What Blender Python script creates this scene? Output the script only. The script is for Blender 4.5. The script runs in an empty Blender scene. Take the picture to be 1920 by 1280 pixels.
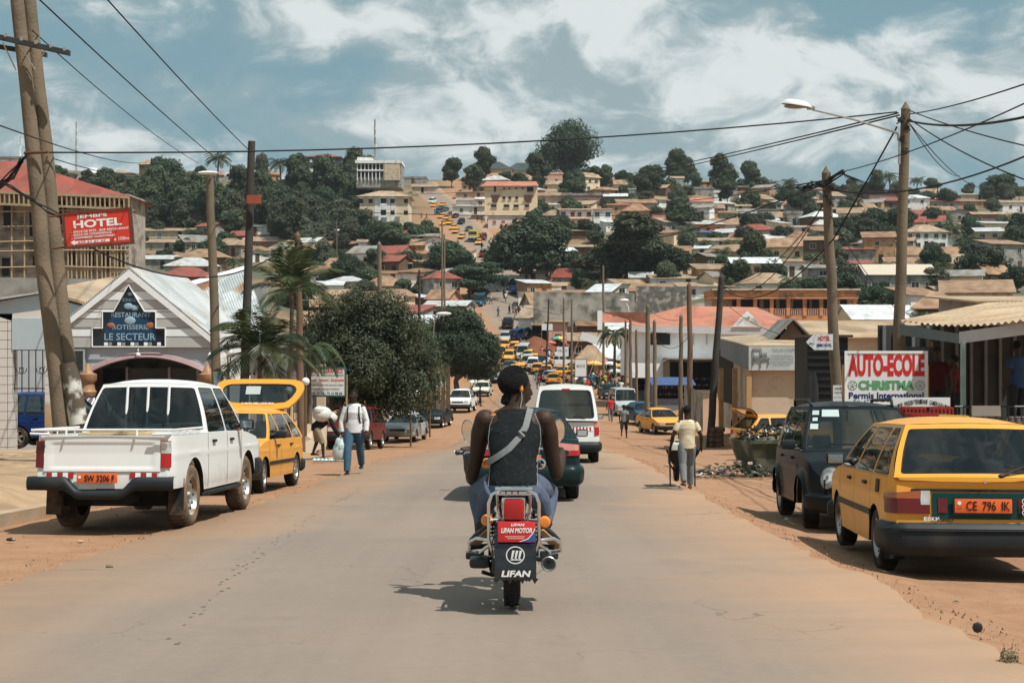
import bpy,bmesh,math,random
from mathutils import Vector,Matrix,noise
R=math.radians
C=bpy.context.scene.collection
SC=bpy.context.scene
rnd=random.Random(11)
CAMZ=1.42
F=2667.0
# ---- camera
cam=bpy.data.cameras.new('camera');cam.lens=50.0;cam.sensor_width=36
cam.clip_start=0.1;cam.clip_end=6000
co=bpy.data.objects.new('camera',cam);C.objects.link(co)
co.location=(0,0,CAMZ);co.rotation_euler=(R(90),0,0)
SC.camera=co
SC.view_settings.view_transform='Standard';SC.view_settings.look='None'
SC.view_settings.exposure=0.12;SC.view_settings.gamma=1
SC.cycles.max_bounces=6;SC.cycles.transparent_max_bounces=12
SC.cycles.use_adaptive_sampling=True;SC.cycles.adaptive_threshold=0.02
# ---- sun
SUN_EL,SUN_DIR=60.0,(0.81,-0.58)
sv=Vector((SUN_DIR[0],SUN_DIR[1],0)).normalized()*math.cos(R(SUN_EL));sv.z=math.sin(R(SUN_EL))
sl=bpy.data.lights.new('sun','SUN');sl.energy=4.9;sl.angle=R(0.55);sl.color=(1,0.965,0.905)
so=bpy.data.objects.new('sun',sl);C.objects.link(so)
so.rotation_euler=(-sv).to_track_quat('-Z','Y').to_euler()
# ---- world: nishita sky with clouds
world=bpy.data.worlds.new('World');SC.world=world;world.use_nodes=True
nt=world.node_tree;N=nt.nodes;L=nt.links;N.clear()
out=N.new('ShaderNodeOutputWorld');bg=N.new('ShaderNodeBackground');bg.inputs[1].default_value=0.1
L.new(bg.outputs[0],out.inputs[0])
sky=N.new('ShaderNodeTexSky');sky.sky_type='NISHITA';sky.sun_disc=False
sky.sun_elevation=R(SUN_EL);sky.sun_rotation=math.atan2(sv.x,sv.y);sky.dust_density=2.0;sky.air_density=1.0
tc=N.new('ShaderNodeTexCoord')
def vmath(op,a,b=None,nodes=N,links=L):
 n=nodes.new('ShaderNodeVectorMath');n.operation=op
 if hasattr(a,'default_value')or hasattr(a,'is_linked'):links.new(a,n.inputs[0])
 else:n.inputs[0].default_value=a
 if b is not None:
  if hasattr(b,'is_linked'):links.new(b,n.inputs[1])
  else:n.inputs[1].default_value=b
 return n.outputs['Value']if op in('LENGTH','DOT_PRODUCT')else n.outputs[0]
def mth(op,a,b=0.0,c=None,nodes=N,links=L,clamp=False):
 n=nodes.new('ShaderNodeMath');n.operation=op;n.use_clamp=clamp
 for i,v in enumerate((a,b,c)):
  if v is None:continue
  if hasattr(v,'is_linked'):links.new(v,n.inputs[i])
  else:n.inputs[i].default_value=v
 return n.outputs[0]
def sky_dir(px,py):
 return Vector(((px-960)/F,1,(640-py)/F)).normalized()
D3=tc.outputs['Generated']
st=vmath('MULTIPLY',D3,(1.0,1.0,1.9))
warp=N.new('ShaderNodeTexNoise');warp.inputs['Scale'].default_value=5;warp.inputs['Detail'].default_value=3
L.new(st,warp.inputs['Vector'])
wv=vmath('MULTIPLY',vmath('SUBTRACT',warp.outputs['Color'],(0.5,0.5,0.5)),(0.22,0.22,0.22))
stw=vmath('ADD',st,wv)
def wnoise(scale,detail,rough,vec):
 n=N.new('ShaderNodeTexNoise');n.inputs['Scale'].default_value=scale;n.inputs['Detail'].default_value=detail
 n.inputs['Roughness'].default_value=rough;L.new(vec,n.inputs['Vector']);return n.outputs['Fac']
n1=wnoise(6.5,10,0.62,stw)
n2=wnoise(13.0,9,0.6,vmath('ADD',stw,(0.0,0.0,0.013)))
dw=vmath('ADD',D3,vmath('MULTIPLY',vmath('SUBTRACT',warp.outputs['Color'],(0.5,0.5,0.5)),(0.13,0.13,0.11)))
fw=N.new('ShaderNodeTexNoise');fw.inputs['Scale'].default_value=26;fw.inputs['Detail'].default_value=5
L.new(D3,fw.inputs['Vector'])
dw=vmath('ADD',dw,vmath('MULTIPLY',vmath('SUBTRACT',fw.outputs['Color'],(0.5,0.5,0.5)),(0.05,0.05,0.045)))
def blob(px,py,wx,wy,amt):
 d=vmath('SUBTRACT',dw,tuple(sky_dir(px,py)))
 d=vmath('MULTIPLY',d,(F/wx,0.6,F/wy))
 l=vmath('LENGTH',d)
 mr=N.new('ShaderNodeMapRange');mr.interpolation_type='SMOOTHSTEP'
 L.new(l,mr.inputs[0]);mr.inputs[1].default_value=1.15;mr.inputs[2].default_value=0.35
 mr.inputs[3].default_value=0;mr.inputs[4].default_value=amt
 return mr.outputs[0]
cov=None
for b in[(930,190,260,110,0.32),(1060,60,240,90,0.22),(1500,190,560,80,0.34),(760,260,300,60,0.16),(120,270,150,36,0.26),(340,110,300,90,-0.10),(420,190,300,60,0.05),(600,45,220,35,0.12),(1700,30,260,34,-0.2),(640,150,160,60,-0.12),(1300,290,
 700,40,0.08),(1380,360,900,40,-0.04)]:
 o=blob(*b);cov=o if cov is None else mth('ADD',cov,o)
dens=mth('ADD',n1,cov)
mr=N.new('ShaderNodeMapRange');mr.interpolation_type='SMOOTHSTEP';L.new(dens,mr.inputs[0])
mr.inputs[1].default_value=0.33;mr.inputs[2].default_value=0.60
bri=None
for b in[(930,170,200,90,0.30),(1040,60,190,70,0.22),(1420,185,420,50,0.30),(1800,110,220,50,0.28),(840,250,190,40,0.1),(1040,95,90,26,-0.30),(1290,90,60,45,-0.15),(1640,30,260,40,-0.35),(1150,235,160,40,-0.12),(1500,290,600,45,-0.16),(300,
 140,360,130,-0.30),(500,250,200,40,0.0)]:
 o=blob(*b);bri=o if bri is None else mth('ADD',bri,o)
n1b=wnoise(6.5,10,0.62,vmath('ADD',stw,(0.012,0.0,0.034)))
shade=mth('ADD',mth('ADD',mth('ADD',mth('MULTIPLY',n2,1.3),mth('MULTIPLY_ADD',mth('SUBTRACT',n1,n1b),4.2,0.42)),mth('MULTIPLY',dens,0.55)),bri)
mr2=N.new('ShaderNodeMapRange');mr2.interpolation_type='SMOOTHSTEP';L.new(shade,mr2.inputs[0])
mr2.inputs[1].default_value=1.10;mr2.inputs[2].default_value=2.02
def mixc(f,a,b,nodes=N,links=L):
 n=nodes.new('ShaderNodeMix');n.data_type='RGBA'
 if hasattr(f,'is_linked'):links.new(f,n.inputs[0])
 else:n.inputs[0].default_value=f
 for i,v in((6,a),(7,b)):
  if hasattr(v,'is_linked'):links.new(v,n.inputs[i])
  else:n.inputs[i].default_value=(*v,1)
 return n.outputs[2]
SK=8.1
cc=mixc(mr2.outputs[0],(0.37*SK,0.485*SK,0.52*SK),(0.86*SK,0.91*SK,0.91*SK))
clear=mixc(0.88,sky.outputs[0],(0.235*SK,0.405*SK,0.47*SK))
L.new(mixc(mth('MULTIPLY',mr.outputs[0],0.95),clear,cc),bg.inputs[0])
# ---- materials
_m={}
def mat(name,col=(0.5,0.5,0.5),rough=0.6,metal=0.0,var=0.12,scale=3.0,bump=0.0,bscale=None,dirt=None,dscale=1.2,dlo=0.5,dhi=0.65,coat=0.0,emit=None,tint=None):
 if name in _m:return _m[name]
 m=bpy.data.materials.new(name);m.use_nodes=True;_m[name]=m
 n=m.node_tree.nodes;l=m.node_tree.links;b=n['Principled BSDF']
 b.inputs['Roughness'].default_value=rough;b.inputs['Metallic'].default_value=metal
 if rough>=0.45 and metal<.2:b.inputs['Specular IOR Level'].default_value=0.25 if rough>.6 else .3
 b.inputs['Coat Weight'].default_value=coat;b.inputs['Coat Roughness'].default_value=0.08
 if emit:b.inputs['Emission Color'].default_value=(*emit[:3],1);b.inputs['Emission Strength'].default_value=emit[3]
 t=n.new('ShaderNodeTexCoord').outputs['Object']
 def nz(s,d=4.0):
  x=n.new('ShaderNodeTexNoise');x.inputs['Scale'].default_value=s;x.inputs['Detail'].default_value=d
  l.new(t,x.inputs['Vector']);return x.outputs['Fac']
 c=None
 if var>0:
  c=mixc(nz(scale),tuple(max(0,v*(1-var*1.6))for v in col),tuple(min(1,v*(1+var*1.6))for v in col),n,l)
 if dirt:
  r=n.new('ShaderNodeMapRange');l.new(nz(dscale,6.0),r.inputs[0]);r.inputs[1].default_value=dlo;r.inputs[2].default_value=dhi
  c=mixc(r.outputs[0],c if c else col,dirt,n,l)
 if c:l.new(c,b.inputs['Base Color'])
 else:b.inputs['Base Color'].default_value=(*col,1)
 if bump>0:
  bp=n.new('ShaderNodeBump');bp.inputs['Strength'].default_value=bump;bp.inputs['Distance'].default_value=0.02
  l.new(nz(bscale or scale*6,5.0),bp.inputs['Height']);l.new(bp.outputs[0],b.inputs['Normal'])
 return m
def corr(name,col,dirt,dlo=0.45,dhi=0.62,freq=13.0,rough=0.5,metal=0.25,axis='X',amt=0.7):
 """corrugated sheet: ribs along the slope plus rust patches"""
 if name in _m:return _m[name]
 m=mat(name,col,rough,metal,var=0.14,scale=1.6,dirt=dirt,dscale=0.55,dlo=dlo,dhi=dhi)
 n=m.node_tree.nodes;l=m.node_tree.links;b=n['Principled BSDF']
 t=n.new('ShaderNodeTexCoord').outputs['Object']
 w=n.new('ShaderNodeTexWave');w.wave_type='BANDS';w.bands_direction=axis;w.inputs['Scale'].default_value=freq/6.283*2
 l.new(t,w.inputs['Vector'])
 bp=n.new('ShaderNodeBump');bp.inputs['Strength'].default_value=amt;bp.inputs['Distance'].default_value=0.03
 l.new(w.outputs['Fac'],bp.inputs['Height']);l.new(bp.outputs[0],b.inputs['Normal'])
 vz=n.new('ShaderNodeTexVoronoi');vz.inputs['Scale'].default_value=0.9;l.new(t,vz.inputs['Vector'])
 lk=b.inputs['Base Color'].links[0];src=lk.from_socket
 mx=n.new('ShaderNodeMix');mx.data_type='RGBA';mx.blend_type='MULTIPLY';mx.inputs[0].default_value=0.35
 l.new(src,mx.inputs[6]);l.new(vz.outputs['Color'],mx.inputs[7]);
 hs=n.new('ShaderNodeHueSaturation');hs.inputs['Saturation'].default_value=0.0;hs.inputs['Value'].default_value=1.5
 l.new(vz.outputs['Color'],hs.inputs['Color']);l.new(hs.outputs[0],mx.inputs[7])
 l.new(mx.outputs[2],b.inputs['Base Color'])
 return m
def glass(name,tint=(0.30,0.36,0.36),rough=0.03):
 if name in _m:return _m[name]
 m=bpy.data.materials.new(name);m.use_nodes=True;_m[name]=m
 n=m.node_tree.nodes;l=m.node_tree.links;n.clear()
 o=n.new('ShaderNodeOutputMaterial');tr=n.new('ShaderNodeBsdfTransparent');tr.inputs[0].default_value=(*tint,1)
 gl=n.new('ShaderNodeBsdfGlossy');gl.inputs['Roughness'].default_value=rough;gl.inputs[0].default_value=(0.9,0.95,0.95,1)
 fr=n.new('ShaderNodeFresnel');fr.inputs[0].default_value=1.5
 f2=mth('ADD',mth('MULTIPLY',fr.outputs[0],0.9,nodes=n,links=l),0.03,nodes=n,links=l)
 mx=n.new('ShaderNodeMixShader');l.new(f2,mx.inputs[0]);l.new(tr.outputs[0],mx.inputs[1]);l.new(gl.outputs[0],mx.inputs[2])
 l.new(mx.outputs[0],o.inputs[0]);return m
def paint(name,col,dirt=(0.30,0.20,0.12),amt=0.8,rough=0.32,zd=0.6):
 """car paint with road dust gathering on the lower panels"""
 if name in _m:return _m[name]
 m=mat(name,col,rough,0.0,var=0.03,scale=2.0,coat=0.05)
 m.node_tree.nodes['Principled BSDF'].inputs['Specular IOR Level'].default_value=0.22 if amt>.2 else 0.06
 if amt<=.2:m.node_tree.nodes['Principled BSDF'].inputs['Coat Weight'].default_value=0.02
 n=m.node_tree.nodes;l=m.node_tree.links;b=n['Principled BSDF']
 src=b.inputs['Base Color'].links[0].from_socket
 t=n.new('ShaderNodeTexCoord').outputs['Object']
 sp=n.new('ShaderNodeSeparateXYZ');l.new(t,sp.inputs[0])
 nz=n.new('ShaderNodeTexNoise');nz.inputs['Scale'].default_value=3.5;nz.inputs['Detail'].default_value=6;l.new(t,nz.inputs['Vector'])
 h=mth('ADD',sp.outputs[2],mth('MULTIPLY',nz.outputs['Fac'],0.5,nodes=n,links=l),nodes=n,links=l)
 r=n.new('ShaderNodeMapRange');l.new(h,r.inputs[0]);r.inputs[1].default_value=zd+0.32;r.inputs[2].default_value=0.42
 r.inputs[3].default_value=min(.04,amt*.1);r.inputs[4].default_value=amt
 l.new(mixc(r.outputs[0],src,dirt,n,l),b.inputs['Base Color'])
 rr=n.new('ShaderNodeMapRange');l.new(r.outputs[0],rr.inputs[0]);rr.inputs[3].default_value=rough;rr.inputs[4].default_value=0.75
 l.new(rr.outputs[0],b.inputs['Roughness'])
 return m
 # ---- mesh builder
class MB:
 def __init__(s):s.v=[];s.f=[];s.m=[];s.mats=[]
 def mi(s,m):
  if m not in s.mats:s.mats.append(m)
  return s.mats.index(m)
 def add(s,vs,fs,m,M=None):
  k=len(s.v)
  s.v+=[tuple(M@Vector(p))if M else tuple(p)for p in vs]
  i=s.mi(m);s.f+=[tuple(a+k for a in f)for f in fs];s.m+=[i]*len(fs);return s
 def box(s,c,d,m,rz=0.0,M=None,ch=0.0):
  x,y,z=(a/2 for a in d)
  mm=Matrix.Translation(c)@Matrix.Rotation(rz,4,'Z')
  if M:mm=M@mm
  if ch>0:
   bm=bmesh.new();bmesh.ops.create_cube(bm,size=1,matrix=Matrix.Diagonal((x*2,y*2,z*2,1)))
   bmesh.ops.bevel(bm,geom=list(bm.edges),offset=min(ch,x*.9,y*.9,z*.9),segments=2,affect='EDGES',profile=0.6)
   bm.verts.index_update()
   vs=[v.co.copy()for v in bm.verts];fs=[[v.index for v in f.verts]for f in bm.faces];bm.free()
   return s.add(vs,fs,m,mm)
  vs=[(i*x,j*y,k*z)for i in(-1,1)for j in(-1,1)for k in(-1,1)]
  return s.add(vs,[(0,1,3,2),(4,6,7,5),(0,4,5,1),(2,3,7,6),(0,2,6,4),(1,5,7,3)],m,mm)
 def tube(s,pts,rad,m,n=8,caps=True,sy=1.0):
  pts=[Vector(p)for p in pts]
  if not hasattr(rad,'__len__'):rad=[rad]*len(pts)
  k=len(s.v);vs=[];up=None
  for i,p in enumerate(pts):
   t=(pts[min(i+1,len(pts)-1)]-pts[max(i-1,0)]).normalized()
   if up is None:
    up=Vector((0,0,1))if abs(t.z)<0.9 else Vector((0,1,0))
   a=t.cross(up);
   if a.length<1e-5:a=t.cross(Vector((1,0,0)))
   a.normalize();b=a.cross(t).normalized();up=b
   for j in range(n):
    q=2*math.pi*j/n
    vs.append(p+(a*math.cos(q)+b*math.sin(q)*sy)*rad[i])
  fs=[(i*n+j,i*n+(j+1)%n,(i+1)*n+(j+1)%n,(i+1)*n+j)for i in range(len(pts)-1)for j in range(n)]
  if caps:fs+=[tuple(range(n))[::-1],tuple(range((len(pts)-1)*n,len(pts)*n))]
  return s.add(vs,fs,m)
 def loft(s,rows,m,n=16,caps=True,yaw=0.0,pw=2.0,M=None):
  """rows of (center, rx, ry) ellipses in the xy plane"""
  vs=[]
  for c,rx,ry in rows:
   for j in range(n):
    q=2*math.pi*j/n;cx,sx=math.cos(q),math.sin(q)
    x=math.copysign(abs(cx)**(2/pw),cx)*rx;y=math.copysign(abs(sx)**(2/pw),sx)*ry
    vs.append((c[0]+x*math.cos(yaw)-y*math.sin(yaw),c[1]+x*math.sin(yaw)+y*math.cos(yaw),c[2]))
  fs=[(i*n+j,i*n+(j+1)%n,(i+1)*n+(j+1)%n,(i+1)*n+j)for i in range(len(rows)-1)for j in range(n)]
  if caps:fs+=[tuple(range(n))[::-1],tuple(range((len(rows)-1)*n,len(rows)*n))]
  return s.add(vs,fs,m,M)
 def ball(s,c,r,m,n=12,M=None):
  if not hasattr(r,'__len__'):r=(r,r,r)
  rows=[]
  k=max(4,n//2)
  for i in range(k+1):
   a=math.pi*i/k-math.pi/2;q=max(math.cos(a),0.02)
   rows.append(((c[0],c[1],c[2]+math.sin(a)*r[2]),r[0]*q,r[1]*q))
  return s.loft(rows,m,n,M=M)
 def lathe(s,prof,m,n=24,axis='X',c=(0,0,0)):
  """prof of (along axis, radius)"""
  vs=[]
  for a,r in prof:
   for j in range(n):
    q=2*math.pi*j/n;u,v=math.cos(q)*r,math.sin(q)*r
    vs.append((c[0]+a,c[1]+u,c[2]+v)if axis=='X' else(c[0]+u,c[1]+a,c[2]+v)if axis=='Y' else(c[0]+u,c[1]+v,c[2]+a))
  fs=[(i*n+j,i*n+(j+1)%n,(i+1)*n+(j+1)%n,(i+1)*n+j)for i in range(len(prof)-1)for j in range(n)]
  return s.add(vs,fs,m)
 def prism(s,poly,vec,m,M=None):
  """closed polygon (3D points) swept along vec"""
  n=len(poly);v=Vector(vec)
  vs=[Vector(p)for p in poly]+[Vector(p)+v for p in poly]
  return s.add(vs,[tuple(range(n)),tuple(range(2*n-1,n-1,-1))]+[(i,i+n,(i+1)%n+n,(i+1)%n)for i in range(n)],m,M)
 def grid(s,fn,nu,nv,m,flip=False,M=None):
  vs=[fn(i/nu,j/nv)for i in range(nu+1)for j in range(nv+1)]
  fs=[(i*(nv+1)+j,(i+1)*(nv+1)+j,(i+1)*(nv+1)+j+1,i*(nv+1)+j+1)for i in range(nu)for j in range(nv)]
  if flip:fs=[f[::-1]for f in fs]
  return s.add(vs,fs,m,M)
 def quad(s,a,b,c,d,m):return s.add([a,b,c,d],[(0,1,2,3)],m)
 def mesh(s,name,smooth=True,ang=38,fix=True):
  me=bpy.data.meshes.new(name);me.from_pydata(s.v,[],s.f)
  for m in s.mats:me.materials.append(m)
  me.polygons.foreach_set('material_index',s.m)
  if fix and len(s.f)<60000:
   bm=bmesh.new();bm.from_mesh(me);bmesh.ops.recalc_face_normals(bm,faces=bm.faces);bm.to_mesh(me);bm.free()
  if smooth:
   me.polygons.foreach_set('use_smooth',[True]*len(me.polygons));me.set_sharp_from_angle(angle=R(ang))
  me.update();return me
 def obj(s,name,parent=None,smooth=True,ang=38,loc=None,fix=True):
  o=bpy.data.objects.new(name,s.mesh(name,smooth,ang,fix));C.objects.link(o)
  if parent:o.parent=parent
  if loc is not None:o.location=loc
  return o
THINGS=[]
def tag(o,label=None,cat=None,group=None,kind=None):
 if label:o['label']=label
 if cat:o['category']=cat;THINGS.append(o)
 if group:o['group']=group
 if kind:o['kind']=kind
 return o
def thing(name,label,cat,loc=(0,0,0),rz=0.0,group=None):
 o=bpy.data.objects.new(name,None);C.objects.link(o);o.location=loc;o.rotation_euler=(0,0,rz)
 return tag(o,label,cat,group)
def kids(o):return[c for c in bpy.data.objects if c.parent==o]
KC={}
def copy_tree(o,parent=None,top=True):
 c=o.copy();C.objects.link(c);c.parent=parent
 if o.name not in KC:KC[o.name]=kids(o)
 KC[c.name]=[copy_tree(ch,c,False)for ch in KC[o.name]]
 return c
def recolor(o,mp):
 """swap materials on this copy only"""
 for s in getattr(o,'material_slots',[]):
  if s.material and s.material.name in mp:
   nm=mp[s.material.name];s.link='OBJECT';s.material=nm
 for c in KC.get(o.name)or kids(o):recolor(c,mp)
def place(o,loc,rz=0.0,sc=None,label=None,group=None,cat=None):
 o.location=loc;o.rotation_euler=(0,0,rz)
 if sc:o.scale=sc if hasattr(sc,'__len__')else(sc,sc,sc)
 if label:o['label']=label
 if group:o['group']=group
 if cat:o['category']=cat
 if o not in THINGS:THINGS.append(o)
 return o
_tx={}
def letters(mb,body,w,h,m,M,off=0.0,sh=0.0):
 """text centred on the origin of M in its xz plane, front towards -y"""
 key=(body,off)
 if key not in _tx:
  cu=bpy.data.curves.new('t','FONT');cu.body=body;cu.align_x='CENTER';cu.offset=off;cu.resolution_u=3
  ob=bpy.data.objects.new('t',cu);C.objects.link(ob);bpy.context.view_layer.update()
  dg=bpy.context.evaluated_depsgraph_get();me=bpy.data.meshes.new_from_object(ob.evaluated_get(dg))
  _tx[key]=([v.co.copy()for v in me.vertices],[tuple(p.vertices)for p in me.polygons])
  bpy.data.objects.remove(ob);bpy.data.curves.remove(cu);bpy.data.meshes.remove(me)
 vs,fs=_tx[key]
 if not vs:return
 x0,x1=min(v.x for v in vs),max(v.x for v in vs);y0,y1=min(v.y for v in vs),max(v.y for v in vs)
 sx=w/(x1-x0);sy=(h/(y1-y0))if h else sx
 mb.add([((v.x-(x0+x1)/2)*sx+(v.y-y0)*sy*sh,-0.004,(v.y-(y0+y1)/2)*sy)for v in vs],fs,m,M)
def TM(x,y,z,rz=0.0,rx=0.0,ry=0.0):
 return Matrix.Translation((x,y,z))@Matrix.Rotation(rz,4,'Z')@Matrix.Rotation(ry,4,'Y')@Matrix.Rotation(rx,4,'X')
def remesh(mb,name,vox,parent=None,smooth_it=4):
 """weld overlapping volumes into one continuous skin"""
 o=mb.obj(name,None,smooth=False)
 md=o.modifiers.new('r','REMESH');md.mode='VOXEL';md.voxel_size=vox
 ms=o.modifiers.new('s','SMOOTH');ms.iterations=smooth_it;ms.factor=0.5
 bpy.context.view_layer.update()
 dg=bpy.context.evaluated_depsgraph_get();me=bpy.data.meshes.new_from_object(o.evaluated_get(dg))
 o.modifiers.clear();old=o.data;o.data=me;bpy.data.meshes.remove(old);me.name=name
 me.polygons.foreach_set('use_smooth',[True]*len(me.polygons))
 if not me.materials:me.materials.append(mb.mats[0])
 if parent:o.parent=parent
 return o
 # ---- terrain
PROF=[(-60,2.6),(-30,1.3),(0,0),(9.4,-0.41),(24,-1.15),(36,-1.68),(50,-2.5),(70,-3.6),(100,-3.95),(140,-4.0),(180,-2.9),(215,1.9),(250,7.2),(300,16.6),(360,29.4),(400,37.4),(430,43.4),(470,50.5),(520,60),(560,64.5),(600,65),(640,62),(900,30),
 (1500,-10)]
def lerp_tab(tab,x):
 if x<=tab[0][0]:return tab[0][1]
 for i in range(len(tab)-1):
  if x<=tab[i+1][0]:
   x0,y0=tab[i];x1,y1=tab[i+1]
   def sl(j):
    if j<=0 or j>=len(tab)-1:return(tab[min(j+1,len(tab)-1)][1]-tab[max(j-1,0)][1])/(tab[min(j+1,len(tab)-1)][0]-tab[max(j-1,0)][0])
    return(tab[j+1][1]-tab[j-1][1])/(tab[j+1][0]-tab[j-1][0])
   h=x1-x0;t=(x-x0)/h;a,b=sl(i)*h,sl(i+1)*h
   return(2*t**3-3*t**2+1)*y0+(t**3-2*t**2+t)*a+(-2*t**3+3*t**2)*y1+(t**3-t**2)*b
 return tab[-1][1]
RC=[(-60,-2.0),(0,-0.8),(100,1.22),(190,3.0),(215,2.2),(250,-1.2),(300,-2.9),(360,-10.8),(400,-16.5),(430,-21),(470,-27),(520,-33)]
def lin_tab(tab,x):
 if x<=tab[0][0]:return tab[0][1]
 for(a,b),(c,d)in zip(tab,tab[1:]):
  if x<=c:return b+(d-b)*(x-a)/(c-a)
 return tab[-1][1]
def sst(a,b,x):
 t=max(0,min(1,(x-a)/(b-a)));return t*t*(3-2*t)
_zc={}
def H(x,y):
 k=round(y*4)
 if k not in _zc:_zc[k]=lerp_tab(PROF,k/4)
 z=_zc[k]if abs(k/4-y)<1e-6 else lerp_tab(PROF,y)
 dx=x-lin_tab(RC,y)
 z+=7.0*sst(12,44,-dx)*sst(55,120,y)*(1-sst(180,300,y))
 z+=5.0*sst(12,46,dx)*sst(70,140,y)*(1-sst(230,330,y))+1.0*sst(8,16,dx)*sst(35,70,y)
 z-=8.0*sst(50,170,dx)*sst(330,430,y)
 z+=3.0*sst(60,140,-dx)*sst(300,420,y)
 z-=0.16*sst(3.4,4.3,dx)*(1-sst(50,80,y))*sst(-20,0,y)
 if y>200:z+=1.5*noise.noise(Vector((x*0.03,y*0.03,1.3)))*sst(200,300,y)*sst(8,30,abs(dx))
 return z
def ray(px,py,d):return Vector(((px-960)/F*d,d,CAMZ+(640-py)/F*d))
def G(px,py,d0=4.0,d1=575.0):
 """point of the ground seen at a photo pixel"""
 d=d0;st=0.5
 while d<d1:
  p=ray(px,py,d)
  if p.z<=H(p.x,p.y):
   lo,hi=d-st,d
   for _ in range(18):
    m=(lo+hi)/2;p=ray(px,py,m)
    if p.z<=H(p.x,p.y):hi=m
    else:lo=m
   return p
  st=max(0.5,d*0.01);d+=st
 p=ray(px,py,575);p.z=H(p.x,p.y);return p
def on_ground(x,y,dz=0.0):return Vector((x,y,H(x,y)+dz))
# ---- ground and road
def ground_material():
 m=bpy.data.materials.new('dirt_and_scrub');m.use_nodes=True
 n=m.node_tree.nodes;l=m.node_tree.links;b=n['Principled BSDF'];b.inputs['Roughness'].default_value=0.95
 t=n.new('ShaderNodeTexCoord').outputs['Object']
 def nz(s,d=6,r=0.6):
  x=n.new('ShaderNodeTexNoise');x.inputs['Scale'].default_value=s;x.inputs['Detail'].default_value=d;x.inputs['Roughness'].default_value=r
  l.new(t,x.inputs['Vector']);return x.outputs['Fac']
 c=mixc(nz(0.35),(0.33,0.16,0.08),(0.39,0.235,0.13),n,l)
 r0=n.new('ShaderNodeMapRange');l.new(nz(1.8,8,0.7),r0.inputs[0]);r0.inputs[1].default_value=0.35;r0.inputs[2].default_value=0.7
 c=mixc(r0.outputs[0],c,(0.27,0.135,0.07),n,l)
 r9=n.new('ShaderNodeMapRange');l.new(nz(9,8,0.75),r9.inputs[0]);r9.inputs[1].default_value=0.52;r9.inputs[2].default_value=0.66
 c=mixc(mth('MULTIPLY',r9.outputs[0],0.55,nodes=n,links=l),c,(0.20,0.10,0.055),n,l)
 sp=n.new('ShaderNodeSeparateXYZ');l.new(t,sp.inputs[0])
 r=n.new('ShaderNodeMapRange');l.new(nz(0.06,5),r.inputs[0]);r.inputs[1].default_value=0.42;r.inputs[2].default_value=0.56
 far=n.new('ShaderNodeMapRange');l.new(sp.outputs[1],far.inputs[0]);far.inputs[1].default_value=60;far.inputs[2].default_value=200
 off=n.new('ShaderNodeMapRange');l.new(mth('ABSOLUTE',mth('ADD',sp.outputs[0],mth('MULTIPLY',sp.outputs[1],0.012,nodes=n,links=l),nodes=n,links=l),nodes=n,links=l),off.inputs[0]);off.inputs[1].default_value=14;off.inputs[2].default_value=24
 f=mth('MULTIPLY',mth('MULTIPLY',far.outputs[0],off.outputs[0],nodes=n,links=l),mth('ADD',mth('MULTIPLY',r.outputs[0],0.6,nodes=n,links=l),0.4,nodes=n,links=l),nodes=n,links=l)
 c=mixc(f,c,mixc(nz(0.5),(0.035,0.055,0.03),(0.13,0.12,0.07),n,l),n,l)
 l.new(c,b.inputs['Base Color'])
 bp=n.new('ShaderNodeBump');bp.inputs['Strength'].default_value=0.8;bp.inputs['Distance'].default_value=0.03
 l.new(mth('ADD',nz(3,10,0.75),mth('MULTIPLY',nz(30,4),0.35,nodes=n,links=l),nodes=n,links=l),bp.inputs['Height']);l.new(bp.outputs[0],b.inputs['Normal'])
 return m
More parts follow.
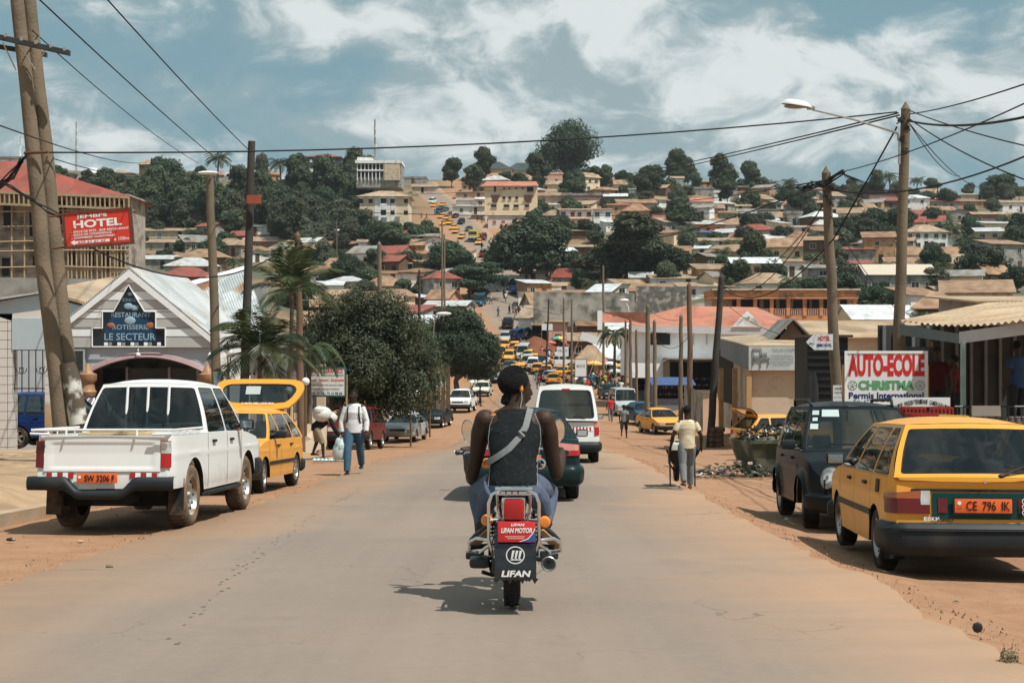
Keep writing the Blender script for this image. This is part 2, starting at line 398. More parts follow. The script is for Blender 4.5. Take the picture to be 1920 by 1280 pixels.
def road_material():
 m=bpy.data.materials.new('dusty_asphalt');m.use_nodes=True
 n=m.node_tree.nodes;l=m.node_tree.links;b=n['Principled BSDF'];b.inputs['Roughness'].default_value=0.85
 t=n.new('ShaderNodeTexCoord');ob=t.outputs['Object'];uv=t.outputs['UV']
 def nz(s,d=6,r=0.6,v=ob):
  x=n.new('ShaderNodeTexNoise');x.inputs['Scale'].default_value=s;x.inputs['Detail'].default_value=d;x.inputs['Roughness'].default_value=r
  l.new(v,x.inputs['Vector']);return x.outputs['Fac']
 sp=n.new('ShaderNodeSeparateXYZ');l.new(uv,sp.inputs[0])
 e=mth('ABSOLUTE',mth('SUBTRACT',sp.outputs[0],0.5,nodes=n,links=l),nodes=n,links=l)
 e=mth('ADD',e,mth('MULTIPLY',mth('SUBTRACT',nz(0.5,5),0.5,nodes=n,links=l),0.35,nodes=n,links=l),nodes=n,links=l)
 r=n.new('ShaderNodeMapRange');l.new(e,r.inputs[0]);r.inputs[1].default_value=0.24;r.inputs[2].default_value=0.52
 sv_=vmath('MULTIPLY',ob,(2.2,0.05,1),n,l)
 base=mixc(nz(1.0,5,0.6,sv_),(0.145,0.112,0.090),(0.245,0.188,0.147),n,l)
 sp2=n.new('ShaderNodeMapRange');l.new(nz(60,3,0.8),sp2.inputs[0]);sp2.inputs[1].default_value=0.30;sp2.inputs[2].default_value=0.40
 base=mixc(mth('MULTIPLY',mth('SUBTRACT',1.0,sp2.outputs[0],nodes=n,links=l),0.5,nodes=n,links=l),base,(0.11,0.09,0.07),n,l)
 big=n.new('ShaderNodeMapRange');l.new(nz(0.22,6),big.inputs[0]);big.inputs[1].default_value=0.4;big.inputs[2].default_value=0.65
 base=mixc(mth('MULTIPLY',big.outputs[0],0.5,nodes=n,links=l),base,(0.27,0.20,0.145),n,l)
 pt=n.new('ShaderNodeMapRange');l.new(nz(0.45,9,0.72),pt.inputs[0]);pt.inputs[1].default_value=0.56;pt.inputs[2].default_value=0.64
 base=mixc(mth('MULTIPLY',pt.outputs[0],0.32,nodes=n,links=l),base,(0.13,0.105,0.085),n,l)
 p3=n.new('ShaderNodeMapRange');l.new(nz(14,8,0.75),p3.inputs[0]);p3.inputs[1].default_value=0.3;p3.inputs[2].default_value=0.7
 base=mixc(mth('MULTIPLY',p3.outputs[0],0.22,nodes=n,links=l),base,(0.34,0.28,0.225),n,l)
 c=mixc(mth('MULTIPLY',r.outputs[0],0.85,nodes=n,links=l),base,mixc(nz(2.5),(0.345,0.195,0.105),(0.40,0.245,0.14),n,l),n,l)
 vo=n.new('ShaderNodeTexVoronoi');vo.feature='DISTANCE_TO_EDGE';vo.inputs['Scale'].default_value=0.8
 l.new(vmath('ADD',ob,vmath('MULTIPLY',nzc(n,l,ob,1.7),(0.9,0.9,0),n,l),n,l),vo.inputs['Vector'])
 cr=n.new('ShaderNodeMapRange');l.new(vo.outputs['Distance'],cr.inputs[0]);cr.inputs[1].default_value=0.006;cr.inputs[2].default_value=0.0
 msk=n.new('ShaderNodeMapRange');l.new(nz(0.3,3),msk.inputs[0]);msk.inputs[1].default_value=0.48;msk.inputs[2].default_value=0.56
 c=mixc(mth('MULTIPLY',mth('MULTIPLY',cr.outputs[0],msk.outputs[0],nodes=n,links=l),0.7,nodes=n,links=l),c,(0.10,0.075,0.055),n,l)
 l.new(c,b.inputs['Base Color'])
 bp=n.new('ShaderNodeBump');bp.inputs['Strength'].default_value=0.35;bp.inputs['Distance'].default_value=0.006
 l.new(nz(90,3,0.7),bp.inputs['Height']);l.new(bp.outputs[0],b.inputs['Normal'])
 return m
def nzc(n,l,v,s):
 x=n.new('ShaderNodeTexNoise');x.inputs['Scale'].default_value=s;x.inputs['Detail'].default_value=4;l.new(v,x.inputs['Vector']);return x.outputs['Color']
YS=[]
y=-40.0
while y<1500:
 YS.append(round(y*4)/4);y+=0.75 if y<60 else(2.0 if y<150 else 4.0 if y<680 else 60)
XO=[0,2.5,3.4,4.2,5,6,7,8,9,10.5,12,14,16,19,22,26,31,37,44,52,62,75,90,110,135,170,220,300,450,700]
XO=sorted(set([-a for a in XO]+XO))
GM=ground_material();RM=road_material()
g=MB();vs=[]
for y in YS:
 xc=lin_tab(RC,y)
 for xo in XO:
  x=xc+xo;z=H(x,y)
  if 4.1<abs(xo)<30 and y<120:z+=0.035*noise.noise(Vector((x*0.7,y*0.7,0)))
  vs.append((x,y,z))
nx=len(XO)
g.add(vs,[(i*nx+j,i*nx+j+1,(i+1)*nx+j+1,(i+1)*nx+j)for i in range(len(YS)-1)for j in range(nx-1)],GM)
tag(g.obj('ground',ang=60,fix=False),kind='structure')
rb=MB();vs=[];uvs=[]
ry=[v for v in YS if v<=520]
fine=[]
for a,b_ in zip(ry,ry[1:]):
 fine.append(a)
 if a<60:fine+=[a+.125,a+0.25,a+.375,a+0.5,a+.625]
def Hs(y,xo):
 """height on the piecewise-linear ground strip"""
 i=max(k for k in range(len(YS))if YS[k]<=y);a,b_=YS[i],YS[i+1];t=(y-a)/(b_-a)
 return(1-t)*H(lin_tab(RC,a)+xo,a)+t*H(lin_tab(RC,b_)+xo,b_)
for y in fine:
 xc=lin_tab(RC,y);wl=3.42+0.16*noise.noise(Vector((y*0.45,1,0)))+0.09*noise.noise(Vector((y*2.1,7,0)))+0.05*noise.noise(Vector((y*6.3,7,3)))
 wr=3.40+0.2*noise.noise(Vector((y*0.4,5,0)))+0.12*noise.noise(Vector((y*2.0,9,0)))+0.07*noise.noise(Vector((y*6.0,9,3)))
 w0=sst(195,260,y)*1.4;wl+=w0;wr+=w0
 for k in range(9):
  u=(0,.006,.2,.35,.5,.65,.8,.994,1)[k];xo=-wl+(wl+wr)*u
  z=Hs(y,max(-4.4,min(3.35,xo)))+0.03-(0.05 if k in(0,8)else 0)
  vs.append((xc+xo,y,z));uvs.append((u,y))
rb.add(vs,[(i*9+j,i*9+j+1,(i+1)*9+j+1,(i+1)*9+j)for i in range(len(fine)-1)for j in range(8)],RM)
ro_=rb.obj('road',ang=80,fix=False);tag(ro_,kind='structure')
ul=ro_.data.uv_layers.new(name='UVMap')
for lp in ro_.data.loops:ul.data[lp.index].uv=uvs[lp.vertex_index]
CONC=mat('weathered_concrete',(0.36,0.28,0.20),0.9,var=0.2,scale=2,bump=0.5,bscale=9,dirt=(0.40,0.25,0.14),dlo=0.4,dhi=0.6)
kb=MB();pv=MB()
ks=[8+i*1.0 for i in range(26)]
for a,b_ in zip(ks,ks[1:]):
 x0,x1=lin_tab(RC,a)-5.62,lin_tab(RC,b_)-5.62
 if a<27:
  kb.prism([(x0,a,H(x0,a)-0.2),(x0-.16,a,H(x0,a)-0.2),(x0-.16,a,H(x0,a)+0.17),(x0,a,H(x0,a)+0.16)],(x1-x0,1.0,H(x1,b_)-H(x0,a)),CONC)
tag(kb.obj('kerb'),kind='structure')
BANK=mat('dry_bank',(0.36,0.245,0.15),0.95,var=0.3,scale=2.5,bump=1.0,bscale=8,dirt=(0.25,0.17,0.10),dlo=0.42,dhi=0.7,dscale=1.2)
def bank(u,v):
 y=8+38*u;s=v
 xo=-5.85-7.5*v;x=lin_tab(RC,y)+xo
 z=H(x,y)+0.02+0.36*sst(0.05,0.25,v)*(1-0.25*sst(30,46,y))
 z+=0.05*noise.noise(Vector((x*1.7,y*1.7,3)))*(1 if v>0 else 0)
 if v>=.999:z=H(x,y)-0.3
 return(x,y,z)
pv.grid(bank,150,60,BANK)
tag(pv.obj('pavement',ang=70,fix=False),kind='structure')
hp=MB();MUD=mat('red_soil',(0.17,0.065,0.035),0.95,var=0.3,scale=1.2,bump=1.0,bscale=5)
hc=G(1012,664)
def heap(u,v):
 a=u*2*math.pi;r=v;px=math.cos(a)*r*6.5;py=math.sin(a)*r*7
 hgt=3.0*(1-r)**0.8*(0.8+0.5*noise.noise(Vector((px*0.35,py*0.35,2))))+0.25*noise.noise(Vector((px,py,5)))*(1-r)
 return(hc.x+px,hc.y+py,H(hc.x+px,hc.y+py)-0.1+hgt)
hp.grid(heap,48,14,MUD)
tag(hp.obj('soil_heap',ang=70,fix=False),'heap of red soil dumped in the middle of the road works','soil heap')
tp=MB();TPM=mat('print_dust',(0.185,0.146,0.116),.9,var=.3,scale=20)
for line in([(300,1225),(450,1062),(560,985),(680,915)],[(318,1225),(464,1064),(570,986),(685,916)]):
 P_=[G(*a)for a in line]
 for a,b_ in zip(P_,P_[1:]):
  n_=int((b_-a).length/.17)
  for k in range(n_):
   if rnd.random()<.62:continue
   q_=a.lerp(b_,k/n_)+Vector((rnd.uniform(-.03,.03),0,0));dx=rnd.uniform(.006,.018);dy=rnd.uniform(.012,.045);z=lambda x,y:Hs(y,max(-3.3,min(3.3,x-lin_tab(RC,y))))+.034
   tp.add([(x,y,z(x,y))for x,y in((q_.x-dx,q_.y-dy),(q_.x+dx,q_.y-dy*.6),(q_.x+dx*.7,q_.y+dy),(q_.x-dx*.8,q_.y+dy*.8))],[(0,1,2,3)],TPM)
tag(tp.obj('tyre_prints',smooth=False,fix=False),kind='stuff')
# ---- vehicles
TYRE=mat('tyre_rubber',(0.018,0.018,0.018),0.85,var=0.3,scale=8,bump=0.3,dirt=(0.16,0.10,0.06),dscale=3,dlo=0.5,dhi=0.75)
TYRED=mat('dusty_tyre_rubber',(0.05,0.04,0.035),0.9,var=0.3,scale=8,bump=0.3,dirt=(0.24,0.15,0.09),dscale=2.5,dlo=0.35,dhi=0.65)
RIM=mat('rim_metal',(0.42,0.41,0.39),0.38,0.7,var=0.2,scale=5,dirt=(0.25,0.17,0.11),dscale=4)
DARK=mat('underbody_black',(0.012,0.012,0.012),0.9,var=0)
TRIM=mat('grey_black_plastic',(0.012,0.016,0.019),0.55,var=0.25,scale=3,dirt=(0.06,0.05,0.04),dscale=2,dlo=0.55,dhi=0.85)
SEAL=mat('window_seal',(0.015,0.015,0.015),0.5,var=0)
SEAT=mat('seat_fabric',(0.045,0.047,0.05),0.9,var=0.2)
CHROME=mat('chrome',(0.75,0.75,0.75),0.12,1.0,var=0.04)
RED=mat('red_lens',(0.38,0.010,0.010),0.25,var=0.15,scale=12,coat=0.2)
DRED=mat('dark_red_lens',(0.12,0.006,0.005),0.3,var=0.15,scale=12,coat=0.1)
AMB=mat('amber_lens',(0.70,0.20,0.02),0.15,var=0.1,coat=0.6)
CLR=mat('clear_lens',(0.55,0.55,0.52),0.12,0.35,var=0.25,scale=12,coat=0.8)
WHT=mat('white_plastic',(0.75,0.75,0.72),0.5,var=0.05)
PLATE=mat('orange_plate',(0.72,0.13,0.03),0.5,var=0.05)
INK=mat('black_ink',(0.01,0.01,0.01),0.6,var=0)
GL=glass('tinted_glass');GLC=glass('clear_glass',(0.62,0.68,0.66));GLD=glass('dark_glass',(0.13,0.16,0.17))
P_TAXI=paint('taxi_yellow',(0.74,0.335,0.045),amt=.35);P_WHITE=paint('car_white',(0.72,0.73,0.71));P_DGREEN=paint('car_dark_green',(0.008,0.022,0.025),amt=.03)
P_BLACK=paint('car_black',(0.009,0.013,0.016),amt=.04);P_RED=paint('car_maroon',(0.12,0.012,0.011),amt=.05);P_SILVER=paint('car_silver',(0.36,0.40,0.41))
P_BLUE=paint('car_blue',(0.008,0.03,0.12),amt=.05);P_TEAL=paint('car_teal',(0.02,0.08,0.12),amt=.08);P_CREAM=paint('car_cream',(0.62,0.58,0.47));P_GREY=paint('car_grey',(0.06,0.075,0.08),amt=.1)
P_YEL=paint('truck_yellow',(0.55,0.42,0.06))
def wheel_mesh(r,w,style='steel',dusty=False,lod=0):
 """wheel lying along x, outer face towards +x, centred on the origin"""
 T=TYRED if dusty else TYRE
 t=MB();ri=r*0.64;h=w/2
 prof=[(-h,ri),(-h,r*.9),(-h*.82,r*.975),(-h*.5,r),(0,r*1.004),(h*.5,r),(h*.82,r*.975),(h,r*.9),(h*1.03,r*.8),(h*.9,ri)]
 t.lathe(prof,T,36 if lod==0 else 16)
 if lod==0:
  for k in range(36):
   a=2*math.pi*k/36
   t.box((0,0,0),(w*0.74,0.03,0.012),T,M=Matrix.Rotation(a,4,'X')@Matrix.Translation((0,0,r*1.003)))
 m=MB();n=36 if lod==0 else 14
 m.lathe([(h*.92,ri*1.02),(h*.95,ri*.96),(h*.5,ri*.9),(h*.35,ri*.82)],RIM,n)
 if style=='steel':
  m.lathe([(h*.35,ri*.82),(h*.62,ri*.66),(h*.66,ri*.5),(h*.38,ri*.36),(h*.42,ri*.22),(h*.8,ri*.18),(h*.82,0.001)],RIM,n)
  for k in range(10 if lod==0 else 0):
   a=2*math.pi*k/10
   m.tube([(h*.60,math.cos(a)*ri*.68,math.sin(a)*ri*.68),(h*.68,math.cos(a)*ri*.67,math.sin(a)*ri*.67)],ri*.075,DARK,8)
 else:
  m.lathe([(h*.1,ri*.86),(h*.1,0.001)],DARK,n)
  m.lathe([(h*.55,ri*.2),(h*.75,ri*.17),(h*.76,0.001)],RIM,n)
  ns=5 if style=='five' else 7
  for k in range(ns):
   a=2*math.pi*k/ns
   M=Matrix.Rotation(a,4,'X')
   wd=ri*(0.15 if ns==5 else 0.11)
   m.prism([(h*.45,-wd*.7,ri*.12),(h*.45,wd*.7,ri*.12),(h*.62,wd*1.5,ri*.9),(h*.62,-wd*1.5,ri*.9)],(h*.2,0,0),RIM,M=M)
 return t,m
class Car:
 """unibody car: +y forward, origin on the ground midway between the axles"""
 def __init__(s,sp,paint_m,name='car',label=None,cat='car',one=False,rest=None):
  s.sp=sp;s.p=paint_m;s.one=one
  s.L,s.W=sp['L'],sp['W'];s.wb=sp['wb'];s.ro=sp['ro'];s.fo=sp['L']-sp['wb']-sp['ro']
  s.yR=-s.wb/2-s.ro;s.yF=s.wb/2+s.fo;s.rw=sp['rw'];s.sill=sp.get('sill',0.24)
  s.top=sp['top'];s.belt=sp['belt'];s.bot=sp.get('bot',0.30)
  s.acc=MB()if one else None
  s.root=None if one else thing(name,label,cat)
  s.name=name;s.label=label;s.cat=cat
  s.n=1 if one else 0
 def part(s,mb,name,parent=None,label=None,ang=38):
  if s.one:s.acc.add(mb.v,[],TRIM);k=len(s.acc.v)-len(mb.v);s.acc.f+=[tuple(a+k for a in f)for f in mb.f];s.acc.m+=[s.acc.mi(mb.mats[i])for i in mb.m];return None
  o=mb.obj(name,parent or s.root,ang=ang)
  if label:o['label']=label
  return o
 def zt(s,y):return lin_tab(s.top,y)
 def w(s,y):
  W=s.W/2;e=0.0
  cr=s.sp.get('cr',0.55);k=s.sp.get('kt',0.16)
  for t,kk in(((y-(s.yF-cr))/cr,k),(((s.yR+cr*.6)-y)/(cr*.6),s.sp.get('kr',.07))):
   if t>0:e=max(e,t**3*kk)
  tp=s.sp.get('tp',0.03)
  return W*(1-e-tp*(abs(y)/(s.L/2))**2)
 def tuck(s,z):
  zm=s.belt*0.62
  return 1-s.sp.get('tk',0.05)*((z-zm)/zm)**2+.011*math.exp(-((z-s.belt*.80)/.022)**2)-.008*math.exp(-((z-s.belt*.42)/.03)**2)
 def zb(s,y):
  z=s.sill;ra=s.rw*s.sp.get('ark',1.13)
  if y>s.wb/2+ra or y<-s.wb/2-ra:z=s.bot
  for yw in(-s.wb/2,s.wb/2):
   if abs(y-yw)<ra:z=max(z,s.rw+math.sqrt(max(0,ra*ra-(y-yw)**2)))
  return z
 def D(s,x,y,z):
  """bow the ends in plan and in profile"""
  for sg,ye,kp,prof in((1,s.yF,s.sp.get('bf',0.10),s.sp.get('pf',[(0.2,-.05),(0.45,0),(0.7,-.04),(0.9,-.12)])),(-1,s.yR,s.sp.get('br',0.05),s.sp.get('pr',[(0.2,-.04),(0.45,0),(0.9,-.04)]))):
   t=1-abs(ye-y)/0.6
   if t>0:
    t=t*t*(3-2*t)
    y+=sg*t*(lin_tab(prof,z)-kp*(x/(s.W/2))**2)
  return(x,y,z)
 def S(s,sd,y,z,off=0.0):
  return s.D(sd*(s.w(y)*s.tuck(z)+off),y,z)
 def outline(s,e):
  """half outline (u, x, y) from the centre of an end round to the wheel arch"""
  ye=s.yF if e>0 else s.yR;pts=[];wE=s.w(ye)
  for i in range(9):pts.append((wE*i/8,ye))
  ya=e*(s.wb/2+s.rw*1.13)
  for i in range(1,15):
   t=(i/14)**1.6;y=ye+(ya-ye)*t;pts.append((s.w(y),y))
  u=0;o=[(0,0,ye)]
  for a,b in zip(pts,pts[1:]):
   u+=math.hypot(b[0]-a[0],b[1]-a[1]);o.append((u,b[0],b[1]))
  return o
 def E(s,e,u,z,off=0.0):
  if not hasattr(s,'_ol'):s._ol={1:s.outline(1),-1:s.outline(-1)}
  ol=s._ol[e];a=abs(u);sg=1 if u>=0 else-1
  a=min(a,ol[-1][0]-1e-5)
  for(u0,x0,y0),(u1,x1,y1)in zip(ol,ol[1:]):
   if a<=u1:
    t=(a-u0)/(u1-u0);x=x0+(x1-x0)*t;y=y0+(y1-y0)*t
    nx,ny=-(y1-y0),(x1-x0);q=math.hypot(nx,ny)or 1;nx/=q;ny/=q
    if ny*e<0 and abs(ny)>1e-6:nx,ny=-nx,-ny
    if abs(ny)<1e-6 and nx<0:nx=-nx
    nx=abs(nx);break
  p=s.D(x*s.tuck(z),y,z)
  return(sg*(p[0]+nx*off),p[1]+ny*off,p[2])
 def epatch(s,e,u0,u1,z0,z1,off,m,mb=None,nu=6,nz=3,z0b=None,z1b=None,th=0.02):
  """a slightly raised patch on an end: z range may differ at u1 (z0b, z1b)"""
  mb=mb or MB();z0b=z0 if z0b is None else z0b;z1b=z1 if z1b is None else z1b
  def f(a,b,o=off):
   return s.E(e,u0+(u1-u0)*a,(z0+(z0b-z0)*a)*(1-b)+(z1+(z1b-z1)*a)*b,o)
  mb.grid(lambda a,b:f(a,b),nu,nz,m)
  for b in(0,1):mb.grid(lambda a,c:f(a,b,off-th*c),nu,1,m)
  for a in(0,1):mb.grid(lambda b_,c:f(a,b_,off-th*c),nz,1,m)
  return mb
 def spatch(s,sd,y0,y1,z0,z1,off,m,mb=None,n=8,z0b=None,z1b=None):
  mb=mb or MB();z0b=z0 if z0b is None else z0b;z1b=z1 if z1b is None else z1b
  f=lambda a,b,o=off:s.S(sd,y0+(y1-y0)*a,(z0+(z0b-z0)*a)*(1-b)+(z1+(z1b-z1)*a)*b,o)
  mb.grid(lambda a,b:f(a,b),n,2,m)
  for b in(0,1):mb.grid(lambda a,c:f(a,b,off-.02*c),n,1,m)
  for a in(0,1):mb.grid(lambda b_,c:f(a,b_,off-.02*c),2,1,m)
  return mb
 def bumper(s,e,z0,z1,off,m,umax=None,name='bumper'):
  mb=MB();um=umax or(s.outline(e)[-1][0]);nz=6
  def f(a,b):
   u=-um+2*um*a;z=z0+(z1-z0)*b
   o=off*(1-(2*b-1)**4)+0.004
   if abs(a-.5)>.497:o=0.0
   return s.E(e,u,z,o)
  mb.grid(f,44 if not s.one else 14,nz if not s.one else 3,m)
  return s.part(mb,name)
 def body(s,extra=None):
  mb=MB();sp=s.sp;gy0,gy1=sp['gh'][0],sp['gh'][3]
  ny=22 if s.one else 90;nz=3 if s.one else 18
  ys=[]
  for i in range(ny+1):
   t=i/ny;tt=0.5-0.5*math.cos(math.pi*t);t=0.55*t+0.45*tt
   ys.append(s.yR+(s.yF-s.yR)*t)
  for sd in(-1,1):
   mb.grid(lambda a,b:s.S(sd,ys[round(a*ny)],s.zb(ys[round(a*ny)])+(s.zt(ys[round(a*ny)])-s.zb(ys[round(a*ny)]))*b),ny,nz,s.p)
   if not s.one:
    mb.grid(lambda a,b:(lambda y:(lambda q:(q[0]-sd*0.14*b,q[1],q[2]))(s.S(sd,y,s.zb(y))))(ys[round(a*ny)]),ny,1,DARK)
  crown=sp.get('crown',0.035);nxx=2 if s.one else 8
  def topf(a,b,ya,yb):
   y=ya+(yb-ya)*a;x=2*b-1;z=s.zt(y)
   q=s.S(1 if x>=0 else-1,y,z)
   zz=q[2]+crown*(1-abs(x)**2.6)*min(1,abs((s.yF if y>0 else s.yR)-y)/.25)
   p=s.D(abs(q[0])*x if abs(x)<1 else q[0],y,z)
   return(s.w(y)*s.tuck(z)*x,p[1],zz)
  if not sp.get('open_top'):
   if gy0>s.yR+.03:mb.grid(lambda a,b:topf(a,b,s.yR,gy0+.04),12 if not s.one else 4,nxx,s.p)
  mb.grid(lambda a,b:topf(a,b,gy1-.06,s.yF),14 if not s.one else 4,nxx,s.p)
  for e,ye in((1,s.yF),(-1,s.yR)):
   mb.grid(lambda a,b:s.D(s.w(ye)*s.tuck(s.zb(ye)+(s.zt(ye)-s.zb(ye))*b)*(2*a-1),ye,s.zb(ye)+(s.zt(ye)-s.zb(ye))*b),10 if not s.one else 3,nz,s.p)
  s.glass=[]
  y0,t0,t1,y1=sp['gh'];zr=sp['H'];gt=sp['gt'];zbr,zbf=s.zt(y0+.02),s.zt(y1-.02)
  s.gb=lambda y:s.w(min(max(y,y0+.06),y1))*s.tuck(s.zt(y))-0.012
  def side_pt(sd,y,z):
   zb=s.zt(min(max(y,y0),y1));t=(z-zb)/(zr-zb)
   bow=0.02*math.sin(math.pi*max(0,min(1,t)))
   return(sd*(s.gb(y)*(1-t)+gt*t+bow),y,z)
  s.side_pt=side_pt
  def cell(outer,ins,fn,gl,nm,r=0.05,lab=None,nofill=False):
   """ring of paint round a rounded pane; outer = 2D polygon, fn maps 2D to 3D"""
   n=len(outer);cx=sum(p[0]for p in outer)/n;cy=sum(p[1]for p in outer)/n
   ar=sum(outer[i][0]*outer[(i+1)%n][1]-outer[(i+1)%n][0]*outer[i][1]for i in range(n))
   o=outer if ar>0 else outer[::-1];insl=ins if hasattr(ins,'__len__')else[ins]*n
   if ar<=0 and hasattr(ins,'__len__'):insl=[insl[(n-2-i)%n]for i in range(n)]
   inn=[]
   for i in range(n):
    a,b,c=Vector(o[i-1]),Vector(o[i]),Vector(o[(i+1)%n])
    d1=(b-a).normalized();d2=(c-b).normalized()
    n1_=Vector((-d1.y,d1.x));n2_=Vector((-d2.y,d2.x))
    p1=a+n1_*insl[i-1];p2=b+n2_*insl[i]
    cr=d1.x*d2.y-d1.y*d2.x
    if abs(cr)<1e-4:inn.append(b+n1_*insl[i])
    else:
     q=p2-p1;t=(q.x*d2.y-q.y*d2.x)/cr;inn.append(p1+d1*t)
   ov,iv=[],[];k=1 if s.one else 4
   for i in range(n):
    a,b,c=inn[i-1],inn[i],inn[(i+1)%n]
    la,lc=(a-b).length,(c-b).length;rr=min(r,la*.4,lc*.4)
    pa=b+(a-b).normalized()*rr;pc=b+(c-b).normalized()*rr
    if s.one:iv.append(b);ov.append(Vector(o[i]))
    else:
     for j in range(k+1):
      t=j/k;iv.append(pa*(1-t)**2+b*2*t*(1-t)+pc*t*t);ov.append(Vector(o[i]))
     nb_=inn[(i+1)%n];pn=nb_+(b-nb_).normalized()*min(r,lc*.4)
     for j in(1,2,3):
      t=j/4;iv.append(pc*(1-t)+pn*t);ov.append(Vector(o[i])*(1-t)+Vector(o[(i+1)%n])*t)
   m_=len(iv)
   mb.add([fn(*p)for p in ov]+[fn(*p)for p in iv],[(i,(i+1)%m_,m_+(i+1)%m_,m_+i)for i in range(m_)],s.p)
   if not s.one:
    c2=[p+(Vector((cx,cy))-p).normalized()*0.018 for p in iv]
    mb.add([fn(*p)for p in iv]+[fn(*p)for p in c2],[(i,(i+1)%m_,m_+(i+1)%m_,m_+i)for i in range(m_)],SEAL)
    iv=c2
   if nofill:return
   gm=MB();cen=Vector((cx,cy));rings=[iv]if s.one else[iv,[cen+(p-cen)*.66 for p in iv],[cen+(p-cen)*.33 for p in iv]]
   vs=[fn(*p)for r_ in rings for p in r_]+[fn(cx,cy)];fs=[]
   for q in range(len(rings)-1):
    fs+=[(q*m_+i,q*m_+(i+1)%m_,(q+1)*m_+(i+1)%m_,(q+1)*m_+i)for i in range(m_)]
   q=len(rings)-1;fs+=[(q*m_+i,q*m_+(i+1)%m_,len(vs)-1)for i in range(m_)]
   gm.add(vs,fs,gl);s.glass.append((gm,nm,lab))
  gls=sp.get('glass',GL)
  zz_=lambda y:s.zt(min(max(y,y0),y1))
  for sd in(-1,1):
   for(ya,yta),(yb_,ytb)in(((y0,t0),sp['cells'][0]),(sp['cells'][-1],(y1,t1))):
    q=[(ya,zz_(ya)),(yb_,zz_(yb_)),(ytb,zr),(yta,zr)]
    if yb_-ya>.005 or ytb-yta>.005:
     mb.grid(lambda a,b:side_pt(sd,(q[0][0]*(1-b)+q[3][0]*b)*(1-a)+(q[1][0]*(1-b)+q[2][0]*b)*a,(q[0][1]*(1-a)+q[1][1]*a)*(1-b)+zr*b),1,4,s.p)
  for sd in(-1,1):
   cuts=sp['cells']
   for(a0,a1),(b0,b1)in zip(cuts,cuts[1:]):
    z=lambda y:s.zt(min(max(y,y0),y1))
    poly=[(a0,z(a0)),(b0,z(b0)),(b1,zr),(a1,zr)]
    if abs(b1-a1)<.02:poly=poly[:3]
    cell(poly,sp.get('ins',[0.012,0.028,0.035,0.028])[:len(poly)],lambda y,z,sd=sd:side_pt(sd,y,z),DARK if sp.get('van')and a0<-0.2 and False else gls,'side_window',r=.045)
  bw=sp.get('bow',0.07)
  def end_fn(e):
   yb,yt,zb_=(y1,t1,zbf)if e>0 else(y0,t0,zbr)
   def fn(x,t):
    xx=x;hw=s.gb(yb)*(1-t)+gt*t+0.02*math.sin(math.pi*max(0,min(1,t)))
    return(xx*hw,yb+(yt-yb)*t+e*bw*(1-x*x)*(1-0.3*t),zb_+(zr-zb_)*t+0.012*(1-x*x))
   return fn
  wn=sp.get('ring',0.045)
  cell([(-1,0),(1,0),(1,1),(-1,1)],[wn*1.2,wn,wn*1.6,wn],end_fn(1),sp.get('wglass',gls),'windscreen',r=.06)
  if not sp.get('no_rear'):
   rz=sp.get('rear_ins',[wn*1.2,wn,wn*1.6,wn])
   cell([(-1,0),(1,0),(1,1),(-1,1)],rz,end_fn(-1),sp.get('rglass',gls),'rear_window',r=sp.get('rr',.06),nofill=sp.get('hatch_open',False))
  cr=sp.get('rcrown',0.06)
  def roof(a,b):
   x=2*b-1;bwf=bw*.7*(1-x*x)
   y=(t0-bwf)*(1-a)+(t1+bwf)*a
   e=min(a,1-a)*2
   return(x*(gt+.004),y,zr+.012*(1-x*x)+cr*(1-abs(x)**3)*(1-(2*a-1)**4*.8)*(0.35+.65*min(1,e*3)))
  mb.grid(roof,16 if not s.one else 4,12 if not s.one else 4,s.p)
  if extra:extra(s,mb)
  if not s.one:
   for sd in(-1,1):
    for y in sp.get('seams',[-.9,.1,.95]):
     zl=max(s.zb(y),s.sill)+.02
     mb.grid(lambda a,b:s.S(sd,y+(a-.5)*.009,zl+(s.zt(y)-zl)*b,.0025),1,10,SEAL)
  s.bo=s.part(mb,'body',ang=32)
  for gm,nm,lab in s.glass:s.part(gm,nm)
  ib=MB();w_=s.W/2-.18
  ib.box((0,(s.yR+s.yF)/2,s.sill+.05),(w_*2-.1,s.L-.5,.1),DARK)
  if not s.one:
   for yw in(-s.wb/2,s.wb/2):ib.box((0,yw,.45),(w_*2,s.rw*2.3,.35),DARK)
   ib.box((0,s.yF-.45,.5),(w_*2,.5,.35),DARK)
   ib.box((0,y1-.1,s.belt-.12),(w_*1.8,.35,.2),SEAT,ch=.05)
  s.part(ib,'underbody')
  if not s.one:
   for sx in(-1,1):
    st=MB()
    ys_=sp.get('seat_y',y1-1.25)
    st.box((sx*.36,ys_+.2,.42),(.5,.5,.2),SEAT,ch=.06)
    st.box((sx*.36,ys_-.05,.72),(.5,.16,.62),SEAT,ch=.07)
    st.box((sx*.36,ys_-.08,1.10),(.27,.11,.19),SEAT,ch=.05)
    s.part(st,'seat')
   if sp.get('rear_seat',True):
    st=MB();st.box((0,y0+.72 if y0>s.yR+.3 else y0+.95,.68),(w_*1.75,.2,.5),SEAT,ch=.08)
    s.part(st,'rear_seat')
   sw=MB();ang=[i*math.pi/8 for i in range(17)]
   sx=-.36;yy=sp.get('seat_y',y1-1.25)+.62
   sw.tube([(sx+.18*math.cos(a),yy+.06*math.sin(a),s.belt+.02+.17*math.sin(a))for a in ang],.014,DARK,6,caps=False)
   s.part(sw,'steering_wheel')
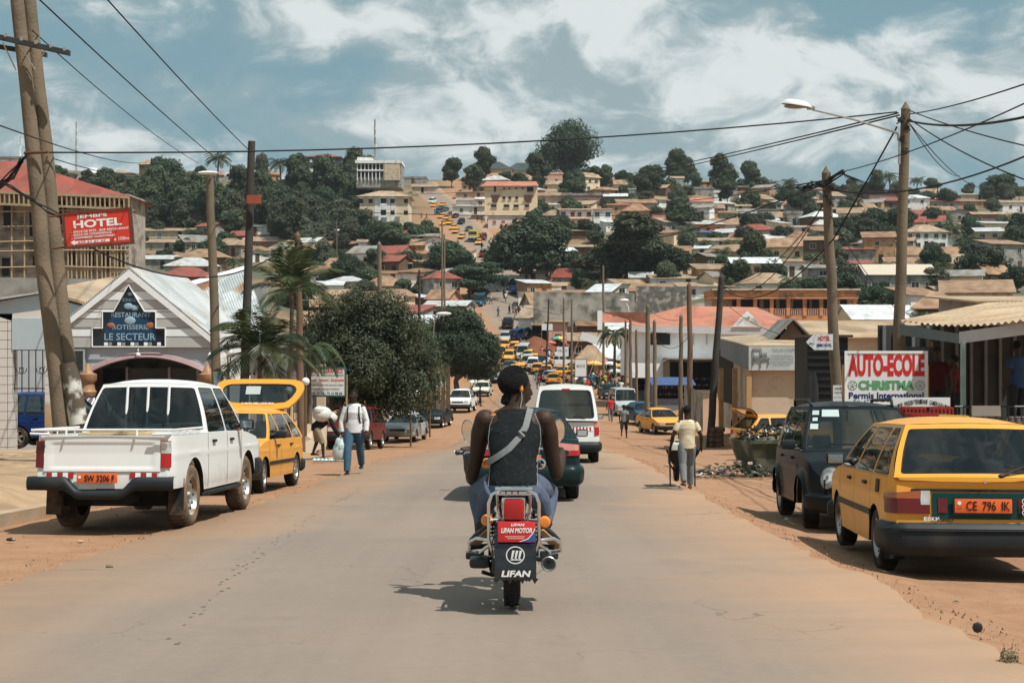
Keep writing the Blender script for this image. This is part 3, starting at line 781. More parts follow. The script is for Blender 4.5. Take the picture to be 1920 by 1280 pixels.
 def wheels(s,style='steel',dusty=False,w=0.18,steer=0.0):
  k=0
  for yw in(-s.wb/2,s.wb/2):
   for sd in(-1,1):
    t,m=wheel_mesh(s.rw,w,style,dusty,s.n)
    xo=sd*(s.W/2-w/2-.025)
    M=Matrix.Translation((xo,yw,s.rw))@Matrix.Rotation(0 if sd>0 else math.pi,4,'Z')
    if steer and yw>0:M=Matrix.Translation((xo,yw,s.rw))@Matrix.Rotation((0 if sd>0 else math.pi)+steer,4,'Z')
    if s.one:
     for q in(t,m):q.v=[tuple(M@Vector(v))for v in q.v]
     s.part(t,'wheel');s.part(m,'rim')
    else:
     if not hasattr(s,'_wm'):s._wm=(t.mesh('tyre'),m.mesh('rim'))
     o=bpy.data.objects.new('wheel',s._wm[0]);C.objects.link(o);o.parent=s.root;o.matrix_local=M
     r=bpy.data.objects.new('rim',s._wm[1]);C.objects.link(r);r.parent=o
 def common(s,head=True,mirrors=True,seams=True,handles=True,lm=None):
  sp=s.sp;fz=sp.get('hz',(0.60,0.74));hu=sp.get('hu',(0.42,0.74));tz=sp.get('tz',(0.62,0.82));tu=sp.get('tu',(0.50,0.80))
  if head:
   for sd in(-1,1):
    s.part(s.epatch(1,sd*hu[0],sd*hu[1],fz[0],fz[1],.012,CLR,z1b=sp.get('hz1b')),'headlight')
    if not sp.get('custom_tail'):s.part(s.epatch(-1,sd*tu[0],sd*tu[1],tz[0],tz[1],.012,RED if not sp.get('dtail')else DRED),'taillight')
   gz=sp.get('gz',(fz[0]-.02,fz[1]-.03));gu=sp.get('gu',hu[0]-.04)
   gm=s.epatch(1,-gu,gu,gz[0],gz[1],.008,DARK)
   for k in range(3 if not s.one else 1):
    zz=gz[0]+(gz[1]-gz[0])*(k+.7)/3.4;s.epatch(1,-gu+.03,gu-.03,zz,zz+.012,.016,sp.get('gm',CHROME)if not s.one else TRIM,gm)
   s.part(gm,'grille')
  if mirrors:
   y1=sp['gh'][3];my=y1-sp.get('mo',.42)
   for sd in(-1,1):
    m=MB();b=s.side_pt(sd,my,s.zt(my)+.07)
    m.tube([b,(b[0]+sd*.08,b[1]+.01,b[2])],.025,TRIM,6)
    m.box((b[0]+sd*.15,b[1]+.02,b[2]+.02),(.2,.1,.13),sp.get('mirm',TRIM),ch=.04)
    if not s.one:m.box((b[0]+sd*.15,b[1]-.032,b[2]+.02),(.155,.004,.095),CHROME)
    s.part(m,'wing_mirror')
  if handles and not s.one:
   for sd in(-1,1):
    for y in sp.get('handles',[-.68,.32]):
     h=MB();p=s.S(sd,y,s.belt-.1,.012);h.box(p,(.035,.16,.035),sp.get('hm',TRIM),ch=.012);s.part(h,'door_handle')
 def plate(s,e,z,text=None,w=.5,h=.11,u=0.0):
  p0=s.E(e,u,z,.03);m=MB()
  m.box((u,p0[1]+e*.0,z),(w,.012,h),PLATE,ch=.003)
  o=s.part(m,'number_plate')
  if text:
   t=MB();M=TM(u,p0[1]+e*.009,z,rz=0 if e<0 else math.pi)
   letters(t,text,w*.74,h*.66,INK,M@Matrix.Translation((w*.08,0,0)),off=.02)
   t.tube([(u-w*.4,p0[1]+e*.007,z+.02),(u-w*.4,p0[1]+e*.009,z+.02)],.016,P_BLUE if False else WHT,10)
   s.part(t,'plate_lettering',o)
  return o
 def done(s):
  if s.one:
   s.root=s.acc.obj(s.name);tag(s.root,s.label,s.cat);THINGS.remove(s.root)
  else:THINGS.remove(s.root)
  return s.root
def hatch_spec(**k):
 d=dict(L=4.0,W=1.66,H=1.36,wb=2.42,ro=.75,rw=.29,belt=.88,gt=.56,top=[(-1.97,.84),(-1.9,.88),(.98,.88),(1.2,.86),(1.75,.74),(2.06,.62)],gh=(-1.88,-1.35,.20,.95),cells=[(-1.75,-1.3),(-.98,-.92),(.02,-.05),(.92,.20)],hz=(.52,.64),hu=(.44,.77),
  gz=(.53,.62))
 d.update(k);return d
def sedan_spec(**k):
 d=dict(L=4.4,W=1.70,H=1.36,wb=2.58,ro=.95,rw=.30,belt=.90,gt=.55,top=[(-2.24,.82),(-2.15,.93),(-1.5,.95),(-1.3,.92),(1.0,.90),(1.25,.87),(1.85,.76),(2.15,.63)],gh=(-1.65,-1.0,.15,.98),cells=[(-1.55,-1.0),(-.95,-.85),(.0,-.08),(.95,.15)],hz=(.54,
  .68),hu=(.42,.80),tz=(.66,.84),tu=(.42,.84),gz=(.55,.66))
 d.update(k);return d
def suv_spec(**k):
 d=dict(L=4.4,W=1.80,H=1.72,wb=2.55,ro=.85,rw=.36,sill=.36,bot=.36,belt=1.08,gt=.62,top=[(-2.12,1.0),(-2.05,1.07),(1.0,1.08),(1.25,1.06),(1.8,.98),(2.12,.80)],gh=(-2.05,-1.72,.22,.90),cells=[(-2.0,-1.7),(-1.05,-1.0),(-.05,-.1),(.88,.22)],hz=(.72,
  .88),hu=(.46,.80),tz=(.75,1.02),tu=(.68,.86),pf=[(.3,-.04),(.5,0),(.9,-.05),(1.05,-.12)],bf=.08)
 d.update(k);return d
def van_spec(**k):
 d=dict(L=4.7,W=1.70,H=1.93,wb=2.5,ro=1.0,rw=.31,belt=1.08,gt=.68,top=[(-2.24,1.05),(-2.2,1.08),(1.5,1.08),(1.9,1.0),(2.35,.82)],gh=(-2.22,-1.98,1.05,1.75),cells=[(-2.15,-1.95),(-1.0,-.98),(.25,.2),(1.7,1.05)],hz=(.66,.82),tz=(.62,1.0),tu=(.70,
  .83),hu=(.5,.8),seat_y=.55,van=1)
 d.update(k);return d
def pickup_spec(**k):
 d=dict(L=4.9,W=1.66,H=1.70,wb=2.88,ro=1.0,rw=.375,sill=.42,bot=.50,belt=1.10,gt=.58,open_top=1,top=[(-2.42,1.10),(.98,1.10),(1.35,1.08),(2.0,1.0),(2.4,.82)],gh=(-.82,-.62,.62,1.22),cells=[(-.78,-.60),(.18,.12),(1.2,.62)],hz=(.76,.92),hu=(.46,
  .8),custom_tail=1,ark=1.2,seams=[-.8,.2,1.02],handles=[-.02-.5,.42],seat_y=.05,rear_seat=False,pf=[(.3,-.04),(.5,0),(.9,-.05),(1.05,-.12)],br=.012,kt=.05,tp=.012,tk=.03,bow=.05)
 d.update(k);return d
def pickup_bed(s,mb):
 """load bed: walls, floor and tailgate as part of the body"""
 y0,y1=s.yR+.03,s.sp['gh'][0]-.05;w_=s.W/2-.10;z0,z1=.72,1.10
 mb.box((0,(y0+y1)/2,z0),(w_*2,y1-y0,.03),s.p)
 for sd in(-1,1):
  mb.box((sd*(w_+.012),(y0+y1)/2,(z0+z1)/2),(.02,y1-y0,z1-z0-.005),s.p)
  mb.grid(lambda a,b:(lambda y:(lambda q:(q[0]*(1-b)+sd*w_*b,q[1],z1+.004))(s.S(sd,y,z1)))(y0+(y1-y0)*a),12,2,s.p)
 mb.box((0,y1+.02,.92),(w_*2,.04,.42),s.p)
 mb.box((0,y0+.03,.92),(w_*2+.02,.03,.36),s.p)
def generic(kind,paint_m,one,label,spec=None,cat=None,plate=True):
 sp=spec or{'hatch':hatch_spec,'sedan':sedan_spec,'suv':suv_spec,'van':van_spec,'pickup':pickup_spec}[kind]()
 names={'hatch':'hatchback_car','sedan':'sedan_car','suv':'off_road_car','van':'minivan','pickup':'pickup_truck'}
 c=Car(sp,paint_m,names[kind],label,cat or{'van':'van','pickup':'pickup truck'}.get(kind,'car'),one)
 if kind=='pickup':c.body(pickup_bed)
 else:c.body()
 c.common();b=sp.get('bm',TRIM if kind in('hatch','suv','pickup')else paint_m)
 z=(.26,.50)if kind in('hatch','sedan','van')else(.40,.64)
 c.bumper(1,z[0],z[1],.05,b);c.bumper(-1,z[0],z[1],.05,b)
 if kind=='pickup':
  for sd in(-1,1):c.part(c.epatch(-1,sd*.70,sd*.84,.72,1.02,.012,RED),'taillight')
 c.wheels('steel' if kind!='suv' else 'five',w=.19)
 if plate:c.plate(1,z[0]+.13+.02,w=.46);c.plate(-1,.62 if kind!='van' else .6,w=.46)
 return c.done()
 # ---- people
SKIN=mat('dark_skin',(0.040,0.021,0.014),0.58,var=0.12,scale=6,bump=0.15,bscale=60)
SKIN2=mat('brown_skin',(0.10,0.052,0.033),0.5,var=0.1,scale=6)
HAIR=mat('black_hair',(0.006,0.006,0.006),0.85,var=0.3,scale=30,bump=1.0,bscale=120)
def cloth(name,col=(0,0,0),**k):return mat(name,col,0.85,var=k.pop('var',0.12),scale=k.pop('scale',7),bump=0.5,bscale=14,**k)
def joints(h=1.75,stride=0.0,arm=0.12,lean=0.0,swing=None,bend=0.0):
 k=h/1.75;J={}
 V=lambda x,y,z:Vector((x*k,y*k,z*k))
 J['pelvis']=V(0,0,.96);J['chest']=V(0,lean*.5,1.28);J['neck']=V(0,lean*.8,1.47);J['head']=V(0,lean+.02,1.625)
 for s,q in(('l',-1),('r',1)):
  f=stride*q
  J['hip'+s]=V(q*.09,0,.93)
  J['knee'+s]=V(q*.10,f*.55+.03,.51+(0.03 if f<0 else 0))
  J['ankle'+s]=V(q*.10,f+(0 if f>=0 else-.04),.09+(0.10 if f<0 else 0.0))
  J['toe'+s]=V(q*.115,f+.15-(0.03 if f<0 else 0),.035)
  J['sh'+s]=V(q*.168,lean*.7,1.385)
  J['el'+s]=V(q*(.185+arm*.5),lean*.7-.02-f*.5,1.13)
  J['wr'+s]=V(q*(.185+arm*.6),lean*.7+.06-f*.8,.89)
 J['k']=k
 return J
def hand(mb,wr,d,q,m,k=1.0,curl=.5):
 """palm and five bent fingers from the wrist along d; q = side"""
 d=Vector(d).normalized();sidev=Vector((0,1,0))if abs(d.y)<.7 else Vector((1,0,0))
 sidev=(sidev-d*sidev.dot(d)).normalized();nrm=d.cross(sidev)*q
 p=wr+d*.045*k
 mb.tube([wr,p,wr+d*.085*k],[.024*k,.036*k,.034*k],m,8,sy=.6)
 for i,ln in enumerate((.062,.072,.068,.054)):
  o=wr+d*.08*k+sidev*(.027-i*.018)*k
  a=o+d*ln*.5*k;b=a+(d*(1-curl)+nrm*curl).normalized()*ln*.5*k
  mb.tube([o,a,b],[.0095*k,.009*k,.007*k],m,6)
 o=wr+d*.03*k+sidev*.030*k
 mb.tube([o,o+(d*.6+sidev*.8).normalized()*.035*k,o+(d+sidev*.4).normalized()*.065*k],[.012*k,.011*k,.008*k],m,6)
def head_vol(mb,c,k,yaw,m,pitch=0.0):
 """skull, jaw, nose, lips, ears; faces +y before the yaw"""
 M=Matrix.Translation(c)@Matrix.Rotation(yaw,4,'Z')@Matrix.Rotation(pitch,4,'X')@Matrix.Scale(k,4)
 mb.ball((0,-.012,.03),(.076,.096,.092),m,18,M=M)
 mb.loft([((0,.022,-.105),.030,.036),((0,.022,-.085),.048,.058),((0,.015,-.045),.060,.072),((0,.008,0),.068,.083),((0,.0,.05),.066,.082)],m,16,M=M)
 mb.loft([((0,.098,-.048),.017,.018),((0,.094,-.03),.014,.018),((0,.088,.0),.009,.012),((0,.08,.02),.007,.008)],m,8,M=M)
 mb.loft([((0,.082,-.078),.022,.014),((0,.084,-.068),.026,.016),((0,.08,-.058),.020,.012)],m,8,M=M)
 for q in(-1,1):
  mb.ball((q*.026,.074,.012),(.018,.014,.006),m,8,M=M)
  mb.loft([((q*.075,-.008,-.03),.008,.012),((q*.079,-.012,0),.008,.018),((q*.077,-.014,.022),.007,.014)],m,8,M=M)
 return M
def face_bits(parent,M):
 I=mat('eye_white',(0.7,0.68,0.62),0.3,var=0)
 for q in(-1,1):
  e=MB()
  e.ball((q*.028,.071,.0),(.013,.012,.009),I,8,M=M);e.ball((q*.028,.079,.0),(.006,.006,.006),HAIR,8,M=M)
  e.obj('eye',parent)
def limb(mb,pts,rad,m,n=10):
 P=[pts[0]];Rr=[rad[0]]
 for a,b,r0,r1 in zip(pts,pts[1:],rad,rad[1:]):
  P+=[a.lerp(b,.35),a.lerp(b,.7),b];Rr+=[r0*.7+r1*.3+.006,r0*.3+r1*.7+.003,r1]
 mb.tube(P,Rr,m,n)
def shoe(mb,an,toe,m,k=1.0,sole=None):
 d=(toe-an);d.z=0;
 if d.length<.02:d=Vector((0,.15,0))
 d.normalize();z0=min(an.z-.075*k,toe.z-.02)
 z0=an.z-.085*k
 rows=[]
 for t,w,hh in((-.075,.026,.05),(-.055,.036,.075),(0,.038,.085),(.07,.043,.06),(.13,.045,.042),(.17,.032,.03),(.185,.012,.02)):
  p=an+d*t*k;rows.append((p,w*k,hh*k))
 vs=[];n=10
 for p,w,hh in rows:
  sd=Vector((-d.y,d.x,0))
  for j in range(n):
   a=2*math.pi*j/n;vs.append(p+sd*math.cos(a)*w+Vector((0,0,z0-p.z+(hh/2)*(1+math.sin(a)))))
 fs=[(i*n+j,i*n+(j+1)%n,(i+1)*n+(j+1)%n,(i+1)*n+j)for i in range(len(rows)-1)for j in range(n)]+[tuple(range(n))[::-1],tuple(range((len(rows)-1)*n,len(rows)*n))]
 mb.add(vs,fs,m)
def person(label,J,shirt=None,trousers=None,sleeves='short',legs='long',skin=SKIN,hair=True,shoes=INK,yaw=0.0,one=False,bulk=1.0,skirt=False,vox=0.011,hat=None,bare=False,name='person',face=True):
 k=J['k'];root=None if one else thing(name,label,'person')
 b=MB();sk=skin
 if not one:
  b.loft([(J['pelvis']+Vector((0,0,-.07))*k,.12*k,.09*k),(J['pelvis']+Vector((0,0,.04))*k,.135*k,.10*k),(J['pelvis'].lerp(J['chest'],.5),.125*k,.09*k),(J['chest'],.155*k,.105*k),(J['chest'].lerp(J['neck'],.6),.165*k,.095*k),(J['neck']+Vector((0,
   0,-.03)),.09*k,.07*k)],sk,16)
 b.tube([J['chest'].lerp(J['neck'],.7),J['neck'],J['head']+Vector((0,-.01,-.03))],[.07*k,.054*k,.050*k],sk,10)
 M=head_vol(b,J['head'],k,yaw,sk)if not one else None
 if one:b.ball(J['head'],(.075*k,.09*k,.115*k),sk,10)
 for s,q in(('l',-1),('r',1)):
  sh,el,wr=J['sh'+s],J['el'+s],J['wr'+s]
  if not one:limb(b,[sh,el,wr],[.058*k,.040*k,.026*k],sk);b.ball(sh,.062*k,sk,10)
  else:b.tube([sh,el,wr,wr+(wr-el).normalized()*.1],[.05*k,.04*k,.03*k,.035*k],sk,6)
  if not one:hand(b,wr,(wr-el)if 'hd'+s not in J else J['hd'+s],q,sk,k)
  hp,kn,an=J['hip'+s],J['knee'+s],J['ankle'+s]
  if not one:limb(b,[hp,kn,an],[.082*k,.054*k,.036*k],sk)
  else:b.tube([hp,kn,an],[.08*k,.055*k,.04*k],sk,6)
  if not one and shoes is None:shoe(b,an,J['toe'+s],sk,k)
 bent=(J['chest']-J['pelvis']).normalized().z<.9
 if bent:b.tube([J['pelvis'],J['chest'],J['neck']],[.12*k,.125*k,.07*k],sk,10)
 if one:acc=b
 else:
  bo=remesh(b,'body',vox,root,3)
  if face:face_bits(root,M)
 Bk=bulk
 def put(mb,nm,v=None,parent=None):
  if one:acc.add(mb.v,[],mb.mats[0]);kk=len(acc.v)-len(mb.v);acc.f+=[tuple(a+kk for a in f)for f in mb.f];acc.m+=[acc.mi(mb.mats[i])for i in mb.m]
  elif v:return remesh(mb,nm,v,root,2)
  else:return mb.obj(nm,root)
 if trousers:
  t=MB()
  t.loft([(J['pelvis']+Vector((0,0,-.10))*k,.13*k*Bk,.10*k),(J['pelvis']+Vector((0,0,.0))*k,.15*k*Bk,.118*k),(J['pelvis']+Vector((0,0,.08))*k,.138*k*Bk,.108*k)],trousers,14)
  for s in 'lr':
   hp,kn,an=J['hip'+s],J['knee'+s],J['ankle'+s]
   e=an if legs=='long' else kn.lerp(an,.12)if legs=='short' else kn
   if skirt:continue
   if legs=='long':limb(t,[hp,kn,an+Vector((0,0,.0))],[.096*k*Bk,.070*k*Bk,.058*k*Bk],trousers)
   else:limb(t,[hp,e],[.10*k*Bk,.085*k*Bk],trousers)
  if skirt:t.loft([(J['pelvis']+Vector((0,0,.05)),.15*k,.12*k),(J['pelvis']+Vector((0,0,-.25))*1,.19*k,.16*k),(Vector((0,0,.25))*k,.2*k,.19*k)],trousers,12)
  put(t,'trousers' if not skirt else 'skirt',vox)
 if shirt:
  t=MB()
  if bent:t.tube([J['pelvis'],J['pelvis'].lerp(J['chest'],.5),J['chest'],J['neck'].lerp(J['chest'],.2)],[.135*k,.15*k,.145*k,.09*k],shirt,12)
  t.loft([(J['pelvis']+Vector((0,0,-.10))*k,.158*k*Bk,.125*k*Bk),(J['pelvis']+Vector((0,0,-.03))*k,.156*k*Bk,.122*k*Bk),(J['pelvis']+Vector((0,0,.10))*k,.152*k*Bk,.118*k*Bk),(J['pelvis'].lerp(J['chest'],.55),.150*k*Bk,.112*k*Bk),(J['chest'],
   .178*k*Bk,.124*k*Bk),(J['chest'].lerp(J['neck'],.5),.178*k,.112*k),(J['neck']+Vector((0,0,-.035)),.12*k,.085*k),(J['neck']+Vector((0,0,-.012)),.066*k,.062*k)],shirt,18)
  for s in 'lr':
   sh,el,wr=J['sh'+s],J['el'+s],J['wr'+s]
   t.ball(sh,.060*k,shirt,10);t.tube([J['neck']+Vector((0,0,-.045))*k,sh],[.055*k,.05*k],shirt,8)
   if sleeves=='long':limb(t,[sh,el,wr+(el-wr)*.08],[.062*k,.056*k,.048*k],shirt)
   elif sleeves=='short':limb(t,[sh,sh.lerp(el,.62)],[.064*k,.068*k],shirt)
  put(t,'shirt',vox)
 if hair is not False and not hat:
  h=MB();c=J['head']
  if one:h.ball(c+Vector((0,-.012,.035))*k,(.082*k,.095*k,.095*k),HAIR,10)
  else:
   h.ball((0,-.022,.045),(.081,.098,.090),HAIR,18,M=M)
  put(h,'hair')
 if hat:
  h=MB();c=J['head']+Vector((0,0,.05))*k
  h.loft([(c,.09*k,.105*k),(c+Vector((0,0,.05))*k,.088*k,.10*k),(c+Vector((0,0,.085))*k,.04*k,.05*k)],hat,12)
  h.box(c+Vector((0,.12,.01))*k,(.14*k,.10*k,.012),hat)
  put(h,'cap')
 if shoes is not None:
  for s in 'lr':
   h=MB();shoe(h,J['ankle'+s],J['toe'+s],shoes,k*1.05);put(h,'shoe')
 if one:
  root=acc.obj(name);tag(root,label,'person');THINGS.remove(root)
 else:THINGS.remove(root)
 return root
 # ---- motorcycle and rider
BLK=mat('satin_black',(0.015,0.016,0.018),0.4,var=0.15,scale=6)
GBLK=mat('gloss_black',(0.010,0.010,0.012),0.15,var=0.0,coat=0.6)
SILV=mat('cast_silver',(0.45,0.45,0.44),0.4,0.8,var=0.15,scale=10)
REDP=mat('printed_red',(0.62,0.028,0.030),0.35,var=0.04)
BLUP=mat('printed_blue',(0.03,0.09,0.30),0.35,var=0.0)
INKW=mat('white_print',(0.78,0.78,0.76),0.5,var=0.0)
MZ=H(0,9.4)+0.03
bike=thing('motorcycle','black motorcycle with chrome rear rack and red plate, ridden down the middle of the road','motorcycle',(0,9.4,MZ))
def bp(mb,name,parent=None,**k):return mb.obj(name,parent or bike,**k)
def bike_wheel(y,w,r=.30):
 t=MB();h=w/2
 t.lathe([(-h*.7,r-.085),(-h,r-.05),(-h*.92,r-.022),(-h*.5,r-.004),(0,r),(h*.5,r-.004),(h*.92,r-.022),(h,r-.05),(h*.7,r-.085)],TYRE,48,c=(0,y,r))
 for k in range(44):
  a=2*math.pi*k/44
  for sx in(-1,0,1):
   t.box((0,0,0),(w*.25,.026,.011),TYRE,M=Matrix.Translation((0,y,r))@Matrix.Rotation(a+sx*.07,4,'X')@Matrix.Translation((sx*w*.30,0,r-.001-abs(sx)*.008))@Matrix.Rotation(sx*.5,4,'Z'))
 o=bp(t,'wheel')
 m=MB();m.lathe([(-.03,r-.085),(-.028,r-.10),(.028,r-.10),(.03,r-.085)],CHROME,40,c=(0,y,r))
 m.lathe([(-.06,.001),(-.06,.055),(.06,.055),(.06,.001)],SILV,20,c=(0,y,r))
 for k in range(5):
  a=2*math.pi*k/5
  m.prism([(-.02,-.02,.04),(-.02,.02,.04),(-.02,.035,r-.1),(-.02,-.035,r-.1)],(.04,0,0),SILV,M=Matrix.Translation((0,y,r))@Matrix.Rotation(a,4,'X'))
 bp(m,'rim',o)
bike_wheel(.30,.115);bike_wheel(1.62,.085)
t=MB()
t.grid(lambda a,b:(.022+(a-.5)*.275*(1-.04*b),-.10+.05*(1-b)*0+.045*(2*a-1)**2*-.0+.10*b*b,.245+.36*b),8,8,GBLK)
t.grid(lambda a,b:(.022+(a-.5)*.275*(1-.04*b),-.085+.10*b*b,.245+.36*b),8,8,GBLK,flip=True)
for sd in(-1,1):t.prism([(.022+sd*.137,-.10,.245),(.022+sd*.137,-.09,.42),(.022+sd*.137,.06,.50),(.022+sd*.137,.03,.26)],(-sd*.008,0,0),GBLK)
for k in range(7):
 x=-.10+k*.042;t.prism([(x-.022,-.098,.25),(x+.022,-.098,.25),(x+.004*(k%3-1),-.098,.215+.014*(k%2))],(0,.012,0),BLK)
fl=bp(t,'mudguard')
t=MB();M0=TM(.022,-.106,.285)
letters(t,'LIFAN',.185,.042,INKW,M0,off=.04,sh=.22);bp(t,'maker_lettering',fl)
t=MB();ring=[]
cx,cz,yy=.022,.405,-.103
for k in range(28):
 a=2*math.pi*k/28;ring.append((math.cos(a),math.sin(a)))
t.add([(cx+c*.062,yy,cz+s*.058)for c,s in ring]+[(cx+c*.055,yy,cz+s*.051)for c,s in ring],[(i,(i+1)%28,28+(i+1)%28,28+i)for i in range(28)],INKW)
for k in range(3):
 x=cx-.03+k*.024;t.add([(x,yy,cz-.028),(x+.010,yy,cz-.028),(x+.026,yy,cz+.03),(x+.010,yy,cz+.03)],[(0,1,2,3)],INKW)
 t.add([(x-.002,yy,cz-.034),(x+.022,yy,cz-.034),(x+.019,yy,cz-.024),(x,yy,cz-.024)],[(0,1,2,3)],INKW)
bp(t,'maker_emblem',fl)
t=MB();t.box((.03,-.085,.555),(.245,.006,.135),REDP,ch=.002);pl=bp(t,'number_plate')
t=MB();t.add([(.03+.03,-.0895,.49),(.1515,-.0895,.49),(.1515,-.0895,.575),(.138,-.0895,.545),(.105,-.0895,.508)],[(0,1,2,3,4)],BLUP)
t.add([(.03+.02,-.0897,.489),(.05,-.0897,.493),(.103,-.0897,.512),(.134,-.0897,.547),(.148,-.0897,.580),(.1515,-.0897,.580),(.1515,-.0897,.572),(.138,-.0897,.543),(.106,-.0897,.507)],[(0,1,2,3,4,5,6,7,8)],INKW);bp(t,'plate_corner',pl)
t=MB();letters(t,'LIFAN',.085,.018,INKW,TM(.035,-.088,.602),off=.04,sh=.25);letters(t,'LIFAN MOTOR',.205,.034,INKW,TM(.03,-.088,.565),off=.04,sh=.15)
for k,w_ in enumerate((.14,.11)):
 for q in range(int(w_/.012)):t.box((.03-w_/2+q*.012,-.0885,.524-k*.012),(.008,.001,.004),INKW)
bp(t,'plate_lettering',pl)
t=MB();t.box((.012,-.06,.70),(.135,.07,.14),RED,ch=.022);bp(t,'tail_light')
t=MB();t.box((.012,-.03,.70),(.155,.06,.16),CHROME,ch=.024);bp(t,'tail_light_housing')
t=MB();t.grid(lambda a,b:(.012+(a-.5)*(.22-.06*b),.0+.30*b,.60+.10*(1-(2*a-1)**2)+.05*b),8,8,GBLK);t.box((.012,.05,.72),(.17,.14,.12),GBLK,ch=.04);bp(t,'rear_cowl')
for sd,x,z in((-1,-.165,.625),(1,.215,.612)):
 t=MB();t.lathe([(-.028,.001),(-.026,.028),(-.012,.040),(.008,.042),(.03,.03),(.034,.001)],AMB,20,axis='Y',c=(x,-.03,z));o=bp(t,'turn_signal')
 t=MB();t.lathe([(.0,.0445),(.012,.0445),(.045,.025),(.05,.001)],CHROME,20,axis='Y',c=(x,-.03,z));t.tube([(x-sd*.02,.01,z),(.02+sd*.07,.03,z+.01)],.009,CHROME,8);bp(t,'signal_housing',o)
t=MB()
for sd in(-1,1):
 x=.012+sd*.165
 t.tube([(x-sd*.07,.34,.80),(x-sd*.075,.05,.83),(x-sd*.075,-.07,.825),(x-sd*.02,-.09,.80),(x,-.085,.74),(x+.0,-.07,.64),(x+.0,-.02,.50),(x-sd*.03,.10,.36)],.0115,CHROME,8)
 t.tube([(x-sd*.055,-.05,.80),(x-sd*.06,-.02,.70),(x-sd*.075,.0,.62)],.009,CHROME,8)
 t.tube([(x,-.07,.63),(x-sd*.09,-.04,.63)],.008,CHROME,6)
t.tube([(.012-.12,-.075,.835),(.012-.06,-.09,.838),(.012+.06,-.09,.838),(.012+.12,-.075,.835)],.0115,CHROME,8)
t.tube([(.012-.10,-.07,.80),(.012+.10,-.07,.80)],.009,CHROME,8)
t.box((.012,-.03,.812),(.17,.11,.012),CHROME,ch=.004)
for x in(-.04,.0,.04):t.box((x,-.088,.812),(.012,.008,.012),RED,ch=.003)
bp(t,'rack')
t=MB();t.loft([((0,0,0),.11,.02),((0,0,.02),.125,.03),((0,0,.06),.12,.03)],BLK,16)
t.v=[];t.f=[];t.m=[]
for i in range(9):pass
t.grid(lambda a,b:(.005+math.cos(math.pi*a)*(.135-.03*(1-b)),.22+.62*b,.70+.075*math.sin(math.pi*a)**.6+.03*math.cos(b*3)),12,10,BLK);bp(t,'seat')
t=MB();t.ball((0,1.0,.78),(.14,.26,.13),P_BLACK,20);bp(t,'fuel_tank')
t=MB()
t.tube([(0,.75,.72),(0,1.15,.72),(0,1.32,.85)],.03,BLK,8);t.tube([(0,1.25,.80),(0,1.1,.35),(0,.65,.30),(0,.5,.6)],.022,BLK,8)
for sd in(-1,1):t.tube([(sd*.07,.75,.68),(sd*.08,.2,.62)],.014,BLK,6);t.tube([(sd*.085,.65,.33),(sd*.085,.30,.30)],.018,BLK,6)
bp(t,'frame')
t=MB();t.box((0,.95,.42),(.22,.32,.24),SILV,ch=.05)
for k in range(7):t.box((0,1.02,.56+k*.022),(.19,.17,.008),SILV,ch=.003)
for sd in(-1,1):t.ball((sd*.13,.92,.40),(.05,.11,.10),SILV,14)
bp(t,'engine')
for sd in(-1,1):
 t=MB();x=.01+sd*.145
 t.tube([(x,.26,.66),(x+sd*.012,.33,.34)],.017,BLK,8)
 for k in range(9):t.tube([(x+sd*.001*k,.263+k*.007,.64-k*.028),(x+sd*.001*k,.266+k*.007,.628-k*.028)],.03,CHROME,10)
 bp(t,'shock_absorber')
t=MB();t.tube([(.17,.95,.33),(.20,.7,.24),(.235,.45,.27),(.245,.10,.32)],[.018,.022,.042,.047],CHROME,16,caps=False)
t.lathe([(.0,.050),(-.015,.052),(-.02,.047),(-.005,.04),(.02,.035),(.05,.016),(.10,.001)],SILV,20,axis='Y',c=(.245,.08,.32));t.box((.24,.28,.36),(.02,.25,.05),BLK,ch=.008);bp(t,'exhaust')
for sd in(-1,1):
 t=MB();x0=.02+sd*.14
 t.tube([(x0,.05,.50),(x0+sd*.03,.10,.475),(x0+sd*.12,.14,.48),(x0+sd*.165,.16,.455),(x0+sd*.17,.18,.39),(x0+sd*.10,.2,.375),(x0+sd*.03,.12,.44),(x0,.06,.50)],.0125,CHROME,8);bp(t,'leg_guard')
 t=MB();t.tube([(sd*.10,.68,.36),(sd*.30,.62,.35)],.018,BLK,8);t.box((sd*.26,.60,.30),(.13,.10,.05),BLK,ch=.015);t.tube([(sd*.12,.5,.30),(sd*.26,.36,.29)],.014,BLK,6);bp(t,'foot_peg')
t=MB();t.tube([(-.10,.40,.33),(-.15,.33,.27),(-.13,.22,.22),(-.20,.18,.25)],.014,BLK,8);t.box((-.22,.3,.30),(.14,.2,.07),BLK,ch=.03);t.box((-.12,.32,.30),(.03,.55,.09),BLK,ch=.02);bp(t,'chain_guard')
t=MB();t.tube([(.10,.34,.24),(.16,.26,.215),(.21,.24,.26)],.007,CHROME,6);t.tube([(.06,.2,.23),(.10,.1,.20),(.14,.12,.24)],.006,CHROME,6);bp(t,'stand')
t=MB()
t.tube([(-.39,1.05,.985),(-.30,1.12,1.0),(-.16,1.22,1.0),(-.08,1.26,.93),(.08,1.26,.93),(.16,1.22,1.0),(.30,1.12,1.0),(.41,1.05,.985)],.0125,CHROME,10);hb=bp(t,'handlebar')
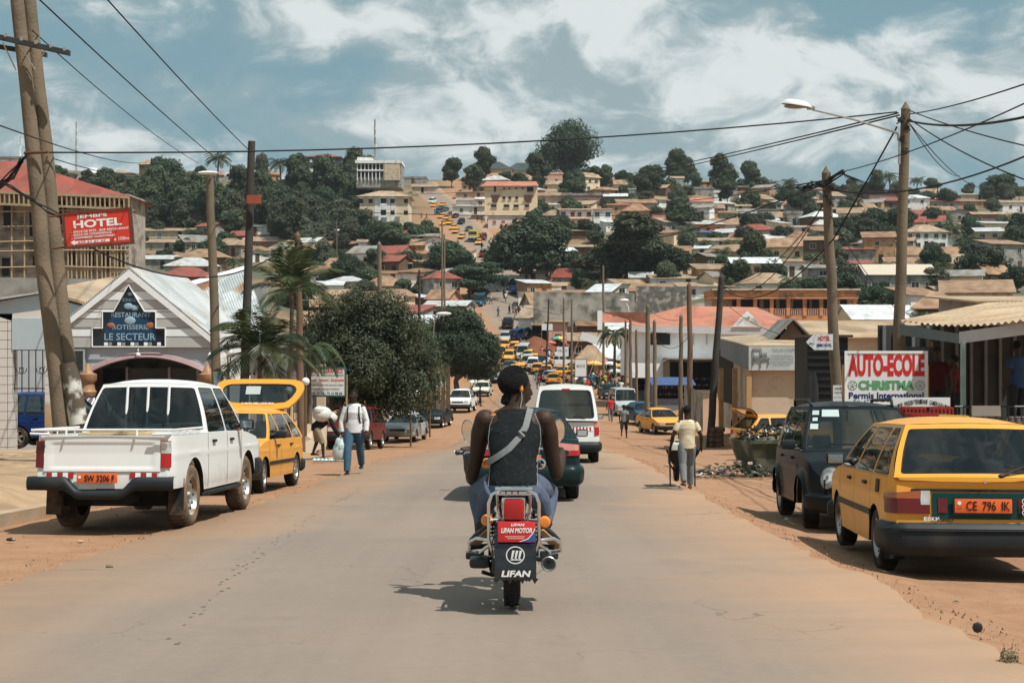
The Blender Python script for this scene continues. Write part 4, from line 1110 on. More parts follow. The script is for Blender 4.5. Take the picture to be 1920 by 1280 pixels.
for sd in(-1,1):
 t=MB();t.tube([(sd*.29,1.125,.998),(sd*.41,1.05,.983)],.0185,BLK,10);bp(t,'grip',hb)
 t=MB();t.tube([(sd*.27,1.15,1.0),(sd*.33,1.17,1.0),(sd*.43,1.13,.985)],.006,CHROME,6);bp(t,'lever',hb)
 mt=MB();cx_,cz_=(-.325,1.135)if sd<0 else(.345,1.135)
 M=Matrix.Translation((cx_,1.15,cz_))@Matrix.Rotation(sd*.12,4,'Y')@Matrix.Rotation(sd*.25,4,'Z')
 mt.tube([(sd*.27,1.13,1.0),(sd*.26,1.16,1.06),(cx_,1.17,cz_)],.006,CHROME,6)
 n_=24;e=[(math.cos(2*math.pi*i/n_),math.sin(2*math.pi*i/n_))for i in range(n_)]
 rows=[(0.0,.046,.082),(-.004,.050,.087),(.006,.052,.090),(.02,.048,.084),(.035,.03,.06),(.04,.001,.001)]
 mt.add([M@Vector((c*a,o,s*b))for o,a,b in rows for c,s in e],[(i*n_+j,i*n_+(j+1)%n_,(i+1)*n_+(j+1)%n_,(i+1)*n_+j)for i in range(len(rows)-1)for j in range(n_)],CHROME)
 mo=bp(mt,'mirror')
 mt=MB();mt.add([M@Vector((c*.046,-.001,s*.082))for c,s in e],[tuple(range(n_))],mat('mirror_glass',(0.8,0.85,0.85),0.02,1.0,var=0));bp(mt,'mirror_glass',mo)
 t=MB();x=.012+sd*.20
 t.lathe([(-.03,.001),(-.026,.03),(-.01,.042),(.03,.04),(.06,.02),(.065,.001)],CHROME if sd>0 else AMB,18,axis='Y',c=(x-.0,1.28,.885));bp(t,'front_signal')
 t=MB();t.tube([(sd*.075,1.28,.95),(sd*.085,1.5,.5),(sd*.085,1.62,.30)],[.022,.022,.028],CHROME,10);bp(t,'fork_leg')
t=MB();t.ball((0,1.38,.88),(.10,.12,.10),CHROME,18);bp(t,'headlamp')
t=MB();t.grid(lambda a,b:(math.cos(math.pi*a)*.06,1.62+math.cos(math.pi*(.1+.75*b))*.33,.30+math.sin(math.pi*(.1+.75*b))*.335+.02*math.sin(math.pi*a)),6,16,P_BLACK);bp(t,'front_mudguard')
JEAN=mat('blue_grey_jeans',(0.085,0.105,0.155),0.9,var=0.18,scale=9,bump=0.7,bscale=16)
def vest_mat():
 m=mat('black_printed_vest',(0.007,0.010,0.011),0.9,var=0.2,scale=8,bump=0.9,bscale=11)
 n=m.node_tree.nodes;l=m.node_tree.links;b=n['Principled BSDF'];src=b.inputs['Base Color'].links[0].from_socket
 t=n.new('ShaderNodeTexCoord').outputs['Object']
 d=vmath('LENGTH',vmath('MULTIPLY',vmath('SUBTRACT',t,(0.01,0,1.0),n,l),(1,0,1),n,l),None,n,l)
 rg=mth('ABSOLUTE',mth('SINE',mth('MULTIPLY',d,105.0,nodes=n,links=l),nodes=n,links=l),nodes=n,links=l)
 r=n.new('ShaderNodeMapRange');l.new(rg,r.inputs[0]);r.inputs[1].default_value=.10;r.inputs[2].default_value=.02
 nn=n.new('ShaderNodeTexNoise');nn.inputs['Scale'].default_value=26;nn.inputs['Detail'].default_value=5;l.new(t,nn.inputs['Vector'])
 q=n.new('ShaderNodeMapRange');l.new(nn.outputs['Fac'],q.inputs[0]);q.inputs[1].default_value=.50;q.inputs[2].default_value=.66
 l.new(mixc(mth('MULTIPLY',mth('MULTIPLY',r.outputs[0],q.outputs[0],nodes=n,links=l),.8,nodes=n,links=l),src,(0.13,0.15,0.15),n,l),b.inputs['Base Color'])
 return m
VEST=vest_mat()
V=Vector
rid=thing('person','rider in black sleeveless top and grey jeans sitting on the motorcycle, looking right','person',(0,9.4,MZ))
b=MB();S_=SKIN
TOR=[((.005,.55,.74),.165,.12),((.005,.55,.82),.170,.125),((.005,.57,.90),.160,.115),((.008,.60,.98),.160,.112),((.012,.64,1.08),.180,.118),((.015,.68,1.17),.205,.118),((.018,.71,1.245),.214,.108),((.02,.72,1.296),.160,.084),((.022,.725,1.333),
 .094,.068),((.022,.73,1.352),.068,.062)]
b.loft([(V(c),a*.96,c_*.96)for c,a,c_ in TOR],S_,24)
b.tube([(.02,.70,1.22),(.022,.725,1.33),(.03,.74,1.42)],[.085,.069,.064],S_,14)
HM=head_vol(b,V((.034,.755,1.472)),1.16,R(-62),S_)
arms={-1:[V((-.192,.71,1.245)),V((-.285,.80,.84)),V((-.335,1.075,.985))],1:[V((.229,.71,1.245)),V((.318,.81,.85)),V((.375,1.07,.985))]}
for q,(sh,el,wr)in arms.items():
 b.ball(sh,(.075,.078,.075),S_,14)
 b.tube([sh,sh.lerp(el,.25)+V((q*.012,0,0)),sh.lerp(el,.6),el],[.074,.068,.056,.046],S_,14)
 b.ball(el,.046,S_,10)
 b.tube([el,el.lerp(wr,.3),el.lerp(wr,.75),wr],[.046,.050,.036,.028],S_,12)
 g0=V((q*.345,1.09,.99));ax=V((q*.12,-.075,-.015)).normalized()
 b.tube([wr,wr.lerp(g0,.6),g0+V((0,-.01,.012))],[.028,.036,.034],S_,10)
 for i in range(4):
  o=g0+ax*(-.033+i*.022)
  b.tube([o+V((0,-.015,.027)),o+V((0,.02,.027)),o+V((0,.034,.0)),o+V((0,.018,-.022))],[.0105,.0105,.0095,.008],S_,7)
 b.tube([g0-ax*.04+V((0,-.02,.01)),g0-ax*.055+V((0,.0,-.018)),g0-ax*.045+V((0,.02,-.025))],[.012,.011,.009],S_,7)
for q in(-1,1):
 b.tube([(q*.10,.57,.80),(q*.26,.98,.70),(q*.22,.66,.42)],[.09,.06,.04],S_,10)
remesh(b,'body',.0085,rid,3)
face_bits(rid,HM)
t=MB()
for sgn in(1,):
 t.loft([(V(c)+V((0,0,0)),a*1.03,c_*1.05)for c,a,c_ in[((.005,.53,.69),.170,.130)]+TOR[0:6]]+[(V((.018,.71,1.245)),.178,.114),(V((.02,.72,1.298)),.146,.090),(V((.02,.722,1.326)),.094,.076)],VEST,30)
vest=remesh(t,'vest',.009,rid,2)
TS_PIPE=mat('grey_piping',(.35,.36,.36),.8,var=.3,scale=30)
t=MB();pp=[]
for k in range(25):
 a=2*math.pi*k/24;pp.append((.021+math.cos(a)*.092,.722+math.sin(a)*.078,1.326+.012*math.sin(a)))
t.tube(pp,.0026,TS_PIPE,5,caps=False)
for q in(-1,1):t.tube([(.02+q*.140,.65,1.295),(.02+q*.176,.60,1.21),(.018+q*.185,.605,1.11),(.015+q*.168,.575,.98),(.01+q*.166,.535,.88),(.005+q*.172,.50,.79)],.0017,TS_PIPE,5,caps=False)
bp(t,'vest_piping',vest)
t=MB()
t.loft([(V((.005,.55,.70)),.15,.115),(V((.005,.545,.76)),.178,.135),(V((.005,.555,.83)),.172,.13)],JEAN,22)
for q in(-1,1):
 hp,kn,an=V((q*.10+.005,.58,.785)),V((q*.258+.010,.98,.70)),V((q*.215+.010,.66,.50))
 t.tube([hp,hp.lerp(kn,.35),hp.lerp(kn,.7),kn],[.115,.108,.088,.072],JEAN,14);t.ball(kn,.073,JEAN,12)
 t.tube([kn,kn.lerp(an,.35),kn.lerp(an,.75),an],[.072,.074,.062,.056],JEAN,12)
 t.tube([(q*.12+.005,.53,.76),(q*.19+.008,.60,.68),(q*.215+.01,.64,.58)],[.085,.075,.060],JEAN,12)
remesh(t,'jeans',.009,rid,3)
for q in(-1,1):
 t=MB();SOL=mat('tan_sole',(0.33,0.20,0.10),0.8,var=0.15)
 hl,to=V((q*.205+.02,.57,.475)),V((q*.315+.02,.68,.355))
 d=(to-hl).normalized();up=V((q*-.35,-1,-.35));up=(up-d*up.dot(d)).normalized();sd=d.cross(up).normalized()
 t.v=[]
 rows=[(-.02,.026,.03),(0,.036,.05),(.05,.037,.05),(.11,.043,.045),(.17,.042,.036),(.21,.03,.025),(.225,.01,.01)]
 n_=12;vs=[]
 for o,w_,h_ in rows:
  for j in range(n_):
   a=2*math.pi*j/n_;vs.append(hl+d*(o-.02)+sd*math.cos(a)*w_-up*(math.sin(a)*h_*(1 if math.sin(a)>0 else .35)))
 fs=[(i*n_+j,i*n_+(j+1)%n_,(i+1)*n_+(j+1)%n_,(i+1)*n_+j)for i in range(len(rows)-1)for j in range(n_)]+[tuple(range(n_))]
 t.add(vs,fs,BLK)
 so_=bp(t,'shoe',rid)
 t=MB();sole=[(-.03,.015),(-.018,.024),(.04,.024),(.10,.031),(.16,.031),(.195,.02),(.205,.008)]
 base=[hl+d*(o-.015)+sd*w_+up*.020 for o,w_ in sole]+[hl+d*(o-.015)-sd*w_+up*.020 for o,w_ in sole[::-1]]
 t.prism(base,up*.014,SOL);bp(t,'sole',so_)
 t=MB();an=V((q*.225+.012,.66,.50));t.tube([an+V((0,-.01,.02)),an.lerp(hl,.6)+V((0,.03,.01))],[.052,.036],BLK,12);bp(t,'sock',so_)
t=MB();t.ball((0,-.026,.038),(.087,.101,.098),HAIR,24,M=HM)
for k in range(4):
 a=.15+k*.24
 pts=[(.089*math.sin(a),-.026-.103*math.cos(u_)*math.cos(a)*-1,.038+.100*math.sin(u_)*math.cos(a))for u_ in[i*math.pi/12 for i in range(4,10)]]
 t.tube([HM@V(p)for p in pts],.0035,HAIR,6)
t.ball((0,0,0),(.036,.03,.05),HAIR,12,M=Matrix.Translation((-.040,.70,1.395))@Matrix.Rotation(.5,4,'Y'))
t.ball((-.062,.69,1.375),(.02,.02,.022),HAIR,8)
bp(t,'hair',rid)
ORG=mat('orange_rubber',(0.75,0.26,0.04),0.35,var=0.05)
t=MB();e_=HM@V((.084,-.012,-.008));t.ball(e_,(.014,.014,.018),ORG,10);t.tube([e_+V((0,0,.015)),e_+V((.004,-.018,.022)),e_+V((.0,-.025,.0)),e_+V((0,-.01,-.02))],.0055,ORG,7)
t.tube([e_+V((0,0,-.015)),e_+V((.004,-.01,-.07)),V((.06,.66,1.34)),V((.06,.66,1.33))],.0015,INKW,5)
t.ball((-.128,.615,1.285),(.014,.012,.012),ORG,10);t.tube([(-.125,.61,1.285),(-.145,.60,1.28),(-.13,.60,1.31),(-.105,.605,1.325)],.0055,ORG,7);bp(t,'earphone',rid)
STR=mat('grey_webbing',(0.19,0.20,0.20),0.8,var=0.1,scale=40)
t=MB();pts=[V((.13,.70,1.322)),V((.118,.622,1.282)),V((.095,.575,1.20)),V((.05,.535,1.13)),V((-.02,.505,1.055)),V((-.10,.50,1.00)),V((-.155,.53,.965)),V((-.175,.60,.945))]
wd=V((.6,0,-.8)).normalized()*.0;
vs=[]
for i,p in enumerate(pts):
 tg=(pts[min(i+1,7)]-pts[max(i-1,0)]).normalized();nr=V((0,-1,.15));wv_=tg.cross(nr).normalized()*.022
 nn=wv_.cross(tg).normalized();nn=nn if nn.y<0 else-nn
 vs+=[p+wv_+nn*.006,p-wv_+nn*.006,p-wv_+nn*.003,p+wv_+nn*.003]
t.add(vs,[(i*4+j,i*4+(j+1)%4,(i+1)*4+(j+1)%4,(i+1)*4+j)for i in range(7)for j in range(4)],STR);sto=bp(t,'bag_strap',rid)
t=MB();t.box((.068,.535,1.16),(.06,.012,.03),BLK,ch=.004,M=None);t.tube([(.045,.53,1.175),(.085,.53,1.135)],.012,STR,8);bp(t,'buckle',sto)
t=MB()
el,wr=arms[-1][1],arms[-1][2];c_=el.lerp(wr,-.02)
t.tube([el.lerp(wr,.80),el.lerp(wr,.84)],.036,CHROME,12);bp(t,'bracelet',rid)
# ---- hero vehicles
def gput(o,px,py,rz,**k):
 p=G(px,py);p.z+=0.028;return place(o,p,R(rz),**k)
c=Car(pickup_spec(W=1.60,hu=(.45,.78)),P_WHITE,'pickup_truck','battered white double cab pickup parked at the left kerb, orange rear plate','pickup truck')
c.body(pickup_bed)
c.sp['custom_tail']=1
c.common(head=True)
t=MB()
t.grid(lambda a,b:c.E(-1,-.66+1.32*a,.70+.385*b,.018-.010*(1 if .07<a<.93 and .12<b<.80 else 0)),40,24,P_WHITE)
for b_ in(0,1):t.grid(lambda a,q:c.E(-1,-.66+1.32*a,.70+.385*b_,.018-.03*q),10,1,P_WHITE)
for a_ in(0,1):t.grid(lambda b,q:c.E(-1,-.66+1.32*a_,.70+.385*b,.018-.03*q),4,1,P_WHITE)
c.part(t,'tailgate')
t=MB()
y0=c.yR-.02;w_=.77
t.tube([(-w_-.03,y0+.02,1.16),(w_+.03,y0+.02,1.165)],.014,P_WHITE,8)
for sd in(-1,1):
 t.tube([(sd*w_,y0,1.16),(sd*w_,-.95,1.17)],.014,P_WHITE,8)
 for y in(-2.0,-1.7,-1.4,-1.1):t.tube([(sd*w_,y,1.165),(sd*w_,y,1.10)],.008,P_WHITE,6)
 t.tube([(sd*.80,y0-.01,1.12),(sd*.58,y0-.012,1.115)],.016,P_WHITE,6)
for x in(-.4,.4):t.tube([(x,y0+.015,1.16),(x,y0+.0,1.09)],.012,P_WHITE,6)
c.part(t,'load_rail')
t=MB()
for x in(-.24,.02,.28):t.tube([(x,-.80,1.12),(x,-.72,1.68)],.017,P_WHITE,8)
c.part(t,'window_bars')
for sd in(-1,1):
 t=MB();c.epatch(-1,sd*.665,sd*.775,.74,1.04,.022,DRED if sd<0 else RED,t);
 c.epatch(-1,sd*.67,sd*.77,.90,1.03,.026,CLR if sd>0 else DRED,t);c.part(t,'taillight')
 t=MB()
 for k in range(5):
  u0=sd*.32+sd*k*.062;c.epatch(-1,u0,u0+sd*.058,.625,.685,.012,INKW if k%2 else RED,t,nu=2,nz=1)
 c.part(t,'reflective_stripe')
t=MB()
def bz(x):return .565-.10*(1-sst(.22,.42,abs(x)))
t.grid(lambda a,b:(lambda u:(u,c.yR-.11+.05*abs(u)**3*2+.03*abs(2*b-1)**3,bz(u)-.075+.15*b*(1-.35*(1-sst(.22,.42,abs(u))))))(-.83+1.66*a),40,6,TRIM)
t.grid(lambda a,b:(lambda u:(u,c.yR-.08+.05*abs(u)**3*2+.14*b,bz(u)+.075*(1-.7*(1-sst(.22,.42,abs(u))))+.0))(-.83+1.66*a),40,2,TRIM)
c.part(t,'bumper');c.bumper(1,.45,.70,.05,TRIM)
t=MB();t.box((0,c.yR+.05,.62),(1.30,.06,.14),P_WHITE);c.part(t,'rear_panel')
t=MB();t.box((-.04,c.yR-.025,.625),(.46,.01,.105),PLATE,ch=.003);o=c.part(t,'number_plate')
t=MB();letters(t,'SW 3206 F',.34,.075,INK,TM(-.01,c.yR-.032,.625),off=.02);t.tube([(-.235,c.yR-.031,.637),(-.235,c.yR-.033,.637)],.017,WHT,12);c.part(t,'plate_lettering',o)
t=MB();t.box((0,-.3,.50),(.5,3.6,.14),DARK);t.box((.1,-2.2,.42),(.42,.5,.2),DARK,ch=.06);t.tube([(-.7,-1.44,.375),(.7,-1.44,.375)],.05,DARK,8);t.ball((0,-1.44,.375),(.14,.14,.13),DARK,10);c.part(t,'chassis')
for sd in(-1,1):
 t=MB();t.prism([(sd*.62,-1.92,.60),(sd*.80,-1.92,.60),(sd*.80,-1.95,.18),(sd*.62,-1.95,.18)],(0,.012,0),TYRE);c.part(t,'mud_flap')
 t=MB();t.tube([(sd*.74,-.95,.36),(sd*.78,-.9,.37),(sd*.78,.95,.37),(sd*.74,1.0,.36)],.032,TRIM,8);c.part(t,'side_step')
c.wheels('steel',True,w=.23)
TRUCK=c.done();p=G(345,989);a_=R(-2.0)
place(TRUCK,Vector((p.x-.62,p.y+1.44,H(p.x,p.y+1.4)+.02)),a_)
TRUCK.rotation_euler=(R(-2.6),0,a_)
t=MB();BXM=mat('brown_cardboard',(0.42,0.31,0.17),0.85,var=0.2,scale=6,dirt=(0.12,0.07,0.04),dlo=.6,dhi=.66)
t.box((0,0,0),(.82,.5,.16),BXM,ch=.04);t.box((.02,-.02,.09),(.6,.36,.03),BXM,ch=.012)
o=t.obj('cardboard_parcel');tag(o,'flattened brown cardboard parcel lying in the bed of the white pickup','parcel')
o.location=TRUCK.location+V((-.12,-1.62,1.12));o.rotation_euler=(R(-2.6),0,R(3))
sp=hatch_spec(L=4.05,W=1.66,ro=.78,wb=2.40,H=1.37,rear_ins=[.06,.07,.09,.07],rr=.05,gh=(-1.93,-1.42,.28,1.0),cells=[(-1.80,-1.36),(-1.02,-.98),(-.05,-.1),(.98,.28)],top=[(-1.98,.86),(-1.92,.90),(1.0,.89),(1.2,.87),(1.75,.75),(2.08,.62)],belt=.90,
 bow=.09,glass=glass('hatch_glass',(0.22,0.25,0.26)),rglass=glass('rear_clear_glass',(0.62,0.66,0.66)),custom_tail=1,handles=[-.72,.22],seams=[-1.0,-.06,.95],pr=[(.2,.0),(.45,0),(.60,-.0),(.9,-.03)])
c=Car(sp,P_TAXI,'hatchback_car','yellow hatchback taxi with dark green boot panel parked at the right edge','taxi')
c.body();c.common()
DAMB=mat('dark_amber_lens',(.34,.085,.02),.2,coat=.4);GRN=paint('boot_green',(0.006,0.045,0.045),amt=.1)
c.part(c.epatch(-1,-.44,.44,.535,.765,.010,GRN,nu=16,nz=4),'boot_panel')
c.part(c.epatch(-1,-.62,.62,.775,.80,.012,SEAL,nu=16,nz=1),'boot_seam')
for sd in(-1,1):
 t=MB();c.epatch(-1,sd*.46,sd*.95,.58,.715,.018,DRED,t,nu=14);c.epatch(-1,sd*.54,sd*.95,.715,.785,.018,DAMB,t,nu=14,z1b=.75);c.epatch(-1,sd*.46,sd*.54,.66,.785,.022,CLR,t,nu=3);c.part(t,'taillight')
 t=MB();c.epatch(-1,sd*.31,sd*.39,.59,.72,.016,DRED,t,nu=3);c.part(t,'fog_light')
c.bumper(-1,.20,.50,.075,TRIM);c.bumper(1,.24,.48,.06,TRIM)
t=MB();c.epatch(-1,-.95,.95,.44,.452,.095,SEAL,t,nu=30,nz=1);c.part(t,'bumper_groove')
t=MB();y_=c.E(-1,0,.64,.03)[1];t.box((.0,y_,.655),(.50,.010,.125),PLATE,ch=.003);t.box((0,y_+.004,.65),(.53,.01,.15),SEAL);o=c.part(t,'number_plate')
t=MB();letters(t,'CE  796  IK',.38,.085,INK,TM(.04,y_-.006,.655),off=.015);t.tube([(-.21,y_-.006,.68),(-.21,y_-.008,.68)],.018,WHT,12);letters(t,'CMR',.04,.014,INK,TM(-.21,y_-.006,.635));c.part(t,'plate_lettering',o)
t=MB();p_=c.E(-1,-.56,.545,.0);
for k,ch in enumerate('EOKM'):letters(t,ch,.03,.035,INKW,TM(-.50+k*.034,c.E(-1,-.46,.53,.02)[1]+(.006 if k==0 else 0),.535,rz=R(-4)),off=.04)
letters(t,'1.3XLI',.13,.025,SEAL,TM(-.33,c.E(-1,-.36,.53,.02)[1],.525),off=.02);c.part(t,'boot_lettering')
t=MB();
for k in range(3):t.tube([(.36,y_-.003,.60+k*.05),(.36,y_-.005,.60+k*.05)],.026,WHT,10);t.tube([(.36,y_-.005,.60+k*.05),(.36,y_-.006,.60+k*.05)],.018,GRN,10)
c.part(t,'sticker')
t=MB();t.tube([(.16,c.yR-.03,.92),(.22,c.yR-.02,.945),(.50,c.yR+.0,1.06)],[.014,.012,.006],SEAL,6);t.ball((.16,c.yR-.02,.92),(.03,.02,.02),SEAL,8);c.part(t,'wiper')
t=MB();t.tube([(.02,c.yR-.01,.87),(.02,c.yR-.03,.87)],.014,CHROME,10);c.part(t,'boot_lock')
for sd in(-1,1):
 t=MB();c.spatch(sd,-1.02,.98,.50,.555,.014,TRIM,t,n=20);c.part(t,'side_moulding')
 t=MB();t.prism([(sd*.60,-1.52,.42),(sd*.79,-1.52,.42),(sd*.79,-1.54,.13),(sd*.60,-1.54,.13)],(0,.01,0),TYRE);letters(t,'TOYOTA',.11,.02,WHT,TM(sd*.695,-1.543,.22));c.part(t,'mud_flap')
 t=MB();b_=c.side_pt(sd,-1.36,.95);c.spatch(sd,-1.44,-1.30,.74,.86,.012,SEAL,t);c.part(t,'fuel_flap' if sd<0 else 'side_vent')
t=MB();t.box((0,-1.5,.86),(1.1,.35,.04),WHT);letters(t,'TOYOTA',.34,.05,SEAL,TM(-.1,-1.70,.90,rx=R(-30)),off=.01);c.part(t,'parcel_shelf')
c.wheels('steel',w=.18)
TAXI=c.done();p=G(1664,1070)
place(TAXI,V((p.x+.72+.09,p.y+1.20,H(p.x,p.y+1.2)+.01)),R(-4.6));TAXI.rotation_euler=(R(-2.7),0,R(-4.6))
sp=suv_spec(L=3.95,W=1.72,H=1.60,wb=2.35,ro=.62,rw=.33,sill=.30,bot=.28,belt=1.0,gt=.60,top=[(-1.8,.96),(-1.74,1.0),(1.0,1.0),(1.25,.985),(1.7,.86),(2.1,.66)],cr=.9,kt=.27,bf=.18,gh=(-1.78,-1.50,.30,1.12),cells=[(-1.72,-1.48),(-.95,-.92),(.02,
 -.02),(1.1,.30)],hz=(.60,.60),hu=(.44,.80),custom_tail=0,wglass=glass('windscreen_pale',(0.30,0.36,0.36),.05),pf=[(.2,-.05),(.45,0),(.62,-.05),(.9,-.22)],gz=(.54,.64),rcrown=.07)
c=Car(sp,P_BLACK,'off_road_car','dark green-black compact off-roader facing the viewer behind the right yellow taxi','car')
def arch_flares(s,mb):
 for sd in(-1,1):
  for yw in(-s.wb/2,s.wb/2):
   def f(a,b):
    q=math.pi*(a*1.06-.03);r_=s.rw*(1.13+.20*b);y=yw+math.cos(q)*r_;z=s.rw+math.sin(q)*r_
    p=s.S(sd,y,max(z,.3),.045*(1-b)+.004);return p
   mb.grid(f,22,3,P_BLACK)
c.body(arch_flares);c.common(head=False)
for sd in(-1,1):
 t=MB();n_=24
 def hl(r_,q,off):return c.E(1,sd*(.63+.15*r_*math.cos(q)),.70+.135*r_*math.sin(q)+.05*r_*math.cos(q)*-1,off)
 rows=[(1.0,.0),(1.0,.014),(.85,.020),(.5,.024),(.0,.026)]
 t.grid(lambda a,b:hl(rows[round(b*4)][0],2*math.pi*a,rows[round(b*4)][1]),24,4,mat('headlight_lens',(.26,.26,.24),.12,.2,var=.5,scale=14,coat=.8));t.grid(lambda a,b:hl(.18+.3*b,2*math.pi*a,.030),16,1,CLR);o=c.part(t,'headlight')
 t=MB();t.grid(lambda a,b:hl(.98+.07*b,2*math.pi*a,.024-.01*b),24,1,TRIM);c.part(t,'headlight_rim',o)
 t=MB();t.grid(lambda a,b:c.E(1,sd*(.52+.1*b*math.cos(2*math.pi*a)),.36+.05*b*math.sin(2*math.pi*a),.055),16,2,CLR);c.part(t,'fog_light')
c.bumper(1,.24,.50,.06,P_BLACK);c.bumper(-1,.28,.52,.06,P_BLACK)
for sd in(-1,1):
 t=MB();t.tube([(sd*.56,-1.35,1.62),(sd*.575,-1.25,1.70),(sd*.575,.05,1.70),(sd*.56,.2,1.61)],.022,TRIM,8);c.part(t,'roof_rail')
t=MB();t.tube([(.1,.12,1.66),(.12,-.05,1.92)],[.006,.003],SEAL,5);c.part(t,'antenna')
t=MB()
fnx=lambda x,tt:(x*(c.gb(1.12)*(1-tt)+.60*tt),1.12+(.30-1.12)*tt+.07*(1-x*x)*(1-.3*tt)+.006,1.0+.6*tt+.012)
for x0,x1,t0,t1 in((.78,.92,.80,.9),(.8,.9,.66,.74),(.78,.93,.48,.60),(.36,.72,.76,.92)):
 t.add([fnx(x0,t0),fnx(x1,t0),fnx(x1,t1),fnx(x0,t1)],[(0,1,2,3)],mat('window_paper',(0.40,0.47,0.46),0.7,var=.1))
c.part(t,'windscreen_stickers');c.plate(1,.42)
c.wheels('five',w=.21,steer=-.12)
OFFR=c.done();p=G(1521,990)
place(OFFR,V((p.x+.80,p.y+1.2,H(p.x,p.y+1.2)+.01)),R(177));OFFR.rotation_euler=(R(2.5),0,R(177))
sp=sedan_spec(L=4.5,W=1.72,ro=1.0,wb=2.6,tz=(.70,.88),tu=(.40,.88),custom_tail=1,bm=P_DGREEN)
c=Car(sp,P_DGREEN,'sedan_car','dark green sedan driving just ahead of the motorcycle','car');c.body();c.common()
for sd in(-1,1):
 t=MB();c.epatch(-1,sd*.44,sd*.92,.70,.78,.018,RED,t,nu=10);c.epatch(-1,sd*.47,sd*.90,.78,.90,.018,mat('pink_lens',(.62,.24,.2),.15,coat=.6),t,nu=10,z1b=.86);c.part(t,'taillight')
c.bumper(-1,.24,.56,.07,P_DGREEN);c.bumper(1,.24,.5,.06,P_DGREEN);c.plate(-1,.66)
t=MB();t.tube([(.48,c.yR-.03,.28),(.48,c.yR+.3,.28)],.032,CHROME,12,caps=False);c.part(t,'tailpipe')
t=MB();t.box((0,c.yR+.25,1.00),(1.1,.12,.02),P_DGREEN,ch=.008);c.part(t,'spoiler')
c.wheels('seven',w=.2);GSED=c.done();p=G(1074,937);place(GSED,V((p.x-.72,p.y+1.3,H(p.x,p.y+1.3)+.028)),R(-1.2));GSED.rotation_euler=(R(-2.7),0,R(-1.2))
sp=van_spec(custom_tail=1,rear_ins=[.06,.09,.12,.09],rr=.12,W=1.74,H=1.96,gt=.66,rcrown=.05,seams=[-.2,.9],handles=[.55])
c=Car(sp,P_WHITE,'minivan','white minivan with red and white stripes across its tailgate, driving away','van');c.body();c.common()
for sd in(-1,1):
 t=MB();c.epatch(-1,sd*.72,sd*.87,.72,.92,.02,RED,t);c.epatch(-1,sd*.72,sd*.87,.92,1.12,.02,mat('pink_lens',(.62,.24,.2)),t);c.part(t,'taillight')
t=MB()
for k in range(16):
 u=-.68+k*.085;c.epatch(-1,u,u+.04,.83,.93,.012,RED,t,nu=1,nz=1);
 b_=len(t.v)
c.epatch(-1,-.70,.70,.825,.935,.008,INKW,t,nu=10,nz=1);c.part(t,'reflective_stripe')
c.bumper(-1,.30,.56,.07,TRIM);c.bumper(1,.28,.52,.06,TRIM);c.plate(-1,.66)
t=MB();t.box((0,c.yR+.19,1.87),(.2,.03,.05),RED,ch=.01);c.part(t,'brake_light')
t=MB();t.tube([(.05,c.yR-.03,1.16),(.5,c.yR-.02,1.18)],.012,SEAL,6);c.part(t,'wiper')
c.wheels('steel',w=.2);WVAN=c.done();p=G(1118,868);place(WVAN,V((p.x-.76,p.y+1.25,H(p.x,p.y+1.25)+.028)),R(-1.5));WVAN.rotation_euler=(R(-2.6),0,R(-1.5))
sp=hatch_spec(hatch_open=True,W=1.64,custom_tail=0,cells=[(-1.75,-1.3),(-.95,-.9),(.02,-.05),(.92,.20)])
c=Car(sp,P_TAXI,'hatchback_car','yellow hatchback taxi facing the viewer with its tailgate raised, in front of the white pickup','taxi')
c.body();c.common();c.bumper(1,.24,.50,.06,TRIM);c.bumper(-1,.24,.48,.06,TRIM)
t=MB();Y0,Z0=-1.36,1.40
Ma=Matrix.Translation((0,Y0,Z0))@Matrix.Rotation(R(24),4,'X')
fr=[(-.56,0),(-.76,.18),(-.86,.40),(-.80,.52),(-.60,.57),(.60,.57),(.80,.52),(.86,.40),(.76,.18),(.56,0)]
inn=[(-.48,.11),(-.62,.20),(-.72,.36),(-.67,.44),(-.54,.48),(.54,.48),(.67,.44),(.72,.36),(.62,.20),(.48,.11)]
def chaikin(p,n=1):
 for _ in range(n):p=[((a[0]*(1-t)+b[0]*t),(a[1]*(1-t)+b[1]*t))for a,b in zip(p,p[1:]+p[:1])for t in(.22,.78)]
 return p
fr=chaikin(fr);inn=chaikin(inn);NF=len(fr)
f3=lambda q,dy=0:Ma@V((q[0],-q[1]*.10+dy,q[1]*1.15))
for dy in(0,-.05):t.add([f3(q,dy)for q in fr]+[f3(q,dy)for q in inn],[(i,(i+1)%NF,NF+(i+1)%NF,NF+i)for i in range(NF)],P_TAXI)
for L_ in(fr,inn):t.add([f3(q)for q in L_]+[f3(q,-.05)for q in L_],[(i,(i+1)%NF,NF+(i+1)%NF,NF+i)for i in range(NF)],P_TAXI if L_ is fr else SEAL)
o=c.part(t,'tailgate');t=MB();t.add([f3(q,-.02)for q in inn],[tuple(range(NF))],GLD);c.part(t,'rear_window',o)
t=MB();t.add([f3(q,.004)for q in((-.02,.28),(.26,.28),(.26,.43),(-.02,.43))],[(0,1,2,3)],mat('window_paper',(0.6,0.68,0.66)));c.part(t,'window_notice',o)
t=MB();letters(t,'O MON DIEU AIDE MOI',.62,.03,INKW,Ma@Matrix.Translation((0.0,.012,.12))@Matrix.Rotation(math.pi,4,'Z'),off=.03);c.part(t,'window_lettering',o)
for sd in(-1,1):
 t=MB();c.spatch(sd,-.95,.92,.46,.52,.012,TRIM,t,n=20);c.part(t,'side_moulding')
 t=MB();t.tube([(sd*.56,-1.62,1.1),(sd*.6,-1.5,1.60)],.012,SEAL,6);c.part(t,'gas_strut')
